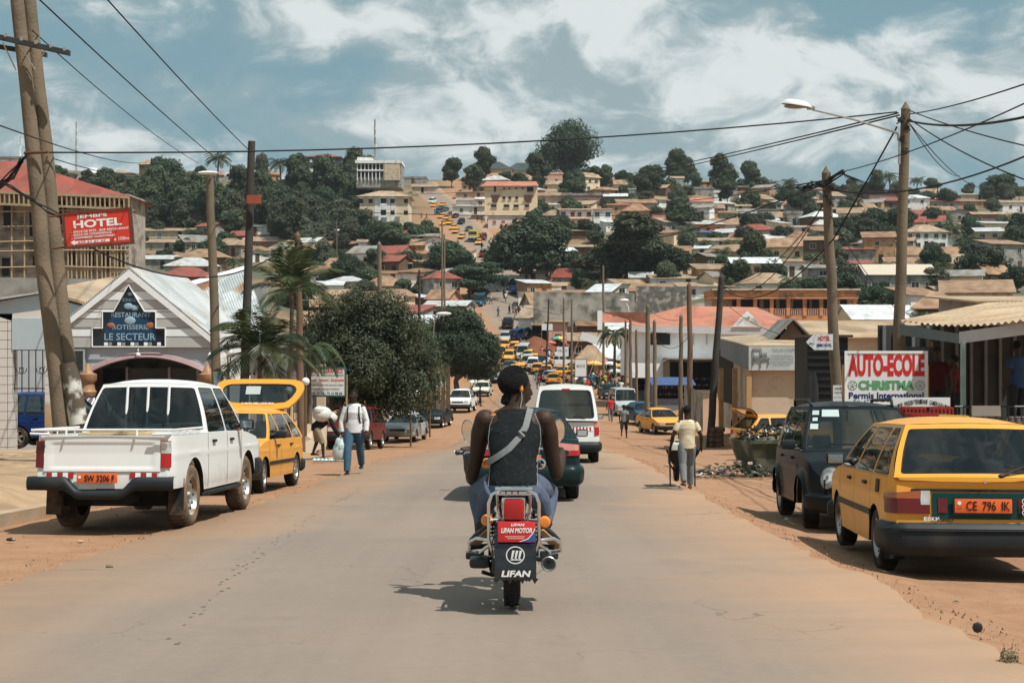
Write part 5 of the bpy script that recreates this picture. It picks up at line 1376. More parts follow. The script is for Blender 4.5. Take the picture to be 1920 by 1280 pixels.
c.wheels('seven',w=.18,steer=.1);HT=c.done();p=G(496,925);place(HT,V((p.x-.70,p.y+1.2,H(p.x,p.y+1.2)+.02)),R(176));HT.rotation_euler=(R(2.6),0,R(176))
# ---- other cars near enough to show their parts
def car_at(kind,pm,px,py,rz,label,spec=None,cat=None,one=False,pitch=True,src=None,group=None,mp=None):
 """px, py: the spot under the middle of the car"""
 if src is None:o=generic(kind,pm,one,label,spec,cat)
 else:
  o=copy_tree(src)
  if mp:recolor(o,mp)
 p=G(px,py);e=.8
 fy=math.cos(R(rz));fx=-math.sin(R(rz))
 sl=(H(p.x+fx*e,p.y+fy*e)-H(p.x-fx*e,p.y-fy*e))/(2*e)
 place(o,p+V((0,0,.03)),R(rz),label=label,group=group,cat=cat)
 o.rotation_euler=(math.atan(sl),0,R(rz));return o
BLUESUV=car_at('suv',P_BLUE,62,822,-90,'dark blue off-road car standing side-on behind the tiled gate posts')
BLUESUV.location=V((-14.6,46.5,H(-14.6,46.5)+.28));BLUESUV.rotation_euler=(0,0,R(-90))
REDSUV=car_at('suv',P_RED,668,842,174,'maroon off-road car with grey bumper parked facing the viewer behind the walking man',suv_spec(sill=.38,bm=TRIM))
SIL=car_at('sedan',P_SILVER,760,826,173,'silver sedan parked facing the viewer between the maroon and black cars')
BLKS=car_at('sedan',P_BLACK,814,800,172,'black sedan parked facing the viewer beside the white globe lamps')
HILUX=car_at('pickup',P_WHITE,866,772,174,'white pickup with grey front bumper and orange plate driving towards the viewer',pickup_spec(W=1.8,gt=.62,bm=TRIM,tp=.03,open_top=0))
CREAM=car_at('hatch',P_CREAM,905,742,174,'cream hatchback driving towards the viewer behind the white pickup')
TAXR=car_at('sedan',P_TAXI,1238,812,192,'yellow sedan taxi with orange plate facing the viewer at the right roadside',sedan_spec(bm=TRIM),cat='taxi')
BLU2=car_at('sedan',P_TEAL,1205,795,190,'blue sedan parked behind the facing yellow taxi on the right',src=SIL,mp={'car_silver':P_TEAL},cat='car')
GRY2=car_at('van',P_SILVER,1168,778,184,'grey minivan parked behind the man in the red shirt',src=None)
DG3=car_at('hatch',P_DGREEN,1142,748,186,'dark green hatchback parked beside the market kiosks',src=CREAM,mp={'car_cream':P_DGREEN},cat='car')
sp=hatch_spec(hatch_open=True)
c=Car(sp,P_TAXI,'hatchback_car','yellow hatchback with raised boot standing in front of the furniture shop','car');c.body();c.common();c.bumper(-1,.24,.5,.05,P_TAXI);c.bumper(1,.24,.5,.05,P_TAXI)
t=MB();Ma=Matrix.Translation((0,-1.38,1.36))@Matrix.Rotation(R(52),4,'X');f3=lambda q,dy=0:Ma@V((q[0],dy,q[1]))
for dy in(0,-.05):t.add([f3(q,dy)for q in fr]+[f3(q,dy)for q in inn],[(i,(i+1)%NF,NF+(i+1)%NF,NF+i)for i in range(NF)],P_TAXI)
t.add([f3(q)for q in fr]+[f3(q,-.05)for q in fr],[(i,(i+1)%NF,NF+(i+1)%NF,NF+i)for i in range(NF)],SEAL)
o=c.part(t,'tailgate');t=MB();t.add([f3(q,-.02)for q in inn],[tuple(range(NF))],GL);c.part(t,'rear_window',o)
c.wheels();o=c.done();p=V((10.5,55,0));place(o,V((p.x,p.y,H(p.x,p.y)+.03)),R(-72))
ONE={k:generic(k,p_,True,'x')for k,p_ in(('hatch',P_TAXI),('sedan',P_TAXI),('suv',P_BLACK),('van',P_WHITE),('pickup',P_WHITE))}
_used=set()
def far_car(kind,col,px,py,rz,label,cat=None):
 src=ONE[kind];o=copy_tree(src)
 base={'hatch':'taxi_yellow','sedan':'taxi_yellow','suv':'car_black','van':'car_white','pickup':'car_white'}[kind]
 if col.name!=base:
  for s in o.material_slots:
   if s.material.name==base:s.link='OBJECT';s.material=col
 if cat is None:cat='taxi' if col is P_TAXI else{'van':'van','pickup':'pickup truck'}.get(kind,'car')
 car_at(None,None,px,py,rz,label,src=None,cat=cat)if False else None
 p=G(px,py);fy=math.cos(R(rz));fx=-math.sin(R(rz));sl=(H(p.x+fx*.8,p.y+fy*.8)-H(p.x-fx*.8,p.y-fy*.8))/1.6
 place(o,p+V((0,0,.03)),R(rz),label=label,cat=cat,sc=.86 if py<470 else None);o.rotation_euler=(math.atan(sl),0,R(rz));return o
FAR=[('van',P_CREAM,900,730,174,'boxy white van behind the cream hatchback'),('sedan',P_BLACK,925,717,172,'dark sedan coming downhill under the big roadside tree'),('sedan',P_TAXI,893,680,175,'yellow taxi parked half under the big roadside tree'),
 ('hatch',P_TAXI,955,676,172,'yellow taxi facing the viewer in the middle of the jam'),('sedan',P_GREY,954,697,178,'dark blue car behind the rider\'s head in the jam'),('hatch',P_TAXI,966,705,176,'yellow taxi just above the rider\'s head'),
 ('suv',P_WHITE,1000,694,-3,'white estate car driving away up the jam'),('suv',P_SILVER,990,688,-2,'grey off-road car driving beside the white estate car'),('hatch',P_TAXI,1025,704,-4,'yellow taxi driving away behind the white estate car'),
 ('hatch',P_RED,1020,712,-2,'red car partly hidden by the white minivan roof'),('sedan',P_TAXI,1060,707,-18,'yellow taxi turning by the white banner'),('pickup',P_WHITE,1050,690,92,'white pickup standing across the road by the white banner'),
 ('hatch',P_SILVER,1030,716,-4,'silver hatchback just beyond the white minivan'),('hatch',P_TAXI,1038,722,-5,'yellow taxi partly hidden by the white minivan roof'),('sedan',P_GREY,1100,728,188,'dark grey sedan parked right of the white minivan roof'),
 ('sedan',P_TAXI,946,655,176,'orange-plated yellow taxi facing the viewer beside the big tree crown'),('hatch',P_TAXI,965,660,174,'yellow taxi second in the row left of the soil heap'),('hatch',P_TAXI,972,666,172,'yellow taxi nearest the soil heap'),
 ('van',P_SILVER,982,672,174,'silver minivan in the row below the soil heap'),('hatch',P_YEL,990,676,174,'pale yellow car below the soil heap'),('sedan',P_SILVER,947,640,176,'silver sedan at the edge of the big tree crown'),('hatch',P_TAXI,
 1000,684,176,'yellow taxi coming down beside the soil heap edge'),('sedan',P_TAXI,985,690,175,'yellow taxi between the grey off-road car and the jam'),('hatch',P_TAXI,1008,700,-3,'yellow taxi just behind the white estate car'),('sedan',P_BLACK,
 1012,688,174,'black sedan squeezed below the soil heap'),('hatch',P_TAXI,1075,716,-10,'yellow taxi edging out by the market'),('sedan',P_WHITE,1086,722,190,'white sedan nosing out by the market'),('hatch',P_TAXI,940,668,174,'yellow taxi peeping out right of the tree crown'),
 ('suv',P_GREY,984,634,-20,'dark off-road car standing above the soil heap'),('suv',P_BLUE,971,638,-18,'dark blue car standing left of the dark off-road car above the soil heap'),('suv',P_DGREEN,952,615,-2,'dark green off-road car with white spare wheel cover'),
 ('van',P_TEAL,901,572,168,'teal minivan coming out from behind the big tree crown'),('sedan',P_GREY,922,547,-75,'dark sedan crossing the far road below the flat tree'),('sedan',P_BLACK,897,552,80,'dark car under the flat-topped tree'),('hatch',
 P_CREAM,962,535,182,'white car parked on the red verge by the dark cars'),('sedan',P_BLACK,960,542,176,'black car parked by the orange parasol up the road'),('sedan',P_BLUE,964,550,178,'navy car parked lowest of the three by the orange parasol'),
 ('sedan',P_RED,907,481,170,'dark red car on the hill road between the two big trees'),('hatch',P_TAXI,898,458,172,'yellow taxi just right of the yellow truck on the hill'),('suv',P_RED,906,449,172,'purple-red car above the yellow taxi at the road edge'),
 ('sedan',P_GREY,879,433,170,'grey car right of the taxi queue on the hill'),('suv',P_BLACK,865,420,170,'black car alone in the middle of the hill road'),('sedan',P_RED,854,408,168,'pinkish car near the top of the hill road'),('hatch',P_TAXI,
 866,447,168,'yellow taxi lowest in the hill queue, behind the tree tops'),('hatch',P_TAXI,855,437,168,'yellow taxi second lowest in the hill queue'),('sedan',P_TAXI,850,430,168,'yellow taxi third lowest in the hill queue'),('hatch',P_TAXI,
 843,421,166,'yellow taxi in the right lane of the hill queue'),('sedan',P_TAXI,832,422,166,'yellow taxi in the left lane of the hill queue'),('hatch',P_TAXI,838,412,166,'yellow taxi fourth from the top of the hill queue'),('sedan',P_TAXI,828,
 409,166,'red-roofed yellow taxi third from the top of the hill queue'),('van',P_TEAL,824,400,166,'blue van above the taxi queue on the hill'),('sedan',P_GREY,835,396,165,'dark car beside the blue van on the hill'),('sedan',P_TAXI,815,388,164,
 'yellow taxi at the crest of the hill road, left'),('hatch',P_TAXI,830,387,164,'yellow taxi at the crest of the hill road, right'),('van',P_WHITE,811,381,164,'white van at the crest of the hill road')]
for f in FAR:far_car(*f)
for o in ONE.values():bpy.data.objects.remove(o)
t=MB();t.box((0,1.9,1.5),(2.2,1.7,1.7),P_YEL,ch=.15);t.box((0,2.76,1.75),(1.9,.05,.7),GLD);t.box((0,2.74,.8),(2.2,.1,.4),P_CREAM)
t.box((0,-1.2,1.9),(2.4,4.2,.12),P_YEL);
for sd in(-1,1):t.box((sd*1.16,-1.2,2.25),(.08,4.2,.8),P_YEL)
for y in(-3.3,.9):t.box((0,y,2.25),(2.4,.08,.9),P_YEL)
t.box((0,-1,.95),(.9,5.6,.25),DARK)
o=thing('tipper_truck','yellow tipper truck coming down the hill road above the trees','truck');t.obj('body',o)
for y in(1.9,-1.6,-2.8):
 for sd in(-1,1):w_=MB();w_.lathe([(-.15,.1),(-.15,.48),(.15,.48),(.15,.1)],TYRE,14,c=(sd*1.0,y,.48));w_.obj('wheel',o)
place(o,G(890,452),R(172))
# ---- near buildings
def Wp(px,py,d):return ray(px,py,d)
PLAS_W=mat('white_plaster',(0.74,0.74,0.71),0.9,var=0.12,scale=1.2,bump=0.2,dirt=(0.30,0.25,0.19),dscale=0.9,dlo=.55,dhi=.75)
PLAS_G=mat('grey_plaster',(0.30,0.29,0.265),0.95,var=0.25,scale=0.8,bump=0.3,dirt=(0.12,0.105,0.085),dscale=0.7,dlo=.48,dhi=.68)
PLAS_T=mat('tan_plaster',(0.52,0.42,0.31),0.95,var=0.15,scale=0.8,bump=0.2,dirt=(0.28,0.19,0.12),dscale=0.9,dlo=.5,dhi=.75)
PLAS_C=mat('cream_plaster',(0.70,0.56,0.38),0.95,var=0.12,scale=0.8,dirt=(0.36,0.27,0.17),dscale=0.6,dlo=.55,dhi=.8)
BLOCK=mat('concrete_block',(0.34,0.31,0.265),0.95,var=0.3,scale=1.6,bump=0.4,dirt=(0.15,0.13,0.10),dscale=1.1,dlo=.45,dhi=.65)
MUDW=mat('ochre_wall',(0.45,0.27,0.15),0.95,var=0.2,scale=1.0,dirt=(0.28,0.16,0.09))
BRICKR=mat('brown_brick',(0.22,0.13,0.11),0.95,var=0.2,scale=2.0)
PINKW=mat('pink_wall',(0.55,0.33,0.26),0.95,var=0.15,scale=1)
ORW=mat('orange_wall',(0.62,0.26,0.12),0.9,var=0.15,scale=1,dirt=(0.16,0.09,0.06),dscale=.8,dlo=.5,dhi=.72)
REDW=mat('red_wall',(0.36,0.07,0.045),0.9,var=0.15,scale=1)
DSTONE=mat('dark_stone',(0.055,0.06,0.065),0.95,var=0.4,scale=3)
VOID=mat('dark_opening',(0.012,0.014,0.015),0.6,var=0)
WOOD=mat('weathered_wood',(0.19,0.145,0.10),0.95,var=0.3,scale=2.5,bump=0.5)
PLANK=mat('brown_planks',(0.13,0.085,0.055),0.95,var=0.35,scale=3.0,bump=0.4)
R_TAN=corr('tan_dusty_sheet',(0.50,0.37,0.235),(0.40,0.26,0.15));R_ZINC=corr('zinc_sheet',(0.52,0.53,0.52),(0.42,0.28,0.17),dlo=.56,dhi=.74)
R_WHITE=corr('bright_zinc_sheet',(0.66,0.68,0.68),(0.45,0.40,0.34),dlo=.62,dhi=.8);R_RUST=corr('rusty_sheet',(0.36,0.20,0.11),(0.22,0.11,0.06))
R_RED=corr('red_sheet',(0.33,0.075,0.05),(0.24,0.08,0.05));R_CORAL=corr('coral_sheet',(0.52,0.20,0.12),(0.46,0.22,0.15),dlo=.5,dhi=.8);R_GREEN=corr('dark_green_sheet',(0.035,0.06,0.055),(0.06,0.07,0.06));R_DARK=corr('dark_brown_sheet',(0.09,
 0.055,0.045),(0.13,0.08,0.06));R_GREY=corr('grey_sheet',(0.30,0.29,0.27),(0.22,0.16,0.11))
GLW=mat('window_dark_glass',(0.02,0.028,0.032),0.15,var=0.2,scale=3)
DOORM=mat('brown_door',(0.10,0.05,0.03),0.7,var=.2)
BLUESH=mat('blue_shutter',(0.06,0.22,0.33),0.6,var=.1)
GREYP=mat('grey_painted_wood',(0.42,0.43,0.42),0.6,var=.1)
FRM=mat('window_frame',(0.50,0.46,0.38),.8,var=.1)
def roof_mb(w,d,z,kind,m,oh=.5,rise=1.2,th=.06,edge=None):
 """roof over a w x d box, ridge along x; returns MB"""
 r=MB();x,y=w/2+oh,d/2+oh;e=edge or m
 def slab(poly):
  n=Vector(poly[1])-Vector(poly[0]);n2=Vector(poly[-1])-Vector(poly[0]);nn=n.cross(n2).normalized()
  if nn.z<0:nn=-nn
  r.prism(poly,nn*th,m)
 if kind=='gable':
  slab([(-x,-y,z),(x,-y,z),(x,0,z+rise),(-x,0,z+rise)]);slab([(-x,y,z),(-x,0,z+rise+.001),(x,0,z+rise+.001),(x,y,z)])
 elif kind=='hip':
  k=min(x*.75,y)
  a,b=(-x+k,0,z+rise),(x-k,0,z+rise)
  r.add([(-x,-y,z),(x,-y,z),(x,y,z),(-x,y,z),a,b],[(0,1,5,4),(2,3,4,5),(1,2,5),(3,0,4)],m)
  r.add([(-x,-y,z-.10),(x,-y,z-.10),(x,y,z-.10),(-x,y,z-.10),(-x,-y,z),(x,-y,z),(x,y,z),(-x,y,z)],[(0,1,5,4),(1,2,6,5),(2,3,7,6),(3,0,4,7),(0,3,2,1)],e)
 elif kind=='shed':
  slab([(-x,-y,z),(x,-y,z),(x,y,z+rise),(-x,y,z+rise)])
 elif kind=='flat':
  r.box((0,0,z+.1),(w+.3,d+.3,.22),m)
  for q in(-1,1):r.box((0,q*(d/2+.05),z+.45),(w+.2,.14,.5),m);r.box((q*(w/2+.03),0,z+.45),(.14,d-.05,.5),m)
 return r
_hn=0
def house(label,cx,cy,w,d,h,wall,roof,kind='gable',rz=0.0,st=1,nw=3,rise=None,oh=.45,cat='house',name='house',door=True,sh=None,lod=0,base=1.5,balc=False,wframe=None,z=None):
 """walls with real window recesses drawn as framed panes; origin at the centre of the footprint"""
 gz=min(H(cx+a*w/2,cy+b*d/2)for a in(-1,1)for b in(-1,1))if z is None else z
 gz0=H(cx,cy-d/2)if z is None else z
 t=thing(name,label,cat,(cx,cy,max(gz,gz0-.4)),rz)
 wb_=MB();wb_.box((0,0,h/2-base/2),(w,d,h+base),wall)
 rise=rise if rise is not None else min(d,w)*.16
 if kind=='gable':
  for q in(-1,1):wb_.prism([(q*(w/2-.08),-d/2,h),(q*(w/2-.08),d/2,h),(q*(w/2-.08),0,h+rise*.93)],(q*.075,0,0),wall)
 if kind=='shed':
  for q in(-1,1):wb_.prism([(q*(w/2-.1),-d/2,h),(q*(w/2-.1),d/2,h),(q*(w/2-.1),d/2,h+rise*.9)],(q*.095,0,0),wall)
  wb_.box((0,d/2-.06,h+rise*.42),(w-.3,.1,rise*.85),wall)
 wb_.obj('wall',t)
 o=roof_mb(w,d,h,kind,roof,oh,rise).obj('roof',t,smooth=False)
 sh=sh or GLW;wf=wframe or FRM;H1=h/st
 for s_ in range(st):
  zc=H1*(s_+.56)
  items=nw
  for i in range(items):
   x=-w/2+w*(i+.5+.12*rnd.uniform(-1,1))/items
   ww,wh=rnd.choice(((.9,.95),(1.1,1.0),(.8,.9)));wh=min(wh,H1*.45)
   isd=door and s_==0 and i==items//2
   m=MB()
   if isd:
    m.box((x,-d/2-.012,1.0),(.9,.05,2.0),DOORM if rnd.random()<.6 else VOID);m.obj('door',t)
   else:
    m.box((x,-d/2-.006,zc),(ww,.04,wh),sh)
    for q in(-1,1):m.box((x+q*(ww/2+.04),-d/2-.02,zc),(.08,.08,wh+.16),wf)
    m.box((x,-d/2-.03,zc-wh/2-.05),(ww+.2,.12,.08),wf);m.box((x,-d/2-.02,zc+wh/2+.04),(ww,.08,.08),wf)
    m.box((x,-d/2-.03,zc),(.04,.03,wh),wf);m.obj('window',t)
  if lod==0 and d>5:
   for q in(-1,1):
    m=MB();m.box((q*(w/2+.006),0,zc),(.04,.9,min(.9,H1*.4)),sh);m.obj('window',t)
 if balc:
  for s_ in range(1,st):
   m=MB();m.box((0,-d/2-.6,H1*s_),(w*.9,1.15,.12),wf);m.box((0,-d/2-1.12,H1*s_+.45),(w*.9,.08,.08),wf)
   for k in range(int(w*.9/.35)):m.box((-w*.45+.17+k*.35,-d/2-1.12,H1*s_+.25),(.1,.06,.4),wf)
   m.obj('balcony',t)
 THINGS.remove(t);THINGS.append(t);return t
def hpx(label,px,pyb,wpx,hpx_,wall,roof,kind='gable',d=None,dist=None,st=1,**k):
 """house whose front stands at a photo spot"""
 p=G(px,pyb)if dist is None else Wp(px,pyb,dist)
 s_=F/p.y;w=wpx/s_;h=max(hpx_/s_,2.0);dd=d or max(5.0,min(w*.7,9))
 return house(label,p.x,p.y+dd/2,w,dd,h,wall,roof,kind,st=st,z=None if dist is None else p.z,**k)
 # --- restaurant with the white gabled sign front
RD=50.0
rest=thing('restaurant','restaurant with grey and white banded gable, stepped blue sign and arched porch','restaurant',Wp(260,842,RD))
RM_=rest.location.copy()
def rl(px,py,dd=0.0):p=Wp(px,py,RD+dd)-RM_;return(p.x,p.y,p.z)
def rl0(px,py,dd=0.0):p=Wp(px,py,RD)-RM_;return(p.x,p.y+dd,p.z)
BANDW=mat('white_cladding',(0.80,0.81,0.80),.5,var=.06);BANDG=mat('grey_cladding',(0.46,0.445,0.42),.5,var=.08)
t=MB();bands=11
gable=lambda y:(243-(y-507)*(243-123)/(604-507)if y<604 else 123,245+(y-507)*(394-245)/(632-507)if y<632 else 394)
hole=lambda y:None if y<536 else((240.5-(y-536)*.57,240.5+(y-536)*.62)if y<585 else(192,292)if y<616 else(173,310))
y_=508.0;edges=[508,529,536,546,563,580,585,597,614,616,631,651]
for a,b_ in zip(edges,edges[1:]):
 m=BANDG if int((a-508)/17.3)%2 else BANDW;ym=(a+b_)/2
 la,ra=gable(a+.01);lb,rb_=gable(b_-.01);ha,hb_=hole(a+.01),hole(b_-.01)
 if ha and hb_:
  t.prism([rl0(la,a),rl0(ha[0],a),rl0(hb_[0],b_),rl0(lb,b_)],(0,.12,0),m);t.prism([rl0(ha[1],a),rl0(ra,a),rl0(rb_,b_),rl0(hb_[1],b_)],(0,.12,0),m)
 else:t.prism([rl0(la,a),rl0(ra,a),rl0(rb_,b_),rl0(lb,b_)],(0,.12,0),m)
 if b_<650:
  for y in(b_-5.7,b_-.3):l_,r_=gable(y);hh=hole(y);
  if hh:t.box(rl0((l_+hh[0])/2,y,-.004),((hh[0]-l_)/53.3,.01,.012),TRIM);t.box(rl0((r_+hh[1])/2,y,-.004),((r_-hh[1])/53.3,.01,.012),TRIM)
t.obj('gable_front',rest,smooth=False)
t=MB();st_=[(241,534),(213,584),(192,584),(192,615),(173,615),(173,650),(310,650),(310,615),(292,615),(292,584),(271,584)]
t.prism([rl0(a,b,.06)for a,b in st_],(0,.05,0),mat('dark_sign_glass',(0.014,0.02,0.028),.12,var=.1));sg=t.obj('sign_board',rest,smooth=False)
t=MB();t.prism([rl0(a,b,.05)for a,b in((205,586),(277,586),(277,612),(292,612),(292,640),(196,640),(196,612),(205,612))],(0,.01,0),mat('sign_blue',(0.012,0.05,0.11),.25,var=.35,scale=.9));t.obj('blue_panel',sg,smooth=False)
t=MB();LB=mat('sign_pale_blue',(0.30,0.42,0.50),.5,var=.1)
for tx,px,py,w_,h_ in(('RESTAURANT',245,590,74,9),('ROTISSERIE',244,613,68,9),('LE SECTEUR',243,631,96,13)):letters(t,tx,w_/53.3,h_/53.3,LB,TM(*rl0(px,py,.045)),off=.01)
letters(t,'CHEZ',.5,.10,LB,TM(*rl0(242,562,.045)))
t.obj('sign_lettering',sg)
for px,py,r_ in((243,551,.09),(240,574,.16),(252,577,.14),(243,601,.20),(281,610,.16),(207,610,.14)):t=MB();t.ball(rl0(px,py,.04),(r_,.02,r_*.7),LB if 220<px<270 else mat('painted_dish',(.35,.12,.08),.5),12);t.obj('painted_dish',sg)
t=MB()
for k in range(13):t.box(rl0(198+k*8.3,645,.03),(.13,.03,.12),(BANDW,SILV,BLK)[k%3],ch=.01)
t.obj('mosaic_strip',sg)
t=MB()
for a,b_ in zip(st_,st_[1:]+st_[:1]):t.tube([rl0(*a,-.02),rl0(*b_,-.02)],.022,BANDW,6)
t.obj('sign_frame',rest)
t=MB()
for pts in([(243,505),(122,604)],[(243,505),(399,633)]):
 a,b_=rl0(*pts[0],-.1),rl0(*pts[1],-.1)
 t.prism([a,b_,(b_[0],b_[1],b_[2]-.22),(a[0],a[1],a[2]-.28)],(0,.10,0),BANDW)
 t.prism([(a[0],a[1],a[2]+.03),(b_[0],b_[1],b_[2]+.03),(b_[0],b_[1]+9,b_[2]+.05),(a[0],a[1]+9,a[2]+.05)],(0,0,.05),R_ZINC)
t.obj('roof',rest,smooth=False)
t=MB()
arc=[(164+(384-164)*i/20,693-31*math.sin(math.pi*i/20)**.8)for i in range(21)]
t.prism([rl0(124,651,.15)]+[rl0(124,740,.15),rl0(158,740,.15)]+[rl0(*p_,.15)for p_ in arc]+[rl0(392,740,.15),rl0(396,740,.15),rl0(396,651,.15)],(0,.25,0),mat('pale_blue_plaster',(0.42,0.45,0.47),.9,var=.08))
t.box((0,5.2,1.9),(5.6,.2,4.2),BLOCK);t.box((-2.72,3.0,2.0),(.2,6,4.2),PLAS_W);t.box((2.72,3.0,2.0),(.2,6,4.2),PLAS_W)
t.box((-3.6,2.0,1.9),(2.1,4.0,3.8),mat('pale_blue_plaster'));t.obj('wall',rest,smooth=False)
PNK=mat('pink_moulding',(0.42,0.29,0.30),.6,var=.1)
t=MB()
for k in range(3):t.tube([rl0(a,b+k*3.2,.12-k*.02)for a,b in arc],.045,PNK,6)
t.obj('arch_moulding',rest)
LIL=mat('lilac_paint',(0.36,0.30,0.46),.6,var=.1);GOLD=mat('gold_paint',(0.34,0.19,0.10),.5,var=.3,scale=9)
for px in(163,388):
 t=MB();x,y,z=rl0(px,842,.1)
 t.lathe([(0,.28),(.1,.28),(.14,.22),(1.9,.22),(2.0,.28),(2.1,.24),(2.3,.2),(2.45,.3),(2.62,.3),(2.66,.2),(3.0,.02)],GOLD if False else LIL,18,axis='Z',c=(x,y,0))
 for k in range(6):
  pts=[(x+math.cos(k*1.047+q*.35)*.225,y+math.sin(k*1.047+q*.35)*.225,.15+q*.11)for q in range(16)];t.tube(pts,.035,BANDW,5)
 t.lathe([(1.88,.27),(2.02,.31),(2.1,.25),(2.3,.22),(2.45,.32),(2.64,.32),(2.68,.21),(3.02,.03)],GOLD,18,axis='Z',c=(x,y,0));t.obj('column',rest)
for x in(-1.0,.55,1.6):
 t=MB();t.box((x,2.2,1.4),(.09,.09,2.9),GREYP);t.obj('window_post',rest)
t=MB();t.box((.3,2.25,1.4),(4.4,.06,2.8),GLW);t.box((.3,2.2,1.95),(4.4,.07,.07),GREYP);t.box((.3,2.2,1.0),(4.4,.07,.07),GREYP);t.obj('shop_window',rest,smooth=False)
t=MB();t.box(rl0(143,676,-.05),(.5,.06,.7),GLW);t.box(rl0(143,676,-.02),(.6,.05,.8),GREYP);t.obj('side_window',rest)
t=MB();t.tube([rl0(258,652,.1),rl0(258,660,.05)],.03,WHT,6);t.ball(rl0(258,665,.05),.09,WHT,10);t.obj('lamp',rest)
t=thing('outbuilding','pale blue walled building with rusty zinc roof behind the tiled gate posts','building',Wp(60,760,54));L0=t.location.copy();q=lambda px,py,d:tuple(Wp(px,py,d)-L0)
m=MB();m.prism([q(-60,760,54),q(-60,575,54),q(78,552,54),q(160,576,54),q(160,760,54)],(0,6,0),mat('sky_blue_plaster',(0.40,0.47,0.50),.9,var=.06));m.obj('wall',t,smooth=False)
m=MB();m.prism([q(-70,572,53.6),q(78,549,53.6),q(78,546,53.6),q(-70,568,53.6)],(0,7,0),R_ZINC);m.prism([q(78,549,53.6),q(170,574,53.6),q(170,569,53.6),q(78,544,53.6)],(0,9,.9),R_TAN);m.obj('roof',t,smooth=False)
m=MB();m.box(q(30,690,53.9),(2.4,.06,1.2),GLW);m.obj('window',t)
t=thing('warehouse','hall with tall striped corrugated roof slope, white and rust, behind the leaning poles','building',Wp(400,700,60));L0=t.location.copy();q=lambda px,py,d:tuple(Wp(px,py,d)-L0)
m=MB();m.box((0,6,0),(9,6,3.6),PLAS_G);m.obj('wall',t,smooth=False)
m=MB();rows=[]
for i in range(61):
 a=i/60;px0,py0=318+(462-318)*a,552+(505-552)*a;px1,py1=372+(520-372)*a,640-0*a
 o=.05*math.cos(i*math.pi)
 rows.append((Vector(q(px0,py0,62))+V((0,0,o)),Vector(q(px1-10,py1,54))+V((0,0,o))))
RS=corr('striped_sheet',(0.62,0.64,0.64),(0.45,0.27,0.14),dlo=.50,dhi=.60,freq=1)
m.grid(lambda a,b:rows[round(a*60)][0].lerp(rows[round(a*60)][1],b),60,8,RS);m.grid(lambda a,b:rows[round(a*60)][0].lerp(rows[round(a*60)][1],b)+V((0,.02,-.06)),60,8,RS)
m.prism([q(300,553,62),q(462,506,62),q(458,500,64),q(300,545,64)],(0,0,.04),BANDW);m.obj('roof',t,smooth=False)
def wall_thing(label,pts,h,m,th=.25,name='boundary_wall',cap=None,mat_top=None):
 """freestanding wall along (px, py_top, d) points"""
 t=MB()
 for(a,b,d1),(c_,e,d2)in zip(pts,pts[1:]):
  p0,p1=Wp(a,b,d1),Wp(c_,e,d2)
  t.prism([(p0.x,p0.y,p0.z),(p1.x,p1.y,p1.z),(p1.x,p1.y,p1.z-h),(p0.x,p0.y,p0.z-h)],(0,th,0),m)
 o=t.obj(name,smooth=False);return tag(o,label,'wall')
wall_thing('stained grey plaster wall behind the restaurant roofs',[(-80,524,70),(0,520,70),(240,524,70),(330,530,70),(500,532,70)],4.0,PLAS_G)
wall_thing('long mouldy concrete wall above the coral roofed hall',[(1000,547,208),(1190,549,208)],5,mat('mouldy_wall',(.34,.31,.265),.95,var=.35,scale=.6,dirt=(.10,.095,.08),dscale=.5,dlo=.45,dhi=.62))
wall_thing('high blackened wall beside the palm above the coral roof',[(1192,536,206),(1290,538,206)],6,mat('black_stained_wall',(0.13,0.125,0.11),.95,var=.5,scale=1.5,dirt=(0.34,0.30,0.25),dscale=1.2,dlo=.5,dhi=.62))
TILE=mat('white_tile',(0.60,0.57,0.53),.35,var=.06,scale=3)
def tiled_post(mb,x0,x1,y,z0,z1,dep=.45):
 mb.box(((x0+x1)/2,y+dep/2,(z0+z1)/2),(x1-x0,dep,z1-z0),TILE)
 k=z0+.25
 while k<z1:mb.box(((x0+x1)/2,y+dep/2,k),(x1-x0+.006,dep+.006,.009),TRIM);k+=.27
 for xx in(x0+(x1-x0)*.72,):mb.box((xx,y-.001,(z0+z1)/2),(.008,.008,z1-z0),TRIM)
t=thing('gateway','white tiled gate frame with a black iron grille at the left edge','gate',Wp(50,850,43.0));L0=t.location.copy();gd=L0.y
q=lambda px,py:tuple(Wp(px,py,gd)-L0)
m=MB();a,b_=q(-8,846),q(23,588);tiled_post(m,a[0],b_[0],0,a[2]-1.2,b_[2]);m.obj('post',t)
m=MB();a,b_=q(84,846),q(103,588);tiled_post(m,a[0],b_[0],0,a[2]-1.2,b_[2]);m.box((a[0]+.15,-.02,a[2]+.5),(.30,.06,1.9),CONC,ch=.03);m.obj('post',t)
m=MB();a,b_=q(-8,590),q(102,580);m.prism([q(-8,592),q(24,602),q(98,600),q(102,576),q(96,578),q(24,588),q(-8,588)],(0,.5,0),TILE);m.obj('lintel',t)
m=MB()
for k in range(5):
 x=28+k*13;m.tube([q(x,654),q(x,735)],.018,BLK,6)
m.tube([q(25,656),q(84,656)],.02,BLK,6);m.tube([q(25,728),q(84,728)],.02,BLK,6)
for cx_ in(40,78):
 for sg_ in(-1,1):
  pts=[q(cx_+sg_*(3+7*math.cos(u_)),690+8*math.sin(u_)+u_*1.5)for u_ in[i*.5 for i in range(11)]];m.tube(pts,.012,BLK,5)
m.obj('grille',t)
m=MB();m.box(q(54,626),(1.0,.06,.95),mat('sky_blue_plaster'));m.obj('panel',t)
m=MB();pp=G(10,874)
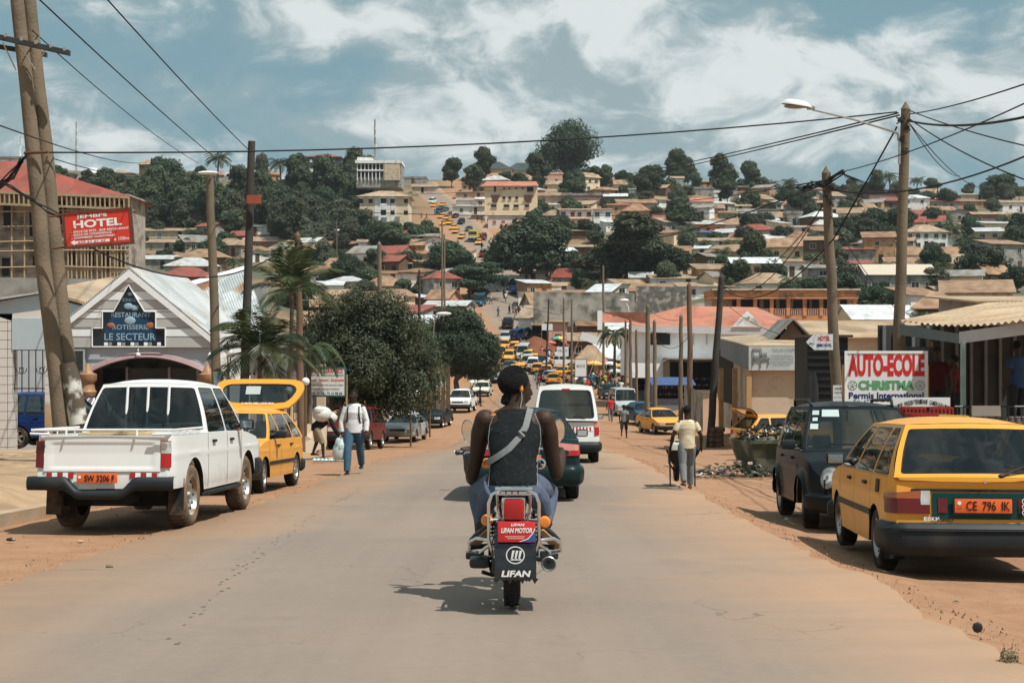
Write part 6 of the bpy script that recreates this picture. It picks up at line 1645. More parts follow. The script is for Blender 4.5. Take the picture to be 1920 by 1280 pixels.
m=MB();m.box((0,0,0),(1.6,1.4,.5),CONC,ch=.04);o=m.obj('concrete_block');tag(o,'low concrete plinth at the foot of the left tiled post','plinth');o.location=G(15,880)+V((0,.7,.1))
t=thing('ramp','concrete ramp wall with iron railing beside the raised yellow tailgate','ramp',G(575,850));L0=t.location.copy();q=lambda px,py,d:tuple(Wp(px,py,d)-L0)
d0=L0.y;m=MB();m.prism([q(548,862,d0),q(610,838,d0),q(612,770,d0+.8),q(536,800,d0)],(0,.3,0),PLAS_T);m.box(q(602,765,d0+1),(.3,.3,3.1),PLAS_T);m.box(q(541,790,d0-.2),(.28,.28,2.6),PLAS_T);m.obj('wall',t,smooth=False)
m=MB();m.tube([q(541,755,d0),q(602,712,d0+1)],.05,SILV,8);m.tube([q(541,795,d0),q(602,758,d0+1)],.025,BLK,6)
for k in range(14):
 a=k/13;m.tube([q(541+61*a,755-43*a,d0+a),q(541+61*a,795-37*a,d0+a)],.014,BLK,5)
m.obj('railing',t)
# --- unfinished building with a red roof behind scaffolding
UD=112.0
ub=thing('unfinished_building','unfinished block building with red sheet roof and pole scaffolding on the left','building',Wp(120,560,UD));U0=ub.location.copy()
q=lambda px,py,dd=0.0:tuple(Wp(px,py,UD)-U0+V((0,dd,0)))
m=MB();x0,x1=q(-90,0)[0],q(238,0)[0];
m.box(((x0+x1)/2,3.1,.6),(x1-x0,5,15.4),BLOCK)
for k in range(24):m.box(((x0+x1)/2,.57,-3+k*.42),(x1-x0,.06,.03),PLAS_G)
m.obj('wall',ub,smooth=False)
for px,py,w_,h_ in((10,405,16,40),(66,490,18,22),(6,500,14,34),(130,480,14,30),(165,480,14,34),(195,485,12,40),(222,482,14,36),(110,400,22,50),(150,400,22,50),(190,400,18,46),(222,398,14,44),(60,420,18,44)):
 w=MB();w.box(q(px,py,.58),(w_/23.8,.12,h_/23.8),VOID);w.obj('window',ub)
m=MB();ex0,ex1=q(-95,0)[0],q(250,0)[0];ez=q(0,372)[2];rz_=q(0,300)[2]
ez=q(0,357)[2]
m.add([(ex0-4,-1.4,ez),(ex1,-1.4,ez-.55),(ex1,7,ez-.55),(ex0-4,7,ez),(q(5,0)[0]-6,3.5,q(0,292)[2]),(q(5,0)[0],3.5,q(0,292)[2])],[(0,1,5,4),(1,2,5),(2,3,4,5),(3,0,4)],R_RED);m.obj('roof',ub,smooth=False)
m=MB();TIM=mat('pale_timber',(0.36,0.27,0.17),.9,var=.25,scale=3)
for k in range(40):
 a=k/39;x=ex0+(ex1-ex0)*a;z=ez-.55*a
 m.box((x,-1.35,z-.55),(.10,.1,.95),TIM);m.box((x,-.6,z-1.0),(.08,1.6,.1),TIM)
m.prism([(ex0,-1.42,ez-.02),(ex1,-1.42,ez-.57),(ex1,-1.42,ez-.78),(ex0,-1.42,ez-.22)],(0,.08,0),TIM);m.prism([(ex0,-1.42,ez-.95),(ex1,-1.42,ez-1.5),(ex1,-1.42,ez-1.68),(ex0,-1.42,ez-1.1)],(0,.08,0),TIM)
m.obj('eaves_frame',ub,smooth=False)
m=MB()
for k in range(34):
 px=-20+k*7.9+rnd.uniform(-1.5,1.5);near=px>120
 if not near and k%3:continue
 m.tube([q(px+rnd.uniform(-2,2),525,-.6),q(px+rnd.uniform(-2,2),385,-.6)],.07,TIM,5)
for py in(396,424,452,470,500):m.tube([q(-20,py+3,-.7),q(110,py,-.7),q(246,py+rnd.uniform(-4,4),-.7)],.06,TIM,5)
m.obj('scaffolding',ub)
# --- right-hand shops
SD=27.0
t=thing('shop','open-fronted shop with wide tan sheet roof and grey fascia at the right edge','shop',Wp(1830,800,SD));L0=t.location.copy();q=lambda px,py,d=SD:tuple(Wp(px,py,d)-L0)
m=MB();rr=[]
P0,P1,P2,P3=[Vector(q(*a))for a in((1688,602,30),(1985,590,24),(2080,560,30),(1855,568,38))]
E0=Vector(q(1800,622,26));
m.grid(lambda a,b:((P0*(1-a)+P1*a)*(1-b)+(P3*(1-a)+P2*a)*b)+V((0,0,.025*math.cos(a*150)+.22*math.sin(math.pi*min(1,a*1.0))*-.6*(1-b))),150,6,R_TAN);m.obj('roof',t,smooth=False)
m=MB();m.prism([q(1688,607,30.1),q(1800,626,27.4),q(1800,644,27.4),q(1688,628,30.1)],(0,.05,0),mat('grey_green_board',(0.13,0.16,0.155),.7,var=.15));m.prism([q(1800,622,27.3),q(1990,596,24.4),q(1990,618,24.4),q(1800,644,27.3)],(0,.05,0),mat('pale_grey_board',
 (0.48,0.46,0.45),.6,var=.1));m.obj('fascia',t,smooth=False)
m=MB();b0=q(1900,800,33)
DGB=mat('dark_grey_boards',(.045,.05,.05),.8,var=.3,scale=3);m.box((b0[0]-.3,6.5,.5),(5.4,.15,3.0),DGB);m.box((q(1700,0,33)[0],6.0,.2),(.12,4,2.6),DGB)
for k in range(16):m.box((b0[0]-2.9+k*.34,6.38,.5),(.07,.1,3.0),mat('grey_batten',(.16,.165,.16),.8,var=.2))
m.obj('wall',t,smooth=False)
for px,d_ in((1806,27),(1960,25),(1745,33)):
 m=MB();m.tube([q(px,640,d_),q(px,830,d_)],.055,mat('pale_green_paint',(.25,.34,.29),.7,var=.3)if px==1806 else WOOD,8);m.obj('post',t)
m=MB();m.box(q(1880,822,26.2),(2.6,.3,.8),PLAS_G);m.obj('low_wall',t)
m=MB()
for k in range(12):m.tube([q(1795+k*12,762,26),q(1795+k*12,790,26)],.012,BLK,5)
m.tube([q(1790,762,26),q(1990,762,26)],.02,BLK,6);m.obj('railing',t)
m=MB();m.box(q(1849,770,25.95),(.52,.03,.19),mat('white_cloth',(.62,.6,.55),.9));o=m.obj('towel');tag(o,'white towel hung over the railing of the right-hand shop','towel');o.location=L0
m=MB();m.prism([q(1690,640,29.5),q(1800,634,33),q(1720,640,36),q(1620,640,33)],(0,0,.05),R_TAN)
house('tan roofed shed with grey walls standing above the open shop roof',*(lambda p_:(p_.x+1.9,p_.y+3))(Wp(1905,560,46)),5.5,5,1.25,PLAS_G,R_TAN,'shed',z=Wp(1905,640,46).z,nw=0,rise=.35,door=False,base=5)
house('long shed with dusty tan roof behind the arrow-shaped hotel sign',*(lambda p_:(p_.x,p_.y))(Wp(1605,700,72)),5.2,7,3.2,PLAS_T,R_TAN,'gable',z=Wp(1600,760,68).z,nw=4,rise=.85,sh=VOID,oh=.4)
hs=house('wooden gabled shed rising behind the furniture shop signs',*(lambda p_:(p_.x,p_.y))(Wp(1474,700,69)),3.0,1.7,3.05,PLANK,R_GREY,'gable',rz=R(90),z=Wp(1474,768,67).z,nw=0,rise=1.2,oh=.35)
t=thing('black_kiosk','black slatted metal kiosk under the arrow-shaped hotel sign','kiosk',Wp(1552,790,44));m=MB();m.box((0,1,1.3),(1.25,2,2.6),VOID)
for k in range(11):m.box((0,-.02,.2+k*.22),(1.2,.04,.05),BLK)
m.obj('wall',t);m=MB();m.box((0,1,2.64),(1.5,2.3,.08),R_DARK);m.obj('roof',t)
for k,px in enumerate((1518,1526)):
 m=MB();p_=Wp(px,770,43.5);m.tube([(p_.x,p_.y,p_.z+.0),(p_.x,p_.y+.02,p_.z+.8),(p_.x,p_.y,p_.z+1.15)],[.16,.14,.06],BLK,8,sy=.4);tag(m.obj('hanging_jacket'),('black jacket hanging at the left corner of the black kiosk','dark jacket hanging on the black kiosk beside the first')[k],
  'jacket')
FD=62.0
t=thing('furniture_shop','furniture shop with painted armchair signboards over plain grey walls','shop',Wp(1430,770,FD));L0=t.location.copy();q=lambda px,py,d=FD:tuple(Wp(px,py,d)-L0)
m=MB();a,b_=q(1405,775),q(1522,775);m.prism([q(1406,812,62.2),q(1524,812,62.2),q(1524,805,70),q(1356,800,76)],(0,0,3.85),PLAS_T);m.obj('wall',t,smooth=False)
c0=q(1345,760,70);m=MB();m.prism([q(1405,775),q(1347,752,72),(lambda p_:(p_[0],p_[1],p_[2]))(q(1347,655,72)),q(1405,680)],(.15,.1,0),BLOCK)if False else None
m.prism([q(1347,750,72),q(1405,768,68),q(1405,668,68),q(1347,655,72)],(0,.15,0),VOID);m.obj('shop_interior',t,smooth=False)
for px,d_ in((1404,62),(1378,66),(1352,70)):
 m=MB();x,y,z=q(px,690,d_);zb=H(x+L0.x,y+L0.y)-L0.z;m.box((x,y,(z+zb)/2),(.22,.22,z-zb),mat('orange_post',(.42,.25,.12),.9,var=.2));m.obj('post',t)
SGN=mat('painted_sign_pale',(0.46,0.50,0.49),.7,var=.12,scale=2,dirt=(.30,.30,.27),dscale=1.5,dlo=.5,dhi=.8);SGG=mat('painted_sign_grey',(0.20,0.215,0.215),.8,var=.2,scale=2)
m=MB();m.prism([q(1404,650,61.8),q(1530,650,61.8),q(1527,694,61.8),q(1404,694,61.8)],(0,.08,0),SGN);sb=m.obj('front_signboard',t,smooth=False)
m=MB();INKG=mat('faded_ink',(.14,.15,.15),.8,var=.1)
letters(m,'TUCLIN CONFORT',1.25,.14,INKG,TM(*q(1474,656,61.78)))
for k,s_ in enumerate(('COMMERCE GENERAL','CONFORTABLE','ELECTROMENAGER')):letters(m,s_,1.0,.09,INKG,TM(*q(1466,667+k*6,61.78)))
letters(m,'DECORATION',.7,.08,INKG,TM(*q(1466,684,61.78)));m.obj('sign_lettering',sb)
m=MB()
def ln(pts,r_=.022):m.tube([q(a,b,61.76)for a,b in pts],r_,INKG,5)
ln([(1412,653),(1427,653),(1428,668),(1413,668),(1412,653)]);ln([(1412,670),(1436,669),(1443,672),(1424,676),(1411,672)]);ln([(1413,672),(1412,686)]);ln([(1426,676),(1426,691)]);ln([(1441,673),(1441,685)]);ln([(1428,664),(1437,662),(1437,669)])
ln([(1498,664),(1500,658),(1507,660),(1513,654),(1519,659),(1524,658),(1525,666),(1500,667),(1498,664)]);ln([(1500,667),(1500,680)]);ln([(1512,684),(1518,677),(1525,680),(1524,688),(1515,690),(1512,684)]);ln([(1502,683),(1514,690)])
m.obj('painted_furniture',sb)
m=MB();m.prism([q(1345,634,73),q(1404,650,62),q(1404,694,62),q(1345,664,73)],(.08,.0,0),SGG);sb2=m.obj('side_signboard',t,smooth=False)
m=MB();m.prism([q(1345,634,73),q(1404,650,62),q(1440,636,66),q(1420,628,74)],(0,0,.05),R_TAN);m.prism([q(1404,650,62),q(1530,650,62),q(1500,640,66),q(1425,638,66)],(0,0,.05),R_TAN);m.obj('roof',t,smooth=False)
CD=118.0
t=thing('hall','large white hall with coral sheet roof and small white pediment','building',Wp(1330,690,CD));L0=t.location.copy();q=lambda px,py,dd=0.0:tuple(Wp(px,py,CD)-L0+V((0,dd,0)))
a,b_=q(1184,690),q(1475,690);m=MB();m.box(((a[0]+b_[0])/2,6,1.2),(b_[0]-a[0],12,4.0),mat('bright_white_wall',(.82,.83,.82),.9,var=.08,scale=.6,dirt=(.62,.62,.60),dlo=.55,dhi=.8));m.obj('wall',t,smooth=False)
m=MB();z0=q(0,612)[2];z1=q(0,569)[2]+.4
m.add([q(1180,611,-.8),q(1500,615,-.8),q(1450,572,7.5),q(1305,569,7.5),q(1200,596,7.0)],[(0,1,2,3,4)],R_CORAL);m.add([q(1133,583,4),q(1212,586,-.8),q(1212,606,-.8),q(1133,604,2)],[(0,1,2,3)],R_CORAL)
m.prism([q(1180,611,-.85),q(1500,615,-.85),q(1500,630,-.85),q(1180,622,-.85)],(0,.1,0),mat('pale_grey_board'));m.obj('roof',t,smooth=False)
m=MB();m.prism([q(1370,612,-1.0),q(1426,612,-1.0),q(1398,583,-1.0)],(0,.15,0),PLAS_W);pd=m.obj('pediment',t,smooth=False)
m=MB()
for k,ch in enumerate('COMMUNICATEL'):
 a_=k/11;letters(m,ch,.13,.2,INKG,TM(*q(1379+38*a_,607-11*math.sin(math.pi*a_),-1.05),ry=R(-30+60*a_)))
m.obj('pediment_lettering',pd)
m=MB();m.box(q(1238,636,-.05),(1.6,.3,.9),VOID);m.box(q(1236,625,-.06),(1.2,.3,.35),VOID);m.obj('window',t)
for px in(1300,1325):
 m=MB();m.box(q(px,628,-.05),(.1,.1,1.6),GREYP);m.obj('downpipe',t)
m=MB();m.box(q(1126,600,1),(.4,.4,1.6),PLAS_W);m.obj('pillar',t)
OD=178.0
t=thing('balcony_house','long orange house with stained parapet and balustraded veranda','house',Wp(1500,618,OD));L0=t.location.copy();q=lambda px,py,dd=0.0:tuple(Wp(px,py,OD)-L0+V((0,dd,0)))
m=MB();a,b_=q(1340,0),q(1605,0);xm=(a[0]+b_[0])/2;w_=b_[0]-a[0];m.box((xm,6,1.0),(w_,7,7.5),PLAS_T);m.obj('wall',t,smooth=False)
m=MB();m.box((xm,4,q(0,552)[2]),(w_+.4,9,1.1),ORW);m.box((xm,4,q(0,543)[2]),(w_+.8,9.6,.2),PLAS_T);m.obj('parapet',t,smooth=False)
m=MB();m.box((xm,1.2,q(0,597)[2]),(w_,2.4,.9),ORW);m.obj('veranda_floor',t,smooth=False)
for k in range(8):
 m=MB();px=1385+k*31;m.box((q(px,0)[0],.1,q(0,574)[2]),(.45,.45,2.4),ORW);m.obj('column',t)
m=MB()
for k in range(60):m.tube([(q(1398+k*3.45,0)[0],.0,q(0,590)[2]),(q(1398+k*3.45,0)[0],.0,q(0,580)[2])],.07,PINKW,5)
m.box((q(1500,0)[0],0,q(0,579)[2]),(w_*.8,.15,.12),ORW);m.obj('balustrade',t)
for px,w2 in((1395,2.2),(1420,1.4),(1450,1.5),(1478,1.2),(1510,2.0),(1550,2.6),(1585,1.6)):
 m=MB();m.box((q(px,0)[0],2.47,q(0,574)[2]),(w2,.1,1.7),VOID);m.obj('window',t)
AD=G(720,452).y
t=thing('apartment_block','cream four storey apartment block with white middle bay and hipped roof','apartment block',G(720,450));L0=t.location.copy();q=lambda px,py,dd=0.0:tuple(Wp(px,py,AD)-L0+V((0,dd,0)))
a,b_=q(673,0),q(765,0);w_=b_[0]-a[0];xm=(a[0]+b_[0])/2;zt_=q(0,367)[2];m=MB();m.box((xm,5.5,zt_/2-1),(w_,11,zt_+2),PLAS_C)
m.box((q(708,0)[0],0,zt_/2-1),(1.75,.12,zt_+1.9),PLAS_W);m.box((q(723,0)[0],-.03,zt_/2-1),(1.9,.12,zt_+1.9),PLAS_W);m.box((q(737,0)[0],0,zt_/2-1),(1.3,.12,zt_+1.9),PLAS_W)
m.obj('wall',t,smooth=False)
roof_mb(w_,11,zt_,'hip',R_TAN,.8,1.9).obj('roof',t,smooth=False);KC.pop(t.name,None)
t_roof=[o for o in bpy.data.objects if o.parent==t and o.name.startswith('roof')][0];t_roof.location=(xm,5.5,0)
for fy in(377,399,422,443):
 for px in(677,695,719,736,761):
  m=MB();big=px==719;m.box(q(px,fy+(1 if big else 0),-.08),(1.3 if big else 1.0,.1,1.6 if big else 1.05),VOID)
  m.box(q(px,fy-6,-.25),(1.6 if big else 1.2,.5,.12),FRM)
  if big:m.box(q(px,fy+7,-.35),(1.5,.6,.5),PLAS_W)
  m.obj('window',t)
TD=G(955,408).y
t=thing('shop_building','tan three storey building with red roof at the top of the road','building',G(955,408));L0=t.location.copy();q=lambda px,py,dd=0.0:tuple(Wp(px,py,TD)-L0+V((0,dd,0)))
a,b_=q(909,0),q(1008,0);w_=b_[0]-a[0];xm=(a[0]+b_[0])/2;zt_=q(0,349)[2];m=MB();m.box((xm,5,zt_/2-1),(w_,10,zt_+2),PLAS_C);m.obj('wall',t,smooth=False)
m=MB();m.prism([q(903,350,-1.0),q(1010,350,-1.0),q(1006,338,4),q(912,338,4)],(0,0,.15),R_CORAL);m.prism([q(912,338,4),q(1006,338,4),q(1010,350,11),q(903,350,11)],(0,0,.14),R_CORAL);m.obj('roof',t,smooth=False)
for px,py,ww,hh in((928,354,4,11),(945,353,3,3),(955,353,3,3),(968,353,3,3),(980,353,3,3),(994,355,12,9),(928,370,8,7),(945,371,5,5),(956,371,5,5),(969,371,5,5),(990,371,14,8),(926,386,10,5),(950,386,10,5),(968,386,9,5),(988,386,8,5)):
 m=MB();m.box(q(px,py,-.05),(ww*TD/F,.14,hh*TD/F),VOID);m.box(q(px,py+hh/2+1,-.1),((ww+2)*TD/F,.25,.12),FRM);m.obj('window',t)
for px in(928,990):
 m=MB();m.prism([q(px-8,366,-.9),q(px+10,366,-.9),q(px+4,380,-.1),q(px-4,380,-.1)],(0,.1,0),BRICKR);m.obj('balcony',t)
 # ---- signs
def sgn_quad(label,px0,px1,py0,py1,d,m,th=.04,name='signboard',frame=None,tilt=0.0,posts=0,ph=3.0,cat='sign'):
 """flat board facing the viewer; returns (thing, matrix fn) with local x/z in metres from the board centre"""
 p=Wp((px0+px1)/2,(py0+py1)/2,d);w=(px1-px0)/F*d;h=(py1-py0)/F*d
 t=thing(name,label,cat,p);t.rotation_euler=(0,tilt,0)
 b=MB();b.box((0,0,0),(w,th,h),m);t_b=b.obj('board',t,smooth=False)
 if frame:
  f=MB()
  for q in(-1,1):f.box((0,0,q*(h/2)),(w+.05,th+.03,.05),frame);f.box((q*(w/2),0,0),(.05,th+.026,h-.04),frame)
  f.obj('frame',t_b)
 for k in range(posts):
  f=MB();x=(-w/2-.03,w/2+.03)[k%2];f.box((x,.05,-h/2-ph/2+h/2),(.06,.06,ph+h/2),mat('orange_post',(.42,.25,.12),.9,var=.2));f.obj('post',t)
 return t,t_b,w,h,th/2+.001
def wr(tb,items,w,h,off):
 """items: (text, cx, cz, width, height, material, bold) in fractions of the board; one lettering part per colour"""
 by={}
 for it in items:by.setdefault(it[5].name,[]).append(it)
 for k,v in by.items():
  m=MB()
  for tx,cx,cz,ww,hh,mm,bd in v:letters(m,tx,ww*w,hh*h,mm,TM(cx*w,-off,cz*h),off=bd)
  m.obj('lettering',tb)
SRED=mat('sign_red',(0.60,0.045,0.028),.45,var=.05,scale=2,dirt=(.45,.06,.035));SWHT=mat('sign_white',(0.66,0.68,0.68),.45,var=.06,scale=1.5);LRED=mat('letter_red',(0.55,0.025,0.025),.5,var=.03)
LGRN=mat('letter_green',(0.10,0.30,0.14),.5,var=.1);LNAV=mat('letter_navy',(0.015,0.025,0.13),.5,var=.03);LORG=mat('letter_orange',(0.62,0.16,0.04),.5,var=.03);RUSTF=mat('rusty_iron',(0.12,0.045,0.03),.8,var=.3)
t,b,w,h,o=sgn_quad('red hotel sign with white letters and arrow, clamped to the leaning twin poles',121,247,396,460,27.2,SRED,frame=RUSTF,tilt=R(-4.5),name='hotel_sign')
wr(b,[("JEMBI'S",-.08,.36,.46,.12,INKW,.02),('HOTEL',.0,.155,.72,.23,INKW,.035),('- SALLE DE FETE - BAR RESTAURANT',.03,-.055,.86,.065,INKW,.02),('- SALLE DE CONFERENCE',-.10,-.145,.60,.06,INKW,.02),('- CHAMBRES CLIMATISEES',-.075,-.235,.65,
 .06,INKW,.02),('a 100m',.34,-.35,.22,.10,INKW,.01)],w,h,o)
m=MB();f=lambda x,z:(x*w,-o-.002,z*h);m.add([f(-.42,-.36),f(-.36,-.29),f(-.36,-.33),f(.16,-.33),f(.16,-.41),f(-.36,-.41),f(-.36,-.45)],[(0,1,2,3,4,5,6)],INKW);ar=m.obj('arrow',b)
m=MB();letters(m,'679 61 61 67',.42*w,.055*h,LRED,TM(-.10*w,-o-.004,-.37*h),off=.03);m.obj('lettering',ar)
m=MB()
for z in(.47,-.47):m.tube([(-w/2-.30,.05,z*h-.01),(-w/2,.01,z*h)],.02,RUSTF,6)
m.obj('bracket',t)
t,b,w,h,o=sgn_quad('white driving school banner with huge red letters on two posts',1586,1737,660,756,28.5,SWHT,th=.02,name='banner',frame=WHT,posts=2,ph=1.6)
wr(b,[('AUTO-ECOLE',0,.245,.95,.44,LRED,.05),('CHRISTMA',0,-.145,.70,.19,LGRN,.06),('Permis International',0,-.345,.93,.13,LNAV,.03),('Tel : 677 76 54 30 / 697 20 20 27',.02,-.46,.86,.065,INK,.01)],w,h,o)
for q in(-1,1):
 m=MB();c_=(q*.42*w,-o-.003,-.15*h)
 for r0,r1 in((.095,.083),(.045,.04)):
  m.add([(c_[0]+math.cos(i*.2618)*r,c_[1],c_[2]+math.sin(i*.2618)*r)for r in(r0,r1)for i in range(24)],[(i,(i+1)%24,24+(i+1)%24,24+i)for i in range(24)],INKG)
 for k in range(6):a_=k*1.047;m.box((c_[0]+math.cos(a_)*.063,c_[1],c_[2]+math.sin(a_)*.063),(.02,.002,.012),INKG)
 m.box(c_,(.02,.002,.05),LGRN);m.box((c_[0],c_[1],c_[2]-.02),(.06,.002,.01),INKG);m.obj('round_emblem',b)
t,b,w,h,o=sgn_quad('white church sign with curved black lettering behind the beer crates',1672,1781,745,786,24.0,SWHT,name='church_sign')
m=MB();tx='EGLISE PRESBYTERIENNE CAMEROUNAISE'
for k,ch in enumerate(tx):
 a_=k/(len(tx)-1);
 if ch!=' ':letters(m,ch,.026,.075,INK,TM((-.47+.94*a_)*w,-o-.002,(.02+.30*math.sin(math.pi*a_))*h,ry=R(-22+44*a_)),off=.03)
m.obj('lettering',b)
p=Wp(1528,641,34.4);t=thing('arrow_sign','white arrow-shaped hotel sign with red word pointing left, nailed beside the pole','sign',p);s_=34.4/F
m=MB();m.prism([((a-1528)*s_,0,(641-b_)*s_)for a,b_ in((1511,641),(1526,627),(1562,626),(1562,656),(1527,656))],(0,.03,0),SWHT);b=m.obj('board',t,smooth=False)
m=MB();letters(m,'HOTEL',.30,.11,LRED,TM(.22,0,.085),off=.04);mm=m.obj('lettering',b);m=MB();letters(m,"JEMBI'S HOTEL",.37,.10,LNAV,TM(.22,0,-.09),off=.03);m.obj('lettering',b);m=MB();letters(m,'100 m',.12,.05,INK,TM(-.08,0,-.04),off=.02);m.obj('lettering',
 b)
t,b,w,h,o=sgn_quad('white signboard of a graphics studio with red and orange painted words',572,648,689,742,48,SWHT,name='shop_sign',posts=2,ph=1.6,frame=mat('teal_frame',(.02,.10,.12),.6,var=.1))
wr(b,[('MATHIEU GRAPHICS',.0,.38,.86,.15,LRED,.03),('CONCEPTIONS - REALISATIONS GRAPHIQUES',0,.22,.90,.09,INKG,.01),('Gravure - Peinture - Serigraphie',0,.05,.92,.13,LORG,.03),('Photo Numerique Portrait Impression Digital',0,-.12,.88,.08,INKG,
 .01),('Autocollant Enseigne Lumineuse',0,-.26,.7,.09,INKG,.01),('99 42 73 74 - 75 15 98 84',0,-.41,.84,.10,INK,.01)],w,h,o)
t,b,w,h,o=sgn_quad('small white notice on the pole below the arrow hotel sign',1562,1583,722,752,33,SWHT,name='notice')
wr(b,[('AVENDRE',0,.3,.8,.14,INKG,.02),('TERRAIN',0,.05,.8,.12,INKG,.01),('677 76 54',0,-.25,.8,.1,INKG,.01)],w,h,o)
t,b,w,h,o=sgn_quad('white cloth banner stretched by the market behind the yellow taxi',1078,1100,673,706,150,SWHT,name='market_banner',frame=BLK,posts=2,ph=1.0)
wr(b,[('MARCHE',0,.1,.7,.18,INKG,.01)],w,h,o)
t,b,w,h,o=sgn_quad('long pale hoarding on posts above the market umbrellas',1088,1128,628,642,150,SWHT,name='hoarding',tilt=R(20),posts=2,ph=3.5)
t,b,w,h,o=sgn_quad('white sign standing at the road fork beside the dark shop',1016,1036,607,619,200,SWHT,name='road_sign',posts=2,ph=2)
t,b,w,h,o=sgn_quad('white painted kiosk board under the rainbow umbrella',1044,1066,650,668,176,SWHT,name='kiosk_board');wr(b,[('CALL BOX',0,.1,.8,.25,BLUP,.02)],w,h,o)
# ---- utility poles
POLEW=mat('weathered_pole',(0.155,0.122,0.086),0.95,var=0.3,scale=1.5,bump=0.8,bscale=18,dirt=(0.20,0.15,0.10),dscale=.9,dlo=.5,dhi=.7)
POLED=mat('dark_creosote_pole',(0.055,0.048,0.042),0.95,var=0.3,scale=2,bump=0.6)
POLER=mat('red_brown_pole',(0.155,0.10,0.065),0.95,var=0.25,scale=1.5,bump=0.6)
def pole(label,bx,by,tx,ty,d,r,m=POLEW,name='utility_pole',dt=None,cap=True):
 b=Wp(bx,by,d);b.z=min(b.z,H(b.x,b.y))-.3;e=Wp(tx,ty,dt or d);t=thing(name,label,'pole',(b.x,b.y,b.z+.3));o=V((b.x,b.y,b.z+.3))
 p=MB();n=9;ax=e-b
 p.tube([b-o+ax*(i/n)+V((noise.noise(V((i*.9,tx,1)))*r*.35,0,0))for i in range(n+1)],[r*(1.12-.3*i/n)for i in range(n+1)],m,14)
 if cap:p.tube([e-o,e-o+V((0,0,r*1.3))],[r*.85,r*.1],m,14)
 p.obj('shaft',t);return t,o,e-o
tw1=pole('left of the twin leaning poles beside the red hotel sign',128,805,26,-60,28,.155,cap=False)
tw2=pole('right of the twin leaning poles, carrying the red hotel sign',152,800,48,-60,28.2,.16,cap=False)
m=MB();TIMD=mat('dark_timber',(.045,.045,.04),.95,var=.3)
o1,o2=Wp(-30,58,27.6),Wp(129,94,27.6);m.prism([o1,o2,o2+V((0,0,-.10)),o1+V((0,0,-.10))],(0,.11,0),TIMD)
m.v=[tuple(V(v)-tw2[1])for v in m.v];m.obj('crossarm',tw2[0],smooth=False);m=MB()
o1,o2=Wp(-30,78,28.6),Wp(86,98,28.6);m.prism([o1,o2,o2+V((0,0,-.09)),o1+V((0,0,-.09))],(0,.1,0),TIMD)
m.v=[tuple(V(v)-tw2[1])for v in m.v];m.obj('crossarm',tw2[0],smooth=False)
m=MB()
for a,b_ in(((34,82),(65,130)),((84,95),(65,132)),((5,80),(30,132))):m.tube([Wp(*a,27.7)-tw2[1],Wp(*b_,27.9)-tw2[1]],.014,SILV,6)
for px in(10,40,67,95,121):m.box(Wp(px,66+(px-10)*.235,27.55)-tw2[1],(.05,.03,.07),SILV)
m.tube([Wp(45,287,27.8)-tw2[1],Wp(90,285,27.8)-tw2[1]],.03,RUSTF,8);m.obj('brace',tw2[0])
m=MB();WPNT=mat('peeling_white_paint',(.55,.54,.5),.9,var=.2,scale=4,dirt=(.10,.08,.06),dscale=2.2,dlo=.44,dhi=.52)
m.tube([Wp(148,795,28)-tw2[1],Wp(128,680,28)-tw2[1]],[.185,.175],WPNT,16);m.obj('painted_band',tw2[0])
p3=pole('grey pole with a street lamp head in front of the striped hall roof',412,722,393,333,40,.135,cap=False)
m=MB();m.tube([Wp(411,726,39.9)-p3[1],Wp(409,696,39.9)-p3[1]],.145,mat('pale_blue_poster',(.36,.52,.56),.8,var=.15,scale=8),14,caps=False);m.obj('poster',p3[0])
m=MB();m.tube([Wp(393,338,40)-p3[1],Wp(398,326,39.7)-p3[1]],.03,SILV,6);m.ball(Wp(390,324,39.6)-p3[1],(.30,.14,.05),WHT,12);m.obj('lamp_head',p3[0])
p4=pole('dark pole with a red box fixed halfway up',454,722,472,265,40,.125,POLED,cap=False)
m=MB();m.box(Wp(476,374,39.7)-p4[1],(.38,.1,.24),mat('brick_red_paint',(.30,.07,.04),.7,var=.1));m.obj('box',p4[0])
pole('red-brown post among the palms',566,720,558,442,46,.115,POLER);pole('grey pole standing in the leafy hedge tree',714,640,711,458,95,.17);pole('dark pole left of the hanging street lamp',787,640,786,508,110,.12,POLED)
p5=pole('tallest right-hand pole carrying the street lamp and a fan of cables',1678,770,1698,205,31,.125)
p6=pole('right-hand pole tangled with wires left of the tallest pole',1577,770,1549,325,35,.135)
for P_,pts in((p5,[(1688,225),(1700,240),(1690,262),(1697,285)]),(p6,[(1540,345),(1560,350),(1548,365),(1556,380)])):
 m=MB()
 for a,b_ in pts:
  for k in range(4):m.tube([Wp(a+rnd.uniform(-8,8),b_+rnd.uniform(-8,8),P_[1].y-.2)-P_[1]for _ in range(4)],.012,BLK,5)
  m.box(Wp(a,b_,P_[1].y-.2)-P_[1],(.10,.12,.09),BLK,ch=.02)
 m.obj('cable_clamps',P_[0])
m=MB();m.tube([Wp(1686,308,30.8)-p5[1],Wp(1687,262,30.8)-p5[1],Wp(1683,250,30.8)-p5[1],Wp(1676,247,30.7)-p5[1],Wp(1600,224,30.4)-p5[1],Wp(1524,206,30.0)-p5[1]],[.03,.03,.028,.026,.022,.02],SILV,8);m.obj('lamp_arm',p5[0])
m=MB();c_=Wp(1494,196,29.9)-p5[1]
m.grid(lambda a,b:(c_[0]+(a*2-1)*.32,c_[1]+math.cos(math.pi*b)*.13*(1-(2*a-1)**4*.7),c_[2]-.03-.05*(a*2-1)+math.sin(math.pi*b)*.13*(1-(2*a-1)**4)),16,10,SWHT);m.obj('lamp_head',p5[0])
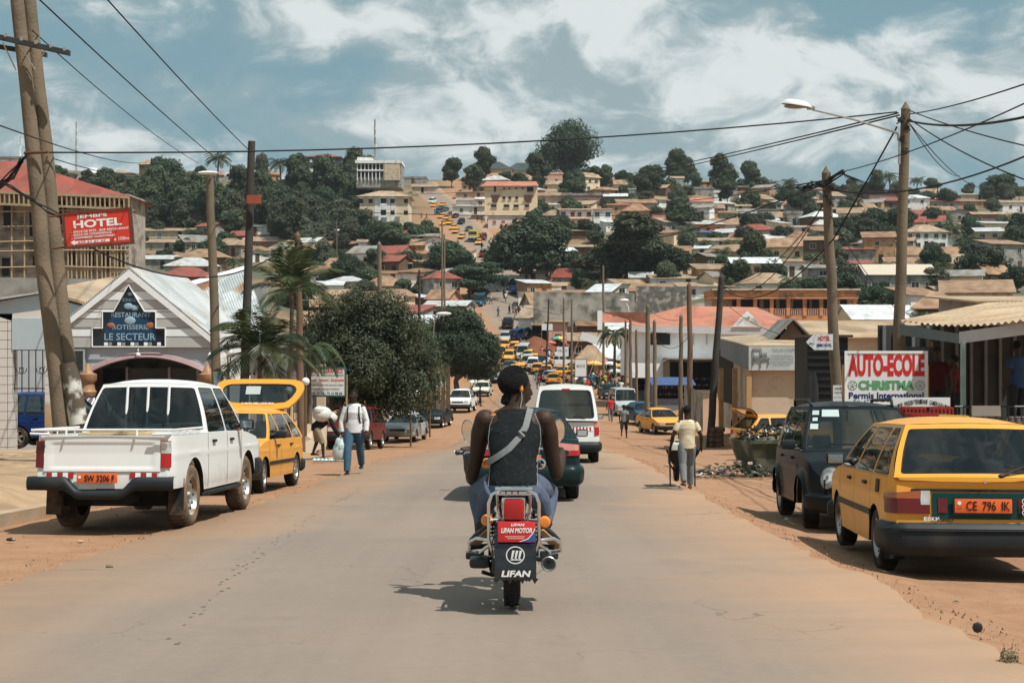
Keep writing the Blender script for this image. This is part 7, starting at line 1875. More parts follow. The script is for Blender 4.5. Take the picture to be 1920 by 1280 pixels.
m=MB();m.ball((c_[0]-.02,c_[1],c_[2]-.04),(.26,.11,.05),mat('lamp_glass',(.30,.24,.20),.2,var=.1),12,M=None);m.box((c_[0]+.30,c_[1],c_[2]-.07),(.16,.1,.08),RIM,ch=.02);m.obj('lamp_bowl',p5[0])
pole('leaning pole at the corner of the furniture shop',1330,768,1353,520,66,.165,POLED);pole('red-brown pole in front of the coral roofed hall',1296,770,1292,535,64,.13,POLER)
pole('grey pole with crossarm in front of the white hall',1276,740,1277,594,74,.12);pole('tall grey pole beside the covered market shed',1213,720,1215,575,82,.15);pole('grey pole with lamp bracket by the dark window of the hall',1229,700,1227,
 603,90,.13)
pole('thin brown pole, first right of the market palm',1173,690,1173,602,110,.10,POLER);pole('thin brown pole, second right of the market palm',1183,700,1182,598,105,.11,POLER);pole('short brown pole, third right of the market palm',1194,705,
 1193,620,100,.10,POLER)
pole('pole at the edge of the dark roadside shop',1023,640,1029,562,170,.12,POLED);pole('pole beside the pink shop wall',1057,640,1057,560,168,.13);pole('pole standing in the market by the rainbow umbrella',1072,655,1072,562,165,.13);pole('left one of two close poles above the flat tree',
 829,560,829,415,205,.14,POLEW);pole('right one of two close poles above the flat tree',834,565,833,440,200,.15,POLEW)
pole('thin pole in front of the cream apartment block',632,440,631,415,300,.1);pole('pole between the mouldy walls',1132,560,1131,500,160,.14)
m=MB();m.tube([G(1178,640)+V((0,0,0)),Wp(1180,600,120),Wp(1178,575,120),Wp(1172,566,120)],.05,SWHT,6);m.ball(Wp(1171,563,120),(.4,.2,.15),SWHT,8);tag(m.obj('street_lamp'),'thin white street lamp in front of the coral roof','street lamp')
m=MB();m.ball(Wp(832,588,100),(.55,.25,.13),SWHT,12);m.tube([Wp(830,588,100),Wp(815,592,100.5),Wp(812,640,101)],.04,SILV,6);tag(m.obj('street_lamp'),'street lamp head sticking out between the hedge tree and big round tree','street lamp')
for px,y0,y1,d_,lb in((703,335,224,395,'red and white lattice mast behind the white arcaded building'),(143,335,228,520,'lattice radio mast on the left skyline'),(38,300,255,560,'small radio mast at the far left skyline')):
 m=MB();a,b_=Wp(px,y0,d_),Wp(px,y1,d_);k=0;n_=16
 for q in((-.35,-.3),(.35,-.3),(0,.35)):m.tube([a+V((q[0],q[1],-6)),b_+V((q[0]*.3,q[1]*.3,0))],.10,SILV,4)
 for i in range(n_):
  z0,z1=a.lerp(b_,i/n_),a.lerp(b_,(i+1)/n_);w0,w1=.35*(1-.7*i/n_),.35*(1-.7*(i+1)/n_)
  m.tube([z0+V((-w0,-.3,0)),z1+V((w1,-.3,0))],.05,SILV,4);m.tube([z0+V((w0,-.3,0)),z1+V((-w1,-.3,0))],.05,SILV,4)
 for z in(.55,.72,.85):m.box(a.lerp(b_,z),(.8,.5,.9),WHT)
 tag(m.obj('radio_mast'),lb,'mast')
 # ---- cables
CBL=mat('black_cable',(0.012,0.012,0.012),.7,var=0)
def cable(label,a,b,sag,r=.012,pts=14,mid=None):
 A,B=Wp(*a),Wp(*b);m=MB();q=[]
 for i in range(pts+1):
  t=i/pts;p=A.lerp(B,t);p.z-=sag*4*t*(1-t);q.append(p)
 m.tube(q,r,CBL,5);return tag(m.obj('cable'),label,'cable','overhead cables')
C_=[('cable from top left edge down to the dark pole with the red box',(200,-2,20),(467,282,40),.05),('cable from top left edge down to the grey lamp-head pole',(68,-6,19),(402,295,42),.05),('cable from the twin poles crossarm down to the left skyline',
 (60,57,27.6),(372,306,60),.2),('cable crossing low behind the twin poles from the left edge',(-5,234,20),(275,305,70),.2),('longest cable running from the twin poles across to the tallest right-hand pole',(92,286,28),(1682,210,31),.25,.017),
 ('second long cable ending at the left skyline from the twin poles',(88,294,28),(300,325,90),.3),('upper cable from tallest pole to the hill, left side',(1684,212,31),(1085,338,150),.3,.02),('lower cable from tallest pole to the hill, left side',
 (1686,216,31),(1085,345,150),.3,.02),('thick twisted cable from tallest pole to the right edge',(1702,226,31),(1930,218,20),.12,.022),('thin cable rising from tallest pole to upper right',(1706,214,31),(1930,155,18),.05),('cable from tallest pole falling past the dark trees at right',
 (1704,222,31),(1930,340,22),.1,.013),('cable from tallest pole to the right edge, second from top',(1702,206,31),(1930,275,22),.05,.012),('steep cable from tallest pole to the far right houses',(1706,232,31),(1840,352,60),.3),('steepest cable from tallest pole to the right hillside',
 (1708,236,31),(1800,330,60),.3),('cable from wire-tangled pole rising to the upper right edge',(1580,322,35),(1930,190,20),.1),('thick guy cable from tallest pole down to the wire-tangled pole',(1682,238,31),(1562,450,34.5),.02,.02),('thick cable sweeping from tallest pole low across the orange house',
 (1561,450,34.5),(1345,530,62),1.0,.02),('thick cable from wire-tangled pole past the tallest pole to the right edge',(1560,356,35),(1930,290,24),.3,.018),('cable from wire-tangled pole across the hillside to the red-brown pole',(1546,345,35),
 (1010,400,150),2.2,.022),('lower cable from wire-tangled pole over the hill houses',(1546,338,35),(1100,362,150),.8,.016),('cable from wire-tangled pole down to the leaning shop pole',(1550,372,35),(1352,530,66),1.2,.016),('cable across the upper hill in front of the apartment block',
 (560,392,120),(1500,392,120),.6,.03),('upper thin cable in front of the apartment block',(780,364,200),(1000,350,200),.2,.03),('loose dark cable hanging from the left poles to the red-brown post',(110,430,29),(555,450,46),1.1,.02),('cable from dark red-box pole to the post among the palms',
 (462,470,40),(558,448,46),.3,.016),('cable crossing the tan road by the big round tree',(900,555,150),(1050,590,150),.1,.025),('cable from tall grey pole to the hall wall',(1216,580,82),(1270,600,74),.2),('cable from red-brown pole to leaning shop pole',
 (1293,545,64),(1352,535,66),.4,.014),('cable drooping in front of the white hall wall',(1216,610,80),(1292,630,66),.9,.014),('cable from leaning shop pole to the right-hand wire pole',(1353,525,66),(1548,380,36),.8,.014),('cable from leaning shop pole over the armchair signs',
 (1352,560,66),(1570,640,37),.5,.012),('thin cable falling from the wire pole over the shed roof',(1555,400,35),(1700,600,31),.2,.01)]
for c in C_:cable(*c)
m=MB()
for k in range(7):m.tube([Wp(p_[0]+rnd.uniform(-8,8),p_[1]+rnd.uniform(-8,8),27.5)for p_ in((45,296),(20,330),(0,345),(-20,380))],.016,CBL,5)
for k in range(3):m.tube([Wp(p_[0]+rnd.uniform(-4,4),p_[1]+rnd.uniform(-5,5),27.5)for p_ in((-10,338),(20,352),(60,375),(90,395),(150,420))],.016,CBL,5)
tag(m.obj('cable_bundle'),'tangled bundle of black cables left of the twin poles','cable')
m=MB()
for k in range(10):m.tube([Wp(1500+rnd.uniform(-10,10),352+rnd.uniform(-6,10),35),Wp(1520+rnd.uniform(-6,6),345+rnd.uniform(-8,8),34.8),Wp(1545,345+rnd.uniform(-6,6),34.8),Wp(1582+rnd.uniform(-3,3),322+rnd.uniform(-5,8),34.8)],.014,CBL,5)
for k in range(8):m.tube([Wp(1580,325,34.8),Wp(1600+k*6,345+rnd.uniform(0,8),34),Wp(1620+k*14,350+k*3,33)],.008,CBL,4)
tag(m.obj('cable_bundle'),'knot of wires round the top of the second right-hand pole','cable')
# ---- trees
def leaf_mat(name,a,b,tr=0.25):
 m=bpy.data.materials.new(name);m.use_nodes=True;_m[name]=m
 n=m.node_tree.nodes;l=m.node_tree.links;p=n['Principled BSDF'];p.inputs['Roughness'].default_value=.55;p.inputs['Specular IOR Level'].default_value=.3
 t=n.new('ShaderNodeTexCoord').outputs['Object'];x=n.new('ShaderNodeTexNoise');x.inputs['Scale'].default_value=.9;x.inputs['Detail'].default_value=6;l.new(t,x.inputs['Vector'])
 r=n.new('ShaderNodeMapRange');l.new(x.outputs['Fac'],r.inputs[0]);r.inputs[1].default_value=.35;r.inputs[2].default_value=.65
 oi=n.new('ShaderNodeObjectInfo');c=mixc(r.outputs[0],a,b,n,l)
 hs=n.new('ShaderNodeHueSaturation');l.new(c,hs.inputs['Color']);l.new(mth('ADD',mth('MULTIPLY',oi.outputs['Random'],.7,nodes=n,links=l),.7,nodes=n,links=l),hs.inputs['Value'])
 l.new(mth('ADD',mth('MULTIPLY',oi.outputs['Random'],.03,nodes=n,links=l),.485,nodes=n,links=l),hs.inputs['Hue'])
 l.new(hs.outputs[0],p.inputs['Base Color']);p.inputs['Subsurface Weight'].default_value=0
 tn=n.new('ShaderNodeBsdfTranslucent');l.new(hs.outputs[0],tn.inputs[0]);mx=n.new('ShaderNodeMixShader');mx.inputs[0].default_value=tr
 o=[q for q in n if q.type=='OUTPUT_MATERIAL'][0];l.new(p.outputs[0],mx.inputs[1]);l.new(tn.outputs[0],mx.inputs[2]);l.new(mx.outputs[0],o.inputs[0]);return m
LF1=leaf_mat('dark_leaves',(0.022,0.042,0.022),(0.060,0.085,0.042));LF2=leaf_mat('mid_leaves',(0.035,0.055,0.028),(0.095,0.115,0.055));LF3=leaf_mat('grey_green_leaves',(0.05,0.065,0.04),(0.12,0.125,0.075));LFP=leaf_mat('palm_leaves',(0.030,
 0.052,0.024),(0.12,0.135,0.055))
BARK=mat('grey_bark',(0.13,0.105,0.08),.95,var=.3,scale=3,bump=.6)
def leaves(mb,lobes,n,size,m,inner=.55,seed=1,flat=0.0):
 r=random.Random(seed);vs=[];fs=[];tot=sum(a[1][0]*a[1][1]+a[1][0]*a[1][2]for a in lobes)
 for c,rad in lobes:
  k=int(n*(rad[0]*rad[1]+rad[0]*rad[2])/tot)
  for _ in range(k):
   d=Vector((r.gauss(0,1),r.gauss(0,1),r.gauss(0,1))).normalized()
   q=noise.noise(d*2.2+Vector(c))*.42
   rr=inner+(1-inner)*r.random()**.6+q
   p=Vector((c[0]+d.x*rad[0]*rr,c[1]+d.y*rad[1]*rr,c[2]+d.z*rad[2]*rr))
   nn=(d+Vector((r.uniform(-1,1),r.uniform(-1,1),r.uniform(-.4,1.2)))*.8).normalized()
   a=nn.orthogonal().normalized();a.rotate(Matrix.Rotation(r.random()*6.28,3,nn));b=nn.cross(a)
   s1=size*r.uniform(.6,1.3);s2=s1*r.uniform(.45,.8);i=len(vs);dr=nn*-s1*.22
   vs+=[p-a*s1+dr,p-b*s2,p+a*s1+dr,p+b*s2];fs.append((i,i+1,i+2,i+3))
 mb.add(vs,fs,m)
def tree_mesh(seed,w,h,nl,nleaf,size,m,trunk_h=.28,inner=.55,flat=False,tr=.28):
 """returns (crown mesh, trunk mesh); base at the origin, unit tree w wide, h high"""
 r=random.Random(seed);lobes=[];th=h*trunk_h;t=MB()
 t.tube([(0,0,-.6),(.02*w,0,th*.5),(0,.02*w,th),(.01*w,0,h*.62)],[tr*w*.09,tr*w*.07,tr*w*.06,.01*w],BARK,8)
 ch=h-th*.8
 for i in range(nl):
  a=6.283*i/nl*1.618+r.random();k=r.random()**.5*.78;zz=r.uniform(.12,.92)
  ww=math.sin(math.pi*min(.98,max(.15,zz*.75+.18)))if not flat else 1
  c=Vector((math.cos(a)*k*w/2*ww,math.sin(a)*k*w/2*ww,th*.8+ch*zz*(.86 if not flat else .9)))
  rad=w*r.uniform(.11,.24);lobes.append((tuple(c),(rad,rad,rad*(.8 if not flat else .28))))
  t.tube([(0,0,th*r.uniform(.6,1.1)),Vector((0,0,th)).lerp(c,.5)+Vector((0,0,-.1*w*.3)),c],[tr*w*.035,tr*w*.02,.004*w],BARK,5)
 lobes.append(((0,0,th*.8+ch*.5),(w*.32,w*.32,ch*.38)))
 c_=MB();leaves(c_,lobes,nleaf,size,m,inner,seed)
 return c_.mesh('crown',smooth=False,fix=False),t.mesh('trunk')
def palm_mesh(seed,h,fl,nf,m=None,lean=.06,droop=1.0,tr=.16,up=.9,leaf=26,lw=.05,lm=.26):
 r=random.Random(seed);m=m or LFP;t=MB();top=Vector((h*lean,0,h))
 t.tube([(0,0,-.5),(h*lean*.3,0,h*.35),(h*lean*.75,0,h*.75),top],[tr*1.25,tr,tr*.85,tr*.8],BARK,10)
 for k in range(int(h/.35)):t.tube([(h*lean*(k*.35/h),0,k*.35),(h*lean*(k*.35/h),0,k*.35+.05)],tr*1.08,BARK,10)
 c=MB();vs=[];fs=[]
 for i in range(nf):
  a=i*2.399+r.random()*.4;e=up*(1-i/nf)+.15+r.uniform(-.1,.1);L_=fl*r.uniform(.85,1.1)
  d=Vector((math.cos(a)*math.cos(e),math.sin(a)*math.cos(e),math.sin(e)));p=top.copy();pts=[p.copy()]
  for s_ in range(12):
   d=(d+Vector((0,0,-.10*droop*(1+s_*.12)))).normalized();p=p+d*L_/12;pts.append(p.copy())
  c.tube(pts,[.03*fl/3*(1-k/14)for k in range(13)],m,4,caps=False)
  for k in range(leaf):
   u=.12+.86*k/leaf;j=min(11,int(u*12));q=pts[j].lerp(pts[j+1],u*12-j);dd=(pts[j+1]-pts[j]).normalized()
   sd=dd.cross(Vector((0,0,1))).normalized()
   if sd.length<.5:sd=Vector((1,0,0))
   ll=fl*lm*math.sin(math.pi*min(1,u*.8+.16))*r.uniform(.85,1.1)
   for q_ in(-1,1):
    v=(sd*q_*.8+dd*.65+Vector((0,0,-.25-.25*droop*u+r.uniform(-.12,.12)))).normalized();e1=q+v*ll;w_=dd*lw*fl/3
    b0=len(vs);mid=q+v*ll*.5+Vector((0,0,.03*ll));vs+=[q-w_*.5,mid-w_,e1,mid+w_];fs.append((b0,b0+1,b0+2,b0+3))
 c.add(vs,fs,m);return c.mesh('crown',smooth=False,fix=False),t.mesh('trunk')
TK={}
def get_kind(k):
 if k in TK:return TK[k]
 if k=='round':r=[tree_mesh(s,10,9.5,22,15000,.26,LF1,.22,inner=.6)for s in(1,2)]
 elif k=='tall':r=[tree_mesh(s,8,12,20,14000,.26,LF2,.2,inner=.6)for s in(3,4)]
 elif k=='bush':r=[tree_mesh(s,8,5.5,16,11000,.26,LF2,.08)for s in(5,6)]
 elif k=='grey':r=[tree_mesh(s,9,8,18,12000,.26,LF3,.2,inner=.5)for s in(7,8)]
 elif k=='flat':r=[tree_mesh(9,12,8,20,14000,.22,LF1,.35,flat=True)]
 elif k=='palm':r=[palm_mesh(s,6,3.2,26)for s in(11,12)]
 elif k=='palmlow':r=[palm_mesh(13,2.2,3.4,24)]
 TK[k]=r;return r
TN={'round':('broadleaf_tree','tree'),'tall':('tall_tree','tree'),'bush':('bush','bush'),'grey':('open_crowned_tree','tree'),'flat':('flat_topped_tree','tree'),'palm':('palm_tree','palm tree'),'palmlow':('palm_tree','palm tree')}
KH={'round':(10,9.5),'tall':(8,12),'bush':(8,5.5),'grey':(9,8),'flat':(12,8),'palm':(6.4,8),'palmlow':(6.4,4.5)}
_tk=0
def put_tree(kind,loc,w,h,label=None,group=None,meshes=None):
 global _tk
 _tk+=1;ms=meshes or get_kind(kind);cm,tm=ms[_tk%len(ms)];nm,cat=TN[kind];kw,kh=KH[kind]
 t=bpy.data.objects.new(nm,None);C.objects.link(t);t.location=loc;t.rotation_euler=(0,0,_tk*2.39)
 sx=w/kw;sz=h/kh;t.scale=(sx,sx,sz)
 if kind.startswith('palm'):t.scale=(sz,sz,sz)
 for n_,me in(('trunk',tm),('crown',cm)):
  o=bpy.data.objects.new(n_,me);C.objects.link(o);o.parent=t
 tag(t,label,cat,group);return t
def tree_px(kind,px,pyb,wpx,hpx_,label,dist=None,**k):
 p=G(px,pyb)if dist is None else Wp(px,pyb,dist)
 return put_tree(kind,p,wpx/F*p.y,hpx_/F*p.y,label,**k)
KAP=[tree_mesh(31,16,17,44,26000,.26,LF1,.22,inner=.72,tr=.5)]
KH['kap']=(16,17);TN['kap']=('giant_tree','tree')
tree_px('kap',1062,345,118,124,'giant lone spreading tree towering over the skyline',dist=500,meshes=KAP)
LFH=leaf_mat('hedge_leaves',(0.026,0.046,0.024),(0.12,0.145,0.072))
HED=[tree_mesh(32,10.5,8.5,34,70000,.10,LFH,.1,inner=.62)];KH['hed']=(9.5,8.5);TN['hed']=('hedge_tree','tree')
tree_px('hed',690,775,262,252,'big leafy hedge tree behind the graphics studio sign',dist=64,meshes=HED)
tree_px('hed',760,765,140,185,'leafy bush with red blossoms right of the big hedge tree',dist=70,meshes=HED)
fm=MB();FLW=mat('red_blossom',(.30,.03,.03),.7,var=.2);
leaves(fm,[(tuple(Wp(770,660,67.2)),(.9,.4,.9)),(tuple(Wp(800,690,67.2)),(.7,.4,.6))],120,.06,FLW,seed=9);tag(fm.obj('blossoms',smooth=False),kind='stuff')
MNG=[tree_mesh(33,11.5,10.5,42,70000,.14,LF1,.19,inner=.66,tr=.4)];KH['mng']=(11,10.5);TN['mng']=('mango_tree','tree')
tree_px('mng',858,730,160,160,'big round dark tree shading the left side of the road',dist=128,meshes=MNG)
LFN=leaf_mat('near_palm_leaves',(0.016,0.034,0.016),(0.085,0.105,0.04),.2);LFN.node_tree.nodes['Principled BSDF'].inputs['Roughness'].default_value=.35
PL1=[palm_mesh(41,5.0,2.9,17,LFN,lean=.02,droop=.75,tr=.12,up=1.4,leaf=50,lw=.032,lm=.36)];KH['pl1']=(5,7);TN['pl1']=('palm_tree','palm tree')
def put_palm(px,pyb,pyt,d,label,ms,full):p=Wp(px,pyb,d);t=put_tree('pl1',p,1,1,label,meshes=ms);s_=((pyb-pyt)/F*d)/full;t.scale=(s_,s_,s_);return t
put_palm(545,735,470,43.5,'taller feathery palm in front of the red-brown post',PL1,7.0)
PL2=[palm_mesh(42,2.4,3.0,19,LFN,lean=.02,droop=1.0,tr=.12,up=1.35,leaf=50,lw=.032,lm=.38)]
put_palm(487,770,570,38.5,'shorter feathery palm drooping behind the raised yellow tailgate',PL2,4.6)
PL3=[palm_mesh(43,3.0,2.3,16,LFN,lean=.02,droop=1.5,tr=.12,up=.9,leaf=40,lw=.045)]
put_palm(580,775,600,47,'dark drooping palm between the tall palm and the hedge tree',PL3,4.6)
put_palm(1152,690,592,122,'ragged palm standing in the market beside the brown poles',PL3,4.6)
NAMED=[('round',990,532,165,135,'broad dark tree right of the far road below the tan building'),('tall',1190,540,150,150,'tall dark tree mass in the middle of the right slope'),('round',1250,530,90,80,'rounded dark tree right of the tall mass on the slope'),
 ('flat',882,562,135,75,'flat-topped spreading tree on the left of the far road'),('round',845,520,90,75,'dark tree above the flat-topped tree beside the far road'),('tall',735,478,68,68,'dense tree in front of the cream apartment block'),('tall',
 847,352,45,62,'upright bushy tree breaking the skyline left of the green roof'),('round',903,338,36,34,'small round tree in front of the green roof'),('tall',1112,358,52,50,'dark tree right below the giant lone tree'),('round',1085,345,45,
 30,'bushy tree at the foot of the giant lone tree'),('tall',1215,350,42,40,'skyline tree right of the double cables on the hill'),('round',1275,350,50,32,'rounded skyline tree behind the old grey wall'),('palm',1355,355,30,30,'small skyline palm by the water tank'),
 ('round',1390,350,28,20,'small round skyline tree right of the tank palm'),('palm',1480,385,36,55,'skyline palm left of the wire-tangled pole'),('round',1498,400,55,42,'bushy round tree below the skyline palm'),('palm',1645,365,26,46,'thin skyline palm left of the tallest pole'),
 ('palm',1718,360,34,48,'skyline palm right of the tallest pole'),('tall',1748,372,34,42,'dark skyline tree beside the palm right of the tallest pole'),('round',1880,372,72,48,'wide dark tree on the skyline at the far right'),('palm',406,362,
 34,84,'tall palm on the left skyline behind the lamp-head pole'),('palm',528,372,38,84,'large palm on the skyline right of the red-box pole'),('palm',557,352,24,62,'thin palm left of the dark stone building'),('round',308,372,82,80,'big rounded tree on the left skyline'),
 ('tall',375,352,30,45,'small dark skyline tree left of the tall palm'),('grey',490,340,40,56,'wispy tree standing behind the top of the red-box pole'),('round',1840,535,100,80,'dark tree above the right-hand shop roofs'),('palm',1770,545,50,
 60,'ragged palm right of the long grey house'),('grey',1590,560,60,70,'tree left of the long grey house'),('round',1655,575,40,50,'dark tree in front of the long grey house'),('palm',1812,490,50,45,'drooping palm on the dark right-hand slope'),
 ('grey',1120,530,100,60,'bushes with broad leaves left of the green-topped houses'),('bush',1020,545,30,20,'bush at the lower end of the white wall')]
for a in NAMED:tree_px(*a)
R_BRN=corr('brown_dust_sheet',(0.38,0.265,0.165),(0.27,0.16,0.09))
R_HT=corr('hill_tan_sheet',(0.44,0.325,0.215),(0.31,0.20,0.12))
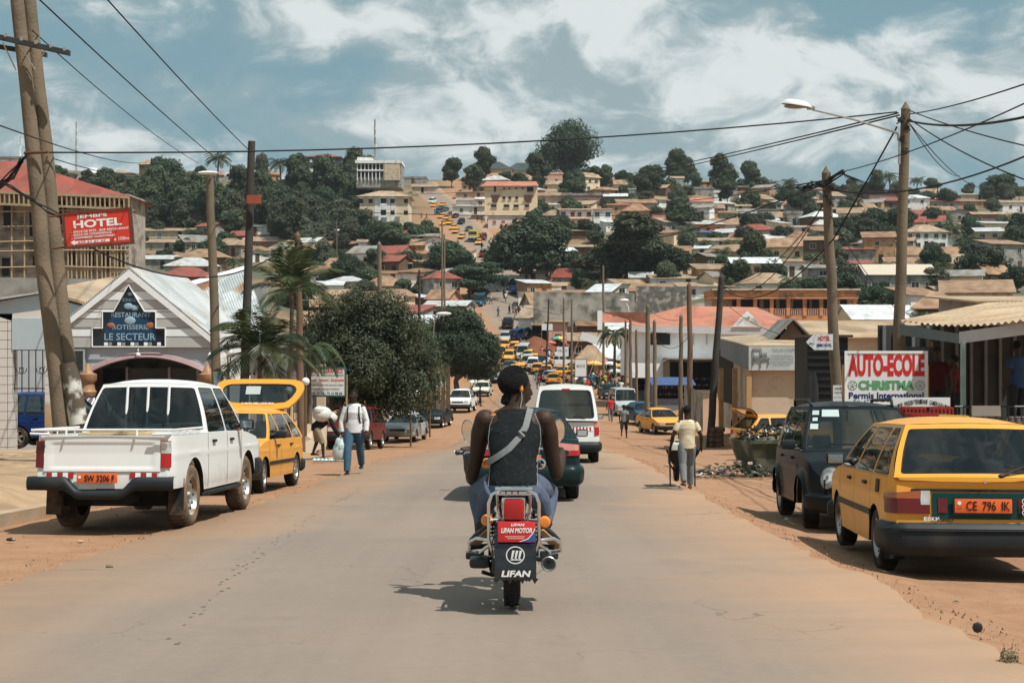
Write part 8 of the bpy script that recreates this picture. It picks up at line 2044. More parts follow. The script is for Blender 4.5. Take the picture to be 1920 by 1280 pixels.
# ---- hillside houses
def HP(*a,**k):return hpx(*a,**k)
HL=[('dark stone three storey house with red hipped roof on the left skyline',606,345,64,52,DSTONE,R_RED,'hip',dict(st=3,nw=3,door=False,sh=WHT,d=10)),('long low house with tan roof and a blue shutter right of the red hotel sign',318,447,130,
 15,PLAS_T,R_HT,'shed',dict(nw=4,sh=BLUESH)),('white roofed low house right of the lamp-head pole',478,440,90,16,PLAS_W,R_WHITE,'shed',dict(nw=3)),('pair of tan roofs below the white roofed low house',520,468,130,12,BRICKR,R_HT,'gable',dict(nw=2)),
 ('lower tan roofed house beneath the blue shuttered one',310,470,120,12,PLAS_G,R_HT,'shed',dict(nw=3)),('grey house with rusty roof under the long blue shuttered house',285,505,85,20,PLAS_G,R_ZINC,'gable',dict(nw=2)),('red walled house with red hipped roof above the striped hall',
 345,540,95,22,REDW,R_RED,'hip',dict(nw=1,rise=2.0)),('skyline villa with rusty roof at the far left',210,340,78,18,PLAS_G,R_HT,'hip',dict(nw=4,st=1)),('small flat house on the skyline behind the twin poles',22,332,60,35,PLAS_G,R_GREY,'flat',
 dict(nw=1)),('white villa between the tall palm and the red-box pole',440,318,48,14,PLAS_W,R_HT,'hip',dict(nw=2)),('grey house left of the tall skyline palm',358,330,28,14,PLAS_G,R_GREY,'flat',dict(nw=1)),('green roofed institute on the skyline',
 915,338,90,22,PLAS_C,R_GREEN,'hip',dict(nw=6,rise=3.2,d=9)),('pavilion with dark pagoda roof on the skyline',978,336,60,16,PLAS_C,R_GREEN,'hip',dict(nw=3,rise=3.4,d=8)),('peach house with open terrace above the tan building',1033,346,44,20,
 PINKW,PINKW,'flat',dict(nw=2)),('yellow gabled house right of the tan building',1036,358,60,10,PLAS_C,R_HT,'gable',dict(nw=2,rise=1.6)),('long brown brick block right of the tan building',1098,386,90,20,BRICKR,R_GREY,'flat',dict(nw=3)),('white house with orange corner and red roof amid the right slope trees',
 1130,434,34,42,PLAS_W,R_CORAL,'shed',dict(st=2,nw=2)),('white and orange two storey row with long balcony',1080,428,60,34,PLAS_W,R_HT,'shed',dict(st=2,nw=4,balc=True,wframe=ORW)),('brown house with arched window right of the white and orange row',
 1160,416,38,32,MUDW,R_CORAL,'shed',dict(st=2,nw=1)),('red and white shopfront below the tan building',965,424,100,18,mat('shopfront_white',(.6,.5,.48),.8),R_GREY,'flat',dict(nw=5,sh=REDW)),('small pale blue house between brick block and white row',
 1045,398,40,14,PLAS_W,R_WHITE,'shed',dict(nw=2)),('rusty roofed shack under the white and orange row',1090,448,44,10,PLANK,R_HT,'shed',dict(nw=1)),('tan roofed shack between the two big trees',1096,480,50,14,PLANK,R_HT,'shed',dict(nw=1)),('small white gabled house between the big trees',
 1090,500,38,16,PLAS_W,R_GREY,'gable',dict(nw=1)),('posts and slab of an unfinished house between the big trees',1120,530,60,28,PLAS_G,R_HT,'flat',dict(nw=2,sh=VOID)),('white kiosk building under the broad dark tree',998,532,48,16,PLAS_W,R_HT,
 'shed',dict(nw=1)),('grey walled compound on the right skyline',1330,368,105,16,PLAS_G,R_GREY,'flat',dict(nw=2)),('grey tower block stub at the right skyline',1270,356,26,22,PLAS_G,PLAS_C,'flat',dict(nw=1)),('white house with bright red roof high on the right slope',
 1296,392,82,16,PLAS_W,R_CORAL,'gable',dict(nw=5,rise=1.6)),('white plastered cube house behind the bright red roof',1354,378,30,18,PLAS_W,PLAS_W,'flat',dict(nw=1)),('small house with red roof left of the red roofed white house',1254,410,48,
 14,PLAS_T,R_RED,'gable',dict(nw=2)),('tan roofed house right of the red roofed white house',1385,398,46,10,PLAS_T,R_HT,'gable',dict(nw=1)),('two storey orange house with zinc hipped roof and white balustrade',1318,440,82,22,ORW,R_ZINC,'hip',
 dict(nw=4,st=1,rise=1.3,balc=False,sh=VOID)),('blue sheet roofed shed below the orange balcony house',1318,452,66,8,PLAS_G,mat('blue_sheet',(.03,.10,.25),.5),'shed',dict(nw=0)),('grey gabled shed under the blue sheet roof',1346,468,66,12,R_ZINC,
 R_HT,'gable',dict(nw=1,sh=VOID)),('white roofed house in the middle of the right slope',1435,428,50,10,PLAS_T,R_WHITE,'gable',dict(nw=1)),('dark roofed house above the white roofed one',1450,408,60,14,PLAS_W,R_DARK,'shed',dict(nw=2)),('tan house with tan roof left of the wire-tangled pole',
 1505,442,78,16,PLAS_W,R_HT,'shed',dict(nw=3)),('tall grey wall house left of the wire-tangled pole',1490,424,30,24,PLAS_G,R_GREY,'flat',dict(nw=1)),('three storey house with zinc roof and orange bands',1418,538,88,48,PLAS_C,R_WHITE,'gable',
 dict(st=2,nw=3,rise=1.2,wframe=ORW)),('wide tan roofed white house right of the orange banded one',1445,552,108,26,PLAS_W,R_HT,'hip',dict(nw=2,rise=1.8)),('low house with dark brown roof and cream wall on the slope',1285,516,88,16,PLAS_C,R_DARK,
 'flat',dict(nw=3)),('tan roof house beneath the dark brown roof',1290,540,130,12,PLAS_W,R_HT,'shed',dict(nw=3,rise=1.2)),('long low roof with a blue edge beneath the orange banded house',1330,556,110,14,PLAS_W,R_HT,'shed',dict(nw=2,rise=1)),
 ('weathered grey timber house left of the tree by the wire-tangled pole',1540,545,50,42,PLAS_G,R_GREY,'gable',dict(st=2,nw=1)),('pale two storey house with tan hipped roof on the right slope',1738,468,78,34,PLAS_W,R_HT,'hip',dict(st=2,nw=5,
 rise=1.9)),('long grey two storey house with cream gabled roof',1690,560,128,44,PLAS_G,mat('cream_sheet_roof',(.50,.43,.34),.7,var=.08),'gable',dict(st=1,nw=5,rise=1.8)),('white arched house left of the tallest pole',1660,420,44,26,PLAS_W,
 R_HT,'shed',dict(nw=3)),('grey gabled house on the far right slope',1800,418,44,20,PLAS_G,R_HT,'gable',dict(nw=1,rz=R(90),d=8)),('dark gabled house right of the grey gabled one',1855,422,60,20,BRICKR,R_HT,'gable',dict(nw=2)),('white house at the right edge of the hill',
 1905,398,50,18,PLAS_W,R_HT,'gable',dict(nw=2)),('long flat roofed block on the right skyline left of the tallest pole',1668,378,76,16,BRICKR,R_DARK,'flat',dict(nw=2)),('rust roofed row houses far right under the skyline',1830,388,110,12,MUDW,
 R_RUST,'shed',dict(nw=4)),('tan roofed row above the rust roofed row',1820,374,80,8,PLAS_T,R_HT,'shed',dict(nw=2)),('maroon roofed low house right of the wire-tangled pole',1600,515,90,10,PLAS_W,R_RED,'shed',dict(nw=1)),('tan roofed low house beneath the maroon roof',
 1640,526,90,8,PLAS_T,R_HT,'shed',dict(nw=0)),('gabled white fronted house below the hill road',815,480,68,26,PLAS_W,R_HT,'gable',dict(nw=1,rz=R(90),d=9,sh=BRICKR)),('grey roofed house beside the foot of the apartment block',790,458,60,12,PLAS_G,
 R_GREY,'gable',dict(nw=1)),('long pair of rusty roofs left of the hedge tree pole',640,474,90,10,PLANK,R_RUST,'shed',dict(nw=1)),('rust brown shed roof over an open yard',620,500,110,14,PLANK,R_HT,'shed',dict(nw=1,sh=VOID)),('long rust roof behind the hedge tree',
 735,530,165,12,PLAS_W,R_RUST,'shed',dict(nw=3,rise=1.2)),('low white house with tan roof left of the grey pole in the hedge',690,512,60,14,PLAS_W,R_HT,'gable',dict(nw=2)),('sagging tan roof house below the gabled white fronted one',775,512,
 60,12,PLAS_T,R_HT,'gable',dict(nw=1)),('hip roofed rust brown house beside two close poles',790,528,80,10,PLAS_G,R_RUST,'hip',dict(nw=1)),('white warehouse under the tall palm',600,552,80,18,PLAS_W,R_WHITE,'gable',dict(nw=0)),('shack roofs piled with planks below the rust roof',
 780,560,90,10,PLANK,R_ZINC,'shed',dict(nw=1)),('lower plank shacks above the big round tree',775,578,80,10,PLANK,R_WHITE,'shed',dict(nw=1,rise=.8)),('dusty tan market roof right of the far road',1082,640,140,46,PLANK,R_HT,'shed',dict(nw=5,
 rise=1.8,sh=VOID,d=6)),('pink walled shop with dark open front by the soil heap',1046,652,34,48,PINKW,R_HT,'shed',dict(nw=1,sh=VOID,d=4)),('white banner wall house right of the far road',1060,552,110,12,PLAS_W,PLAS_C,'flat',dict(nw=1,d=3)),
 ('sloping tan roof stall row below the pale hoarding',1105,676,70,36,PLANK,R_HT,'shed',dict(nw=2,rise=1.2,sh=VOID,d=4)),('tan hipped roof above the coral hall',1248,585,90,8,PLAS_T,R_HT,'hip',dict(nw=0,rise=2.0)),('white kiosk wall beside the orange parasol uphill',
 985,575,26,16,PLAS_W,R_GREY,'flat',dict(nw=0)),('brown roof market building left of the palm',1118,650,66,40,PLANK,R_RUST,'gable',dict(nw=2,sh=VOID,d=5)),('low white roofed shack row beside the thin brown poles',1195,700,66,14,PLANK,R_ZINC,
 'shed',dict(nw=1,rise=.8)),('crumpled tan roof shack in front of the white hall',1240,712,80,30,PLANK,R_HT,'shed',dict(nw=0,rise=.7)),('low tan roofed stall behind the big round tree',812,716,56,26,PLAS_T,R_HT,'gable',dict(nw=0)),('rusty roofed house peeping over the road crest',
 885,372,60,10,PLAS_T,R_RUST,'shed',dict(nw=2)),('tan roofed house at the top left of the hill road',795,362,44,10,PLAS_T,R_HT,'gable',dict(nw=1)),('grey wall house left of the hill road top',770,345,60,8,PLAS_G,R_GREY,'flat',dict(nw=1)),('white gabled shed right of the hill road top',
 880,388,50,12,PLAS_W,R_ZINC,'shed',dict(nw=0)),('shop row with pale boards beside the hill road',878,402,60,14,PLAS_W,R_GREY,'shed',dict(nw=2)),]
for a in HL:HP(*a[:8],**a[8])
ARD=392;t=thing('arcaded_building','white two storey building with arched galleries on the skyline','building',Wp(710,345,ARD));L0=t.location.copy();q=lambda px,py,dd=0.0:tuple(Wp(px,py,ARD)-L0+V((0,dd,0)))
m=MB();a,b_=q(667,0),q(752,0);m.box(((a[0]+b_[0])/2,6,q(0,328)[2]),(b_[0]-a[0],10,46*ARD/F),PLAS_G);m.box(((a[0]+b_[0])/2,5.6,q(0,303)[2]),(b_[0]-a[0]+.4,11,.8),PLAS_W);m.box((q(683,0)[0],3,q(0,297)[2]),(4.2,4,.9),PLAS_W);m.box((q(735,0)[0],
 .8,q(0,320)[2]),(4.3,1.2,5.2),PLAS_T);m.obj('wall',t,smooth=False)
for k in range(8):
 for z_ in(312,326):
  m=MB();x,_,z=q(673+k*7,z_);m.prism([(x-.42,.85,z-.75),(x+.42,.85,z-.75),(x+.42,.85,z+.3),(x,.85,z+.75),(x-.42,.85,z+.3)],(0,.2,0),VOID);m.obj('arch',t,smooth=False)
 m=MB();m.box((q(669.5+k*7,0)[0],.7,q(0,322)[2]),(.22,.3,4.5),PLAS_W);m.obj('column',t)
m=MB();m.box((q(698,0)[0],.6,q(0,319)[2]),(8.6,.5,.35),PLAS_W);m.obj('balcony',t)
m=MB();p=G(1335,358)
for q_ in((-.8,0),(.8,0),(0,.9)):m.tube([(q_[0],q_[1],-1),(q_[0],q_[1],3.2)],.08,BLK,5)
m.lathe([(3.2,.05),(3.2,1.0),(4.6,1.0),(4.8,.1)],BLK,14,axis='Z');o=m.obj('water_tank');tag(o,'black water tank on a stand against the skyline','water tank');o.location=p
for px,py,w_,lb in((641,478,20,'white satellite dish by the rusty roofs left of the hedge'),(1250,524,18,'white satellite dish above the mouldy walls'),(106,325,9,'small white satellite dish beyond the red roof at left'),(750,544,8,'small white satellite dish among the shack roofs')):
 p=G(px,py+w_*.6);r_=w_/2/F*p.y;m=MB();m.grid(lambda a,b:(math.cos(a*6.283)*r_*b,-r_*.35*(1-b*b)*-1,r_*1.2+math.sin(a*6.283)*r_*b),18,5,WHT);m.tube([(0,.1,-.3),(0,.15,r_)],.05,SILV,5);o=m.obj('satellite_dish');tag(o,lb,'satellite dish');o.location=p
 # ---- fillers, named by what they stand next to
MARKS=[(1062,270,'the giant lone tree'),(606,315,'the dark stone building'),(710,320,'the white arcaded building'),(720,400,'the cream apartment block'),(955,372,'the tan building with the red roof'),(915,325,'the green skyline roof'),(472,
 374,'the pole with the red box'),(393,400,'the lamp-head pole'),(190,430,'the red hotel sign'),(1296,382,'the bright red roof'),(1318,425,'the orange hill house'),(1418,510,'the orange banded house'),(1500,580,'the balustraded orange house'),
 (1549,400,'the wire-tangled pole'),(1690,420,'the tallest pole'),(1738,450,'the pale two storey house'),(1690,530,'the long grey house'),(990,470,'the broad dark tree'),(1190,470,'the tall tree mass'),(882,530,'the flat-topped tree'),(1250,
 510,'the white dish'),(690,620,'the hedge tree'),(872,640,'the big round tree'),(1320,600,'the coral roof'),(865,420,'the hill road queue'),(1098,372,'the brown brick block'),(1110,412,'the white and orange row'),(308,320,'the big left skyline tree'),
 (528,320,'the large skyline palm'),(1880,350,'the wide right skyline tree'),(318,440,'the blue shuttered house'),(345,515,'the red walled house'),(640,480,'the left dish'),(790,520,'the two close poles'),(1855,570,'the right-hand shop roof'),
 (1830,380,'the rust roofed row'),(1435,420,'the white sloping roof'),(1285,505,'the dark brown roof'),(1120,515,'the unfinished slab house'),(1812,460,'the drooping slope palm'),(1350,355,'the water tank')]
FILL=[]
def auto_label(objs):
 used={}
 for px,py,adj,o in objs:
  best=sorted(MARKS,key=lambda k:math.hypot((k[0]-px),(k[1]-py)*1.6))[:6]
  done=False
  for n_ in range(6):
   mx,my,nm=best[n_];dx,dy=px-mx,py-my
   rel=('right of ' if dx>0 else 'left of ')if abs(dx)>abs(dy)*1.8 else('below ' if dy>0 else 'above ')if abs(dy)>abs(dx)*1.4 else(('lower right of ' if dx>0 else 'lower left of ')if dy>0 else('upper right of ' if dx>0 else 'upper left of '))
   for pre in('','farther ','well '):
    lab=adj+' '+pre+rel+nm
    if lab not in used and len(lab.split())<=16:used[lab]=1;o['label']=lab;done=True;break
   if done:break
  if not done:o['label']=adj+' between '+best[0][2]+' and '+best[1][2]+(' lowest' if(adj,1)in used else '');used[(adj,1)]=1
  FILL.append(o['label'])
occ=[(a[1],a[2]-a[4]/2,a[3]/2,a[4]/2+6)for a in HL]+[(720,400,52,55),(955,375,56,40),(1475,580,140,40),(710,320,46,25),(240,450,20,30)]
def free(px,py,w,h,k=1.0):return all(abs(px-a)>(w/2+b)*k or abs(py-c_)>(h/2+d)*k for a,c_,b,d in occ)
def road_px(py):
 return lin_tab([(370,800),(380,815),(400,840),(430,872),(470,905),(505,925),(540,945),(600,960),(700,980)],py)
r2=random.Random(77);ho=[]
def on_road(px,py,w,h,m=24):
 return any(abs(px-road_px(py-h*k/6))<w/2+m*(1 if py-h*k/6>480 else .9+(480-py+h*k/6)/90)for k in range(7))
R_OCH=corr('ochre_rust_sheet',(0.38,0.235,0.135),(0.28,0.155,0.085))
WALLS=[(PLAS_W,'white'),(PLAS_G,'grey'),(PLAS_T,'tan'),(BLOCK,'block-walled'),(MUDW,'ochre'),(PLAS_C,'cream'),(PLANK,'plank')]
ROOFS=[(R_BRN,'tan'),(R_OCH,'brown'),(R_RUST,'rusty'),(R_OCH,'ochre'),(R_ZINC,'zinc'),(R_WHITE,'pale'),(R_GREY,'grey'),(R_HT,'sandy'),(R_RED,'red')]
zones=[((1170,1910),(350,400),34),((1180,1560),(400,470),22),((1560,1910),(400,440),10),((1000,1600),(470,560),22),((1600,1910),(440,570),12),((560,860),(455,575),22),((250,560),(450,520),8),((760,1000),(352,400),14),((960,1180),(350,440),12),
 ((1000,1160),(560,640),8),((120,520),(325,350),5),((600,850),(575,665),14),((1500,1900),(575,640),7),((1150,1340),(575,640),6),((1110,1215),(650,715),10)]
for(xa,xb),(ya,yb_),n_ in zones:
 c_=0;tries=0
 while c_<n_ and tries<900:
  tries+=1;px,py=r2.uniform(xa,xb),r2.uniform(ya,yb_)
  if abs(px-road_px(py))<42+0*py:continue
  g_=G(px,py);s_=F/g_.y;wpx=r2.uniform(3.5,11)*s_;st_n=2 if r2.random()<.18 and ya<560 else 1;hh=r2.uniform(2.0,3.0)*(1.8 if st_n==2 else 1)*s_
  if xa==1110:wpx=r2.uniform(2.5,4)*s_;hh=2.1*s_
  if py<575 and on_road(px,py,wpx,hh*1.3):continue
  if not free(px,py-hh/2,wpx,hh,.62):continue
  occ.append((px,py-hh/2,wpx/2,hh/2));wm,wn=r2.choice(WALLS);rm_,rn=r2.choice(ROOFS);kd=r2.choice(['shed','gable','gable','hip','shed','shed'])
  o=hpx('x',px,py,wpx,hh,wm,rm_,kd,st=st_n,nw=r2.choice([1,2,2]),lod=1,rz=r2.uniform(-.55,.55),oh=.45,rise=r2.uniform(.9,2.2));ho.append((px,py-hh/2,'%s house with %s %s roof'%(wn,rn,{'shed':'sloping','gable':'gabled','hip':'hipped'}[kd]),o));c_+=1
auto_label(ho)
to=[]
def fill_trees(zone,n_,kinds,wr_,group,kk=.5,chk=True,hr=(.8,1.15)):
 (xa,xb),(ya,yb_)=zone;c_=0;tries=0
 while c_<n_ and tries<1500:
  tries+=1;px,py=r2.uniform(xa,xb),r2.uniform(ya,yb_)
  g_=G(px,py);s_=F/g_.y;k=r2.choice(kinds);w_=r2.uniform(*wr_);h_=w_*r2.uniform(*hr)*(KH[k][1]/KH[k][0]);hpx2=h_*s_
  if on_road(px,py,w_*s_*.9,hpx2,20):continue
  if chk and not free(px,py-hpx2*.5,w_*s_,hpx2,kk):continue
  o=put_tree(k,g_,w_,h_,'x',group)
  adj={'round':'dark rounded tree','tall':'tall leafy tree','bush':'low green bush','grey':'grey-green open tree','palm':'palm','palmlow':'short palm','flat':'flat tree'}[k]
  to.append((px,py-hpx2/2,adj,o));occ.append((px,py-hpx2/2,w_*s_*.22,hpx2*.22));c_+=1
LH='trees covering the left hillside';RH='trees scattered over the right hillside'
fill_trees(((240,660),(362,385)),34,['round','grey','round','bush'],(6,9),LH,.0,chk=False,hr=(.7,.9))
fill_trees(((240,650),(385,432)),70,['round','tall','grey','round','palmlow'],(6,10),LH,.0,chk=False)
fill_trees(((90,250),(345,420)),24,['round','tall','grey'],(5,9),LH,.0,chk=False,hr=(.7,.9))
fill_trees(((640,790),(350,385)),20,['round','tall','grey'],(7,11),LH,.2)
fill_trees(((500,690),(385,465)),34,['round','grey','tall'],(7,11),LH,.2)
fill_trees(((240,440),(430,520)),20,['bush','round','palmlow'],(4.5,7),LH,.42)
fill_trees(((560,850),(440,580)),34,['bush','round','grey'],(5,8),LH,.40)
fill_trees(((1170,1560),(362,560)),62,['round','bush','grey','tall','palmlow'],(5,9),RH,.38)
fill_trees(((1560,1915),(362,420)),24,['round','bush','grey','palm'],(5,9),RH,.36)
fill_trees(((1560,1915),(420,570)),52,['round','round','tall','grey','palmlow'],(5,9),RH,.42)
fill_trees(((1000,1180),(350,460)),20,['round','bush','tall'],(5,8),RH,.40)
fill_trees(((1020,1180),(500,560)),10,['bush','round','palmlow'],(4,6),RH,.35)
fill_trees(((1480,1900),(575,630)),16,['bush','round','palmlow'],(3,5),RH,.3)
fill_trees(((600,850),(575,660)),9,['bush','round'],(3,5),LH,.3)
fill_trees(((860,1920),(338,365)),26,['round','tall','bush'],(5,9),RH,.30)
auto_label(to)
# ---- people
TS_W=cloth('white_shirt',(.62,.63,.62));TS_K=cloth('black_shirt',(.012,.013,.016));TS_R=cloth('red_shirt',(.50,.03,.025));TS_G=cloth('grey_shirt',(.20,.21,.22));TS_GR=cloth('green_shirt',(.03,.13,.09));TS_T=cloth('tea_stained_shirt',(.60,.52,
 .37),var=.2,dirt=(.42,.30,.15),dscale=3,dlo=.5,dhi=.8)
TR_J=cloth('blue_jeans',(.045,.10,.15));TR_G=cloth('grey_trousers',(.17,.18,.19),var=.25);TR_K=cloth('dark_trousers',(.02,.022,.028));TR_KH=cloth('khaki_shorts',(.26,.21,.14));TS_B=cloth('blue_shirt',(.03,.06,.14));TS_P=cloth('pink_shirt',(.5,
 .2,.17));TS_TE=cloth('teal_shirt',(.02,.22,.2));TS_Y=cloth('yellow_shirt',(.5,.36,.08));TS_ST=cloth('striped_red_shirt',(.12,.018,.02),var=.6,scale=16)
def stand(o,px,py,rz):p=G(px,py);p.z+=.02;return place(o,p,R(rz))
J=joints(1.80,stride=.26,arm=.10);J['elr']=V((.27,.02,1.12));J['wrr']=V((.25,.06,.88));J['ell']=V((-.27,0,1.13));J['wrl']=V((-.27,.08,.90))
MAN=person('man in a loose white shirt, sunglasses and jeans walking towards the viewer with bags',J,shirt=TS_W,trousers=TR_J,sleeves='long',shoes=BLK,bulk=1.16,vox=.010)
g=MB();c_=J['head'];
for q in(-1,1):g.ball(c_+V((q*.034,.088,.0)),(.028,.008,.020),GBLK,10)
g.box(c_+V((0,.09,.006)),(.04,.006,.006),GBLK);
for q in(-1,1):g.tube([c_+V((q*.06,.085,.005)),c_+V((q*.082,.0,.005))],.003,GBLK,4)
g.obj('sunglasses',MAN);
for q in(-1,1):g=MB();g.tube([V((q*.105,-.06,1.47)),V((q*.115,.08,1.43)),V((q*.12,.125,1.30)),V((q*.14,.10,1.12)),V((q*.17,-.02,1.06))],.018,BLK,6);g.obj('backpack_strap',MAN)
g=MB();g.box((0,-.18,1.25),(.32,.14,.42),BLK,ch=.05);g.obj('backpack',MAN)
stand(MAN,664,891,176)
PB=mat('clear_plastic_bag',(.55,.62,.60),.25,var=.25,scale=14,bump=.8,coat=.3);WB=mat('water_sachets',(.50,.63,.64),.2,var=.35,scale=9,bump=.9)
def bagof(lb,loc,n,s=1.0,hang=True,name='bag_of_sachets'):
 m=MB();rr=random.Random(len(lb))
 for k in range(n):
  a=k*2.4;m.ball((math.cos(a)*.09*s,math.sin(a)*.06*s,-.42+(k%4)*.085*s),(.055*s,.05*s,.085*s),WB,8)
 if hang:m.tube([(-.08,0,-.15),(-.02,0,-.03),(0,0,.02),(.02,0,-.03),(.08,0,-.15)],.012,PB,5);m.loft([((0,0,-.5),.10*s,.08*s),((0,0,-.4),.16*s,.11*s),((0,0,-.2),.13*s,.09*s),((0,0,-.05),.02,.02)],PB,10)
 o=m.obj(name);tag(o,lb,'bag');o.location=loc;return o
wl=MAN.matrix_basis
def at_man(v):return Matrix.Translation(MAN.location)@Matrix.Rotation(MAN.rotation_euler.z,4,'Z')@v
bagof('bulging clear bag of water sachets in the walking man\'s hand',at_man(V((.27,.10,.82))),12,1.15)
for k,(px,py,lb)in enumerate(((604,868,'pack of water sachets lying on the road, left one'),(636,868,'pack of water sachets lying on the road by the walking man\'s foot'))):
 m=MB()
 for i in range(5):m.ball((-.2+i*.1,0,.06),(.06,.10,.055),WB,8)
 o=m.obj('water_pack');tag(o,lb,'water pack');o.location=G(px,py)+V((0,0,.02));o.rotation_euler=(0,0,.1*k)
J=joints(1.7,stride=.12);J['pelvis']=V((0,-.10,.90));J['chest']=V((0,.20,1.10));J['neck']=V((0,.36,1.14));J['head']=V((0,.47,1.17));J['hipl']=V((-.09,-.08,.88));J['hipr']=V((.09,-.08,.88))
J['shl']=V((-.17,.30,1.12));J['shr']=V((.17,.30,1.12));J['ell']=V((-.2,.42,.86));J['elr']=V((.2,.42,.86));J['wrl']=V((-.2,.55,.66));J['wrr']=V((.2,.55,.66))
o=person('stooping person in a black top and khaki shorts carrying a white sack on the back',J,shirt=TS_K,trousers=TR_KH,sleeves='long',legs='short',shoes=None);stand(o,598,862,-78)
m=MB();m.ball((0,0,0),(.25,.28,.22),mat('white_sack',(.62,.62,.58),.5,var=.2,scale=9,bump=1.0),16);m.ball((0,.24,-.10),(.14,.2,.16),mat('white_sack'),10);m.ball((.1,-.1,.12),(.14,.16,.12),mat('white_sack'),10);s_=m.obj('sack');tag(s_,'white plastic sack slung on the stooping person\'s back',
 'sack');s_.location=o.location+V((.10,-.06,1.26));s_.rotation_euler=(0,0,R(-70))
J=joints(1.47,stride=.20,arm=.2);J['ell']=V((-.25,-.02,.94));J['elr']=V((.25,-.02,.94));J['wrl']=V((-.27,.10,.74));J['wrr']=V((.27,.10,.74))
BOY=person('boy in a stained cream T-shirt and grey trousers pushing a wheelbarrow away',J,shirt=TS_T,trousers=TR_G,sleeves='short',shoes=mat('brown_shoe',(.12,.06,.035),.8),bulk=1.1);stand(BOY,1288,920,2)
t=thing('wheelbarrow','dark wheelbarrow pushed by the boy, loaded with white jerrycans','wheelbarrow',BOY.location+V((-.02,.12,0)));bm_=BLK
for q in(-1,1):m=MB();m.tube([(q*.27,-.02,.73),(q*.26,.20,.62),(q*.20,.75,.40),(q*.05,1.30,.22)],.018,bm_,7);m.obj('handle',t);m=MB();m.tube([(q*.22,.38,.52),(q*.22,.34,.02),(q*.2,.6,.42)],.014,bm_,6);m.obj('leg',t)
m=MB();m.add([(-.30,.30,.66),(.30,.30,.66),(.26,1.1,.68),(-.26,1.1,.68),(-.17,.42,.40),(.17,.42,.40),(.13,.95,.38),(-.13,.95,.38)],[(0,1,5,4),(1,2,6,5),(2,3,7,6),(3,0,4,7),(4,5,6,7)],TRIM);m.obj('tray',t,smooth=False)
m=MB();m.lathe([(-.04,.05),(-.04,.18),(0,.2),(.04,.18),(.04,.05)],TYRE,20,c=(0,1.32,.20));m.obj('wheel',t)
m=MB();m.box((0,0,0),(.26,.22,.34),mat('milky_plastic',(.6,.58,.5),.4),ch=.05);m.tube([(-.05,0,.17),(-.05,0,.22),(.05,0,.22),(.05,0,.17)],.012,mat('milky_plastic'),6);o=m.obj('jerrycan');tag(o,'milky jerrycan standing in the wheelbarrow','jerrycan');o.location=t.location+V((-.06,
 .62,.60))
J=joints(1.5,stride=.05);G1=person('girl in a green top and denim shorts balancing a basin on her head',J,shirt=TS_GR,trousers=TR_J,legs='short',sleeves='short',shoes=None);stand(G1,1380,832,185)
m=MB();m.lathe([(0,.001),(0,.16),(.08,.24),(.09,.25),(.07,.22),(.02,.15)],RIM,20,axis='Z');
for k in range(24):a=k*2.4;r_=.02+.19*(k/24)**.5;m.ball((math.cos(a)*r_,math.sin(a)*r_,.09),(.035,.035,.03),mat('boiled_eggs',(.7,.68,.6),.5),7)
o=m.obj('basin');tag(o,'round metal basin heaped with white food on the girl\'s head','basin');o.location=G1.location+V((0,0,1.53))
o=person('man in a bright red shirt and grey jeans standing by the parked grey minivan',joints(1.75,stride=.10),shirt=TS_R,trousers=TR_G,sleeves='short',shoes=BLK);stand(o,1145,792,5)
o=person('man in a grey T-shirt and dark shorts walking away beside the blue sedan',joints(1.78,stride=.22),shirt=TS_G,trousers=TR_K,legs='short',sleeves='short',shoes=None);stand(o,1170,822,-12)
o=person('man in a navy polo shirt at the railing of the right-hand shop',joints(1.78),shirt=TS_B,trousers=TR_K,sleeves='short',shoes=BLK,yaw=R(-30));place(o,V((Wp(1908,800,27.4).x,27.4,Wp(1908,812,27.4).z)),R(25))
o=person('person in a red and black striped shirt bending inside the right-hand shop',joints(1.65,lean=.12),shirt=TS_ST,trousers=TR_K,sleeves='short',shoes=BLK);place(o,V((Wp(1800,800,29.5).x,29.5,Wp(1800,815,29.5).z)),R(60))
o=person('man in a dark red T-shirt in the shadow of the right-hand shop',joints(1.85),shirt=cloth('maroon_shirt',(.05,.008,.008)),trousers=TR_K,sleeves='short',shoes=BLK);place(o,V((Wp(1757,800,30.5).x,30.5,Wp(1757,812,30.5).z)),R(170))
o=person('man with a red cap beside the raised boot of the yellow hatchback',joints(1.7),shirt=TS_K,trousers=TR_K,sleeves='short',shoes=BLK,hat=TS_R);stand(o,1487,802,150)
o=person('man in light blue leaning by the boot of the left taxi',joints(1.7),shirt=TS_ST,trousers=TR_J,sleeves='short',shoes=BLK);stand(o,530,905,200)if False else stand(o,528,842,200);o['label']='person in a red patterned shirt behind the left taxi by the ramp'
FP=[person('x',joints(1.72,stride=s_),shirt=a,trousers=b,shoes=BLK,sleeves='short',one=True)for a,b,s_ in((TS_W,TR_J,.2),(TS_K,TR_K,.08),(TS_R,TR_J,.15),(TS_B,TR_K,.2),(TS_P,TR_KH,0.0),(TS_TE,TR_G,.25),(TS_Y,TR_K,.1))]
CN=['white','black','red','blue','pink','teal','yellow'];_fu=set()
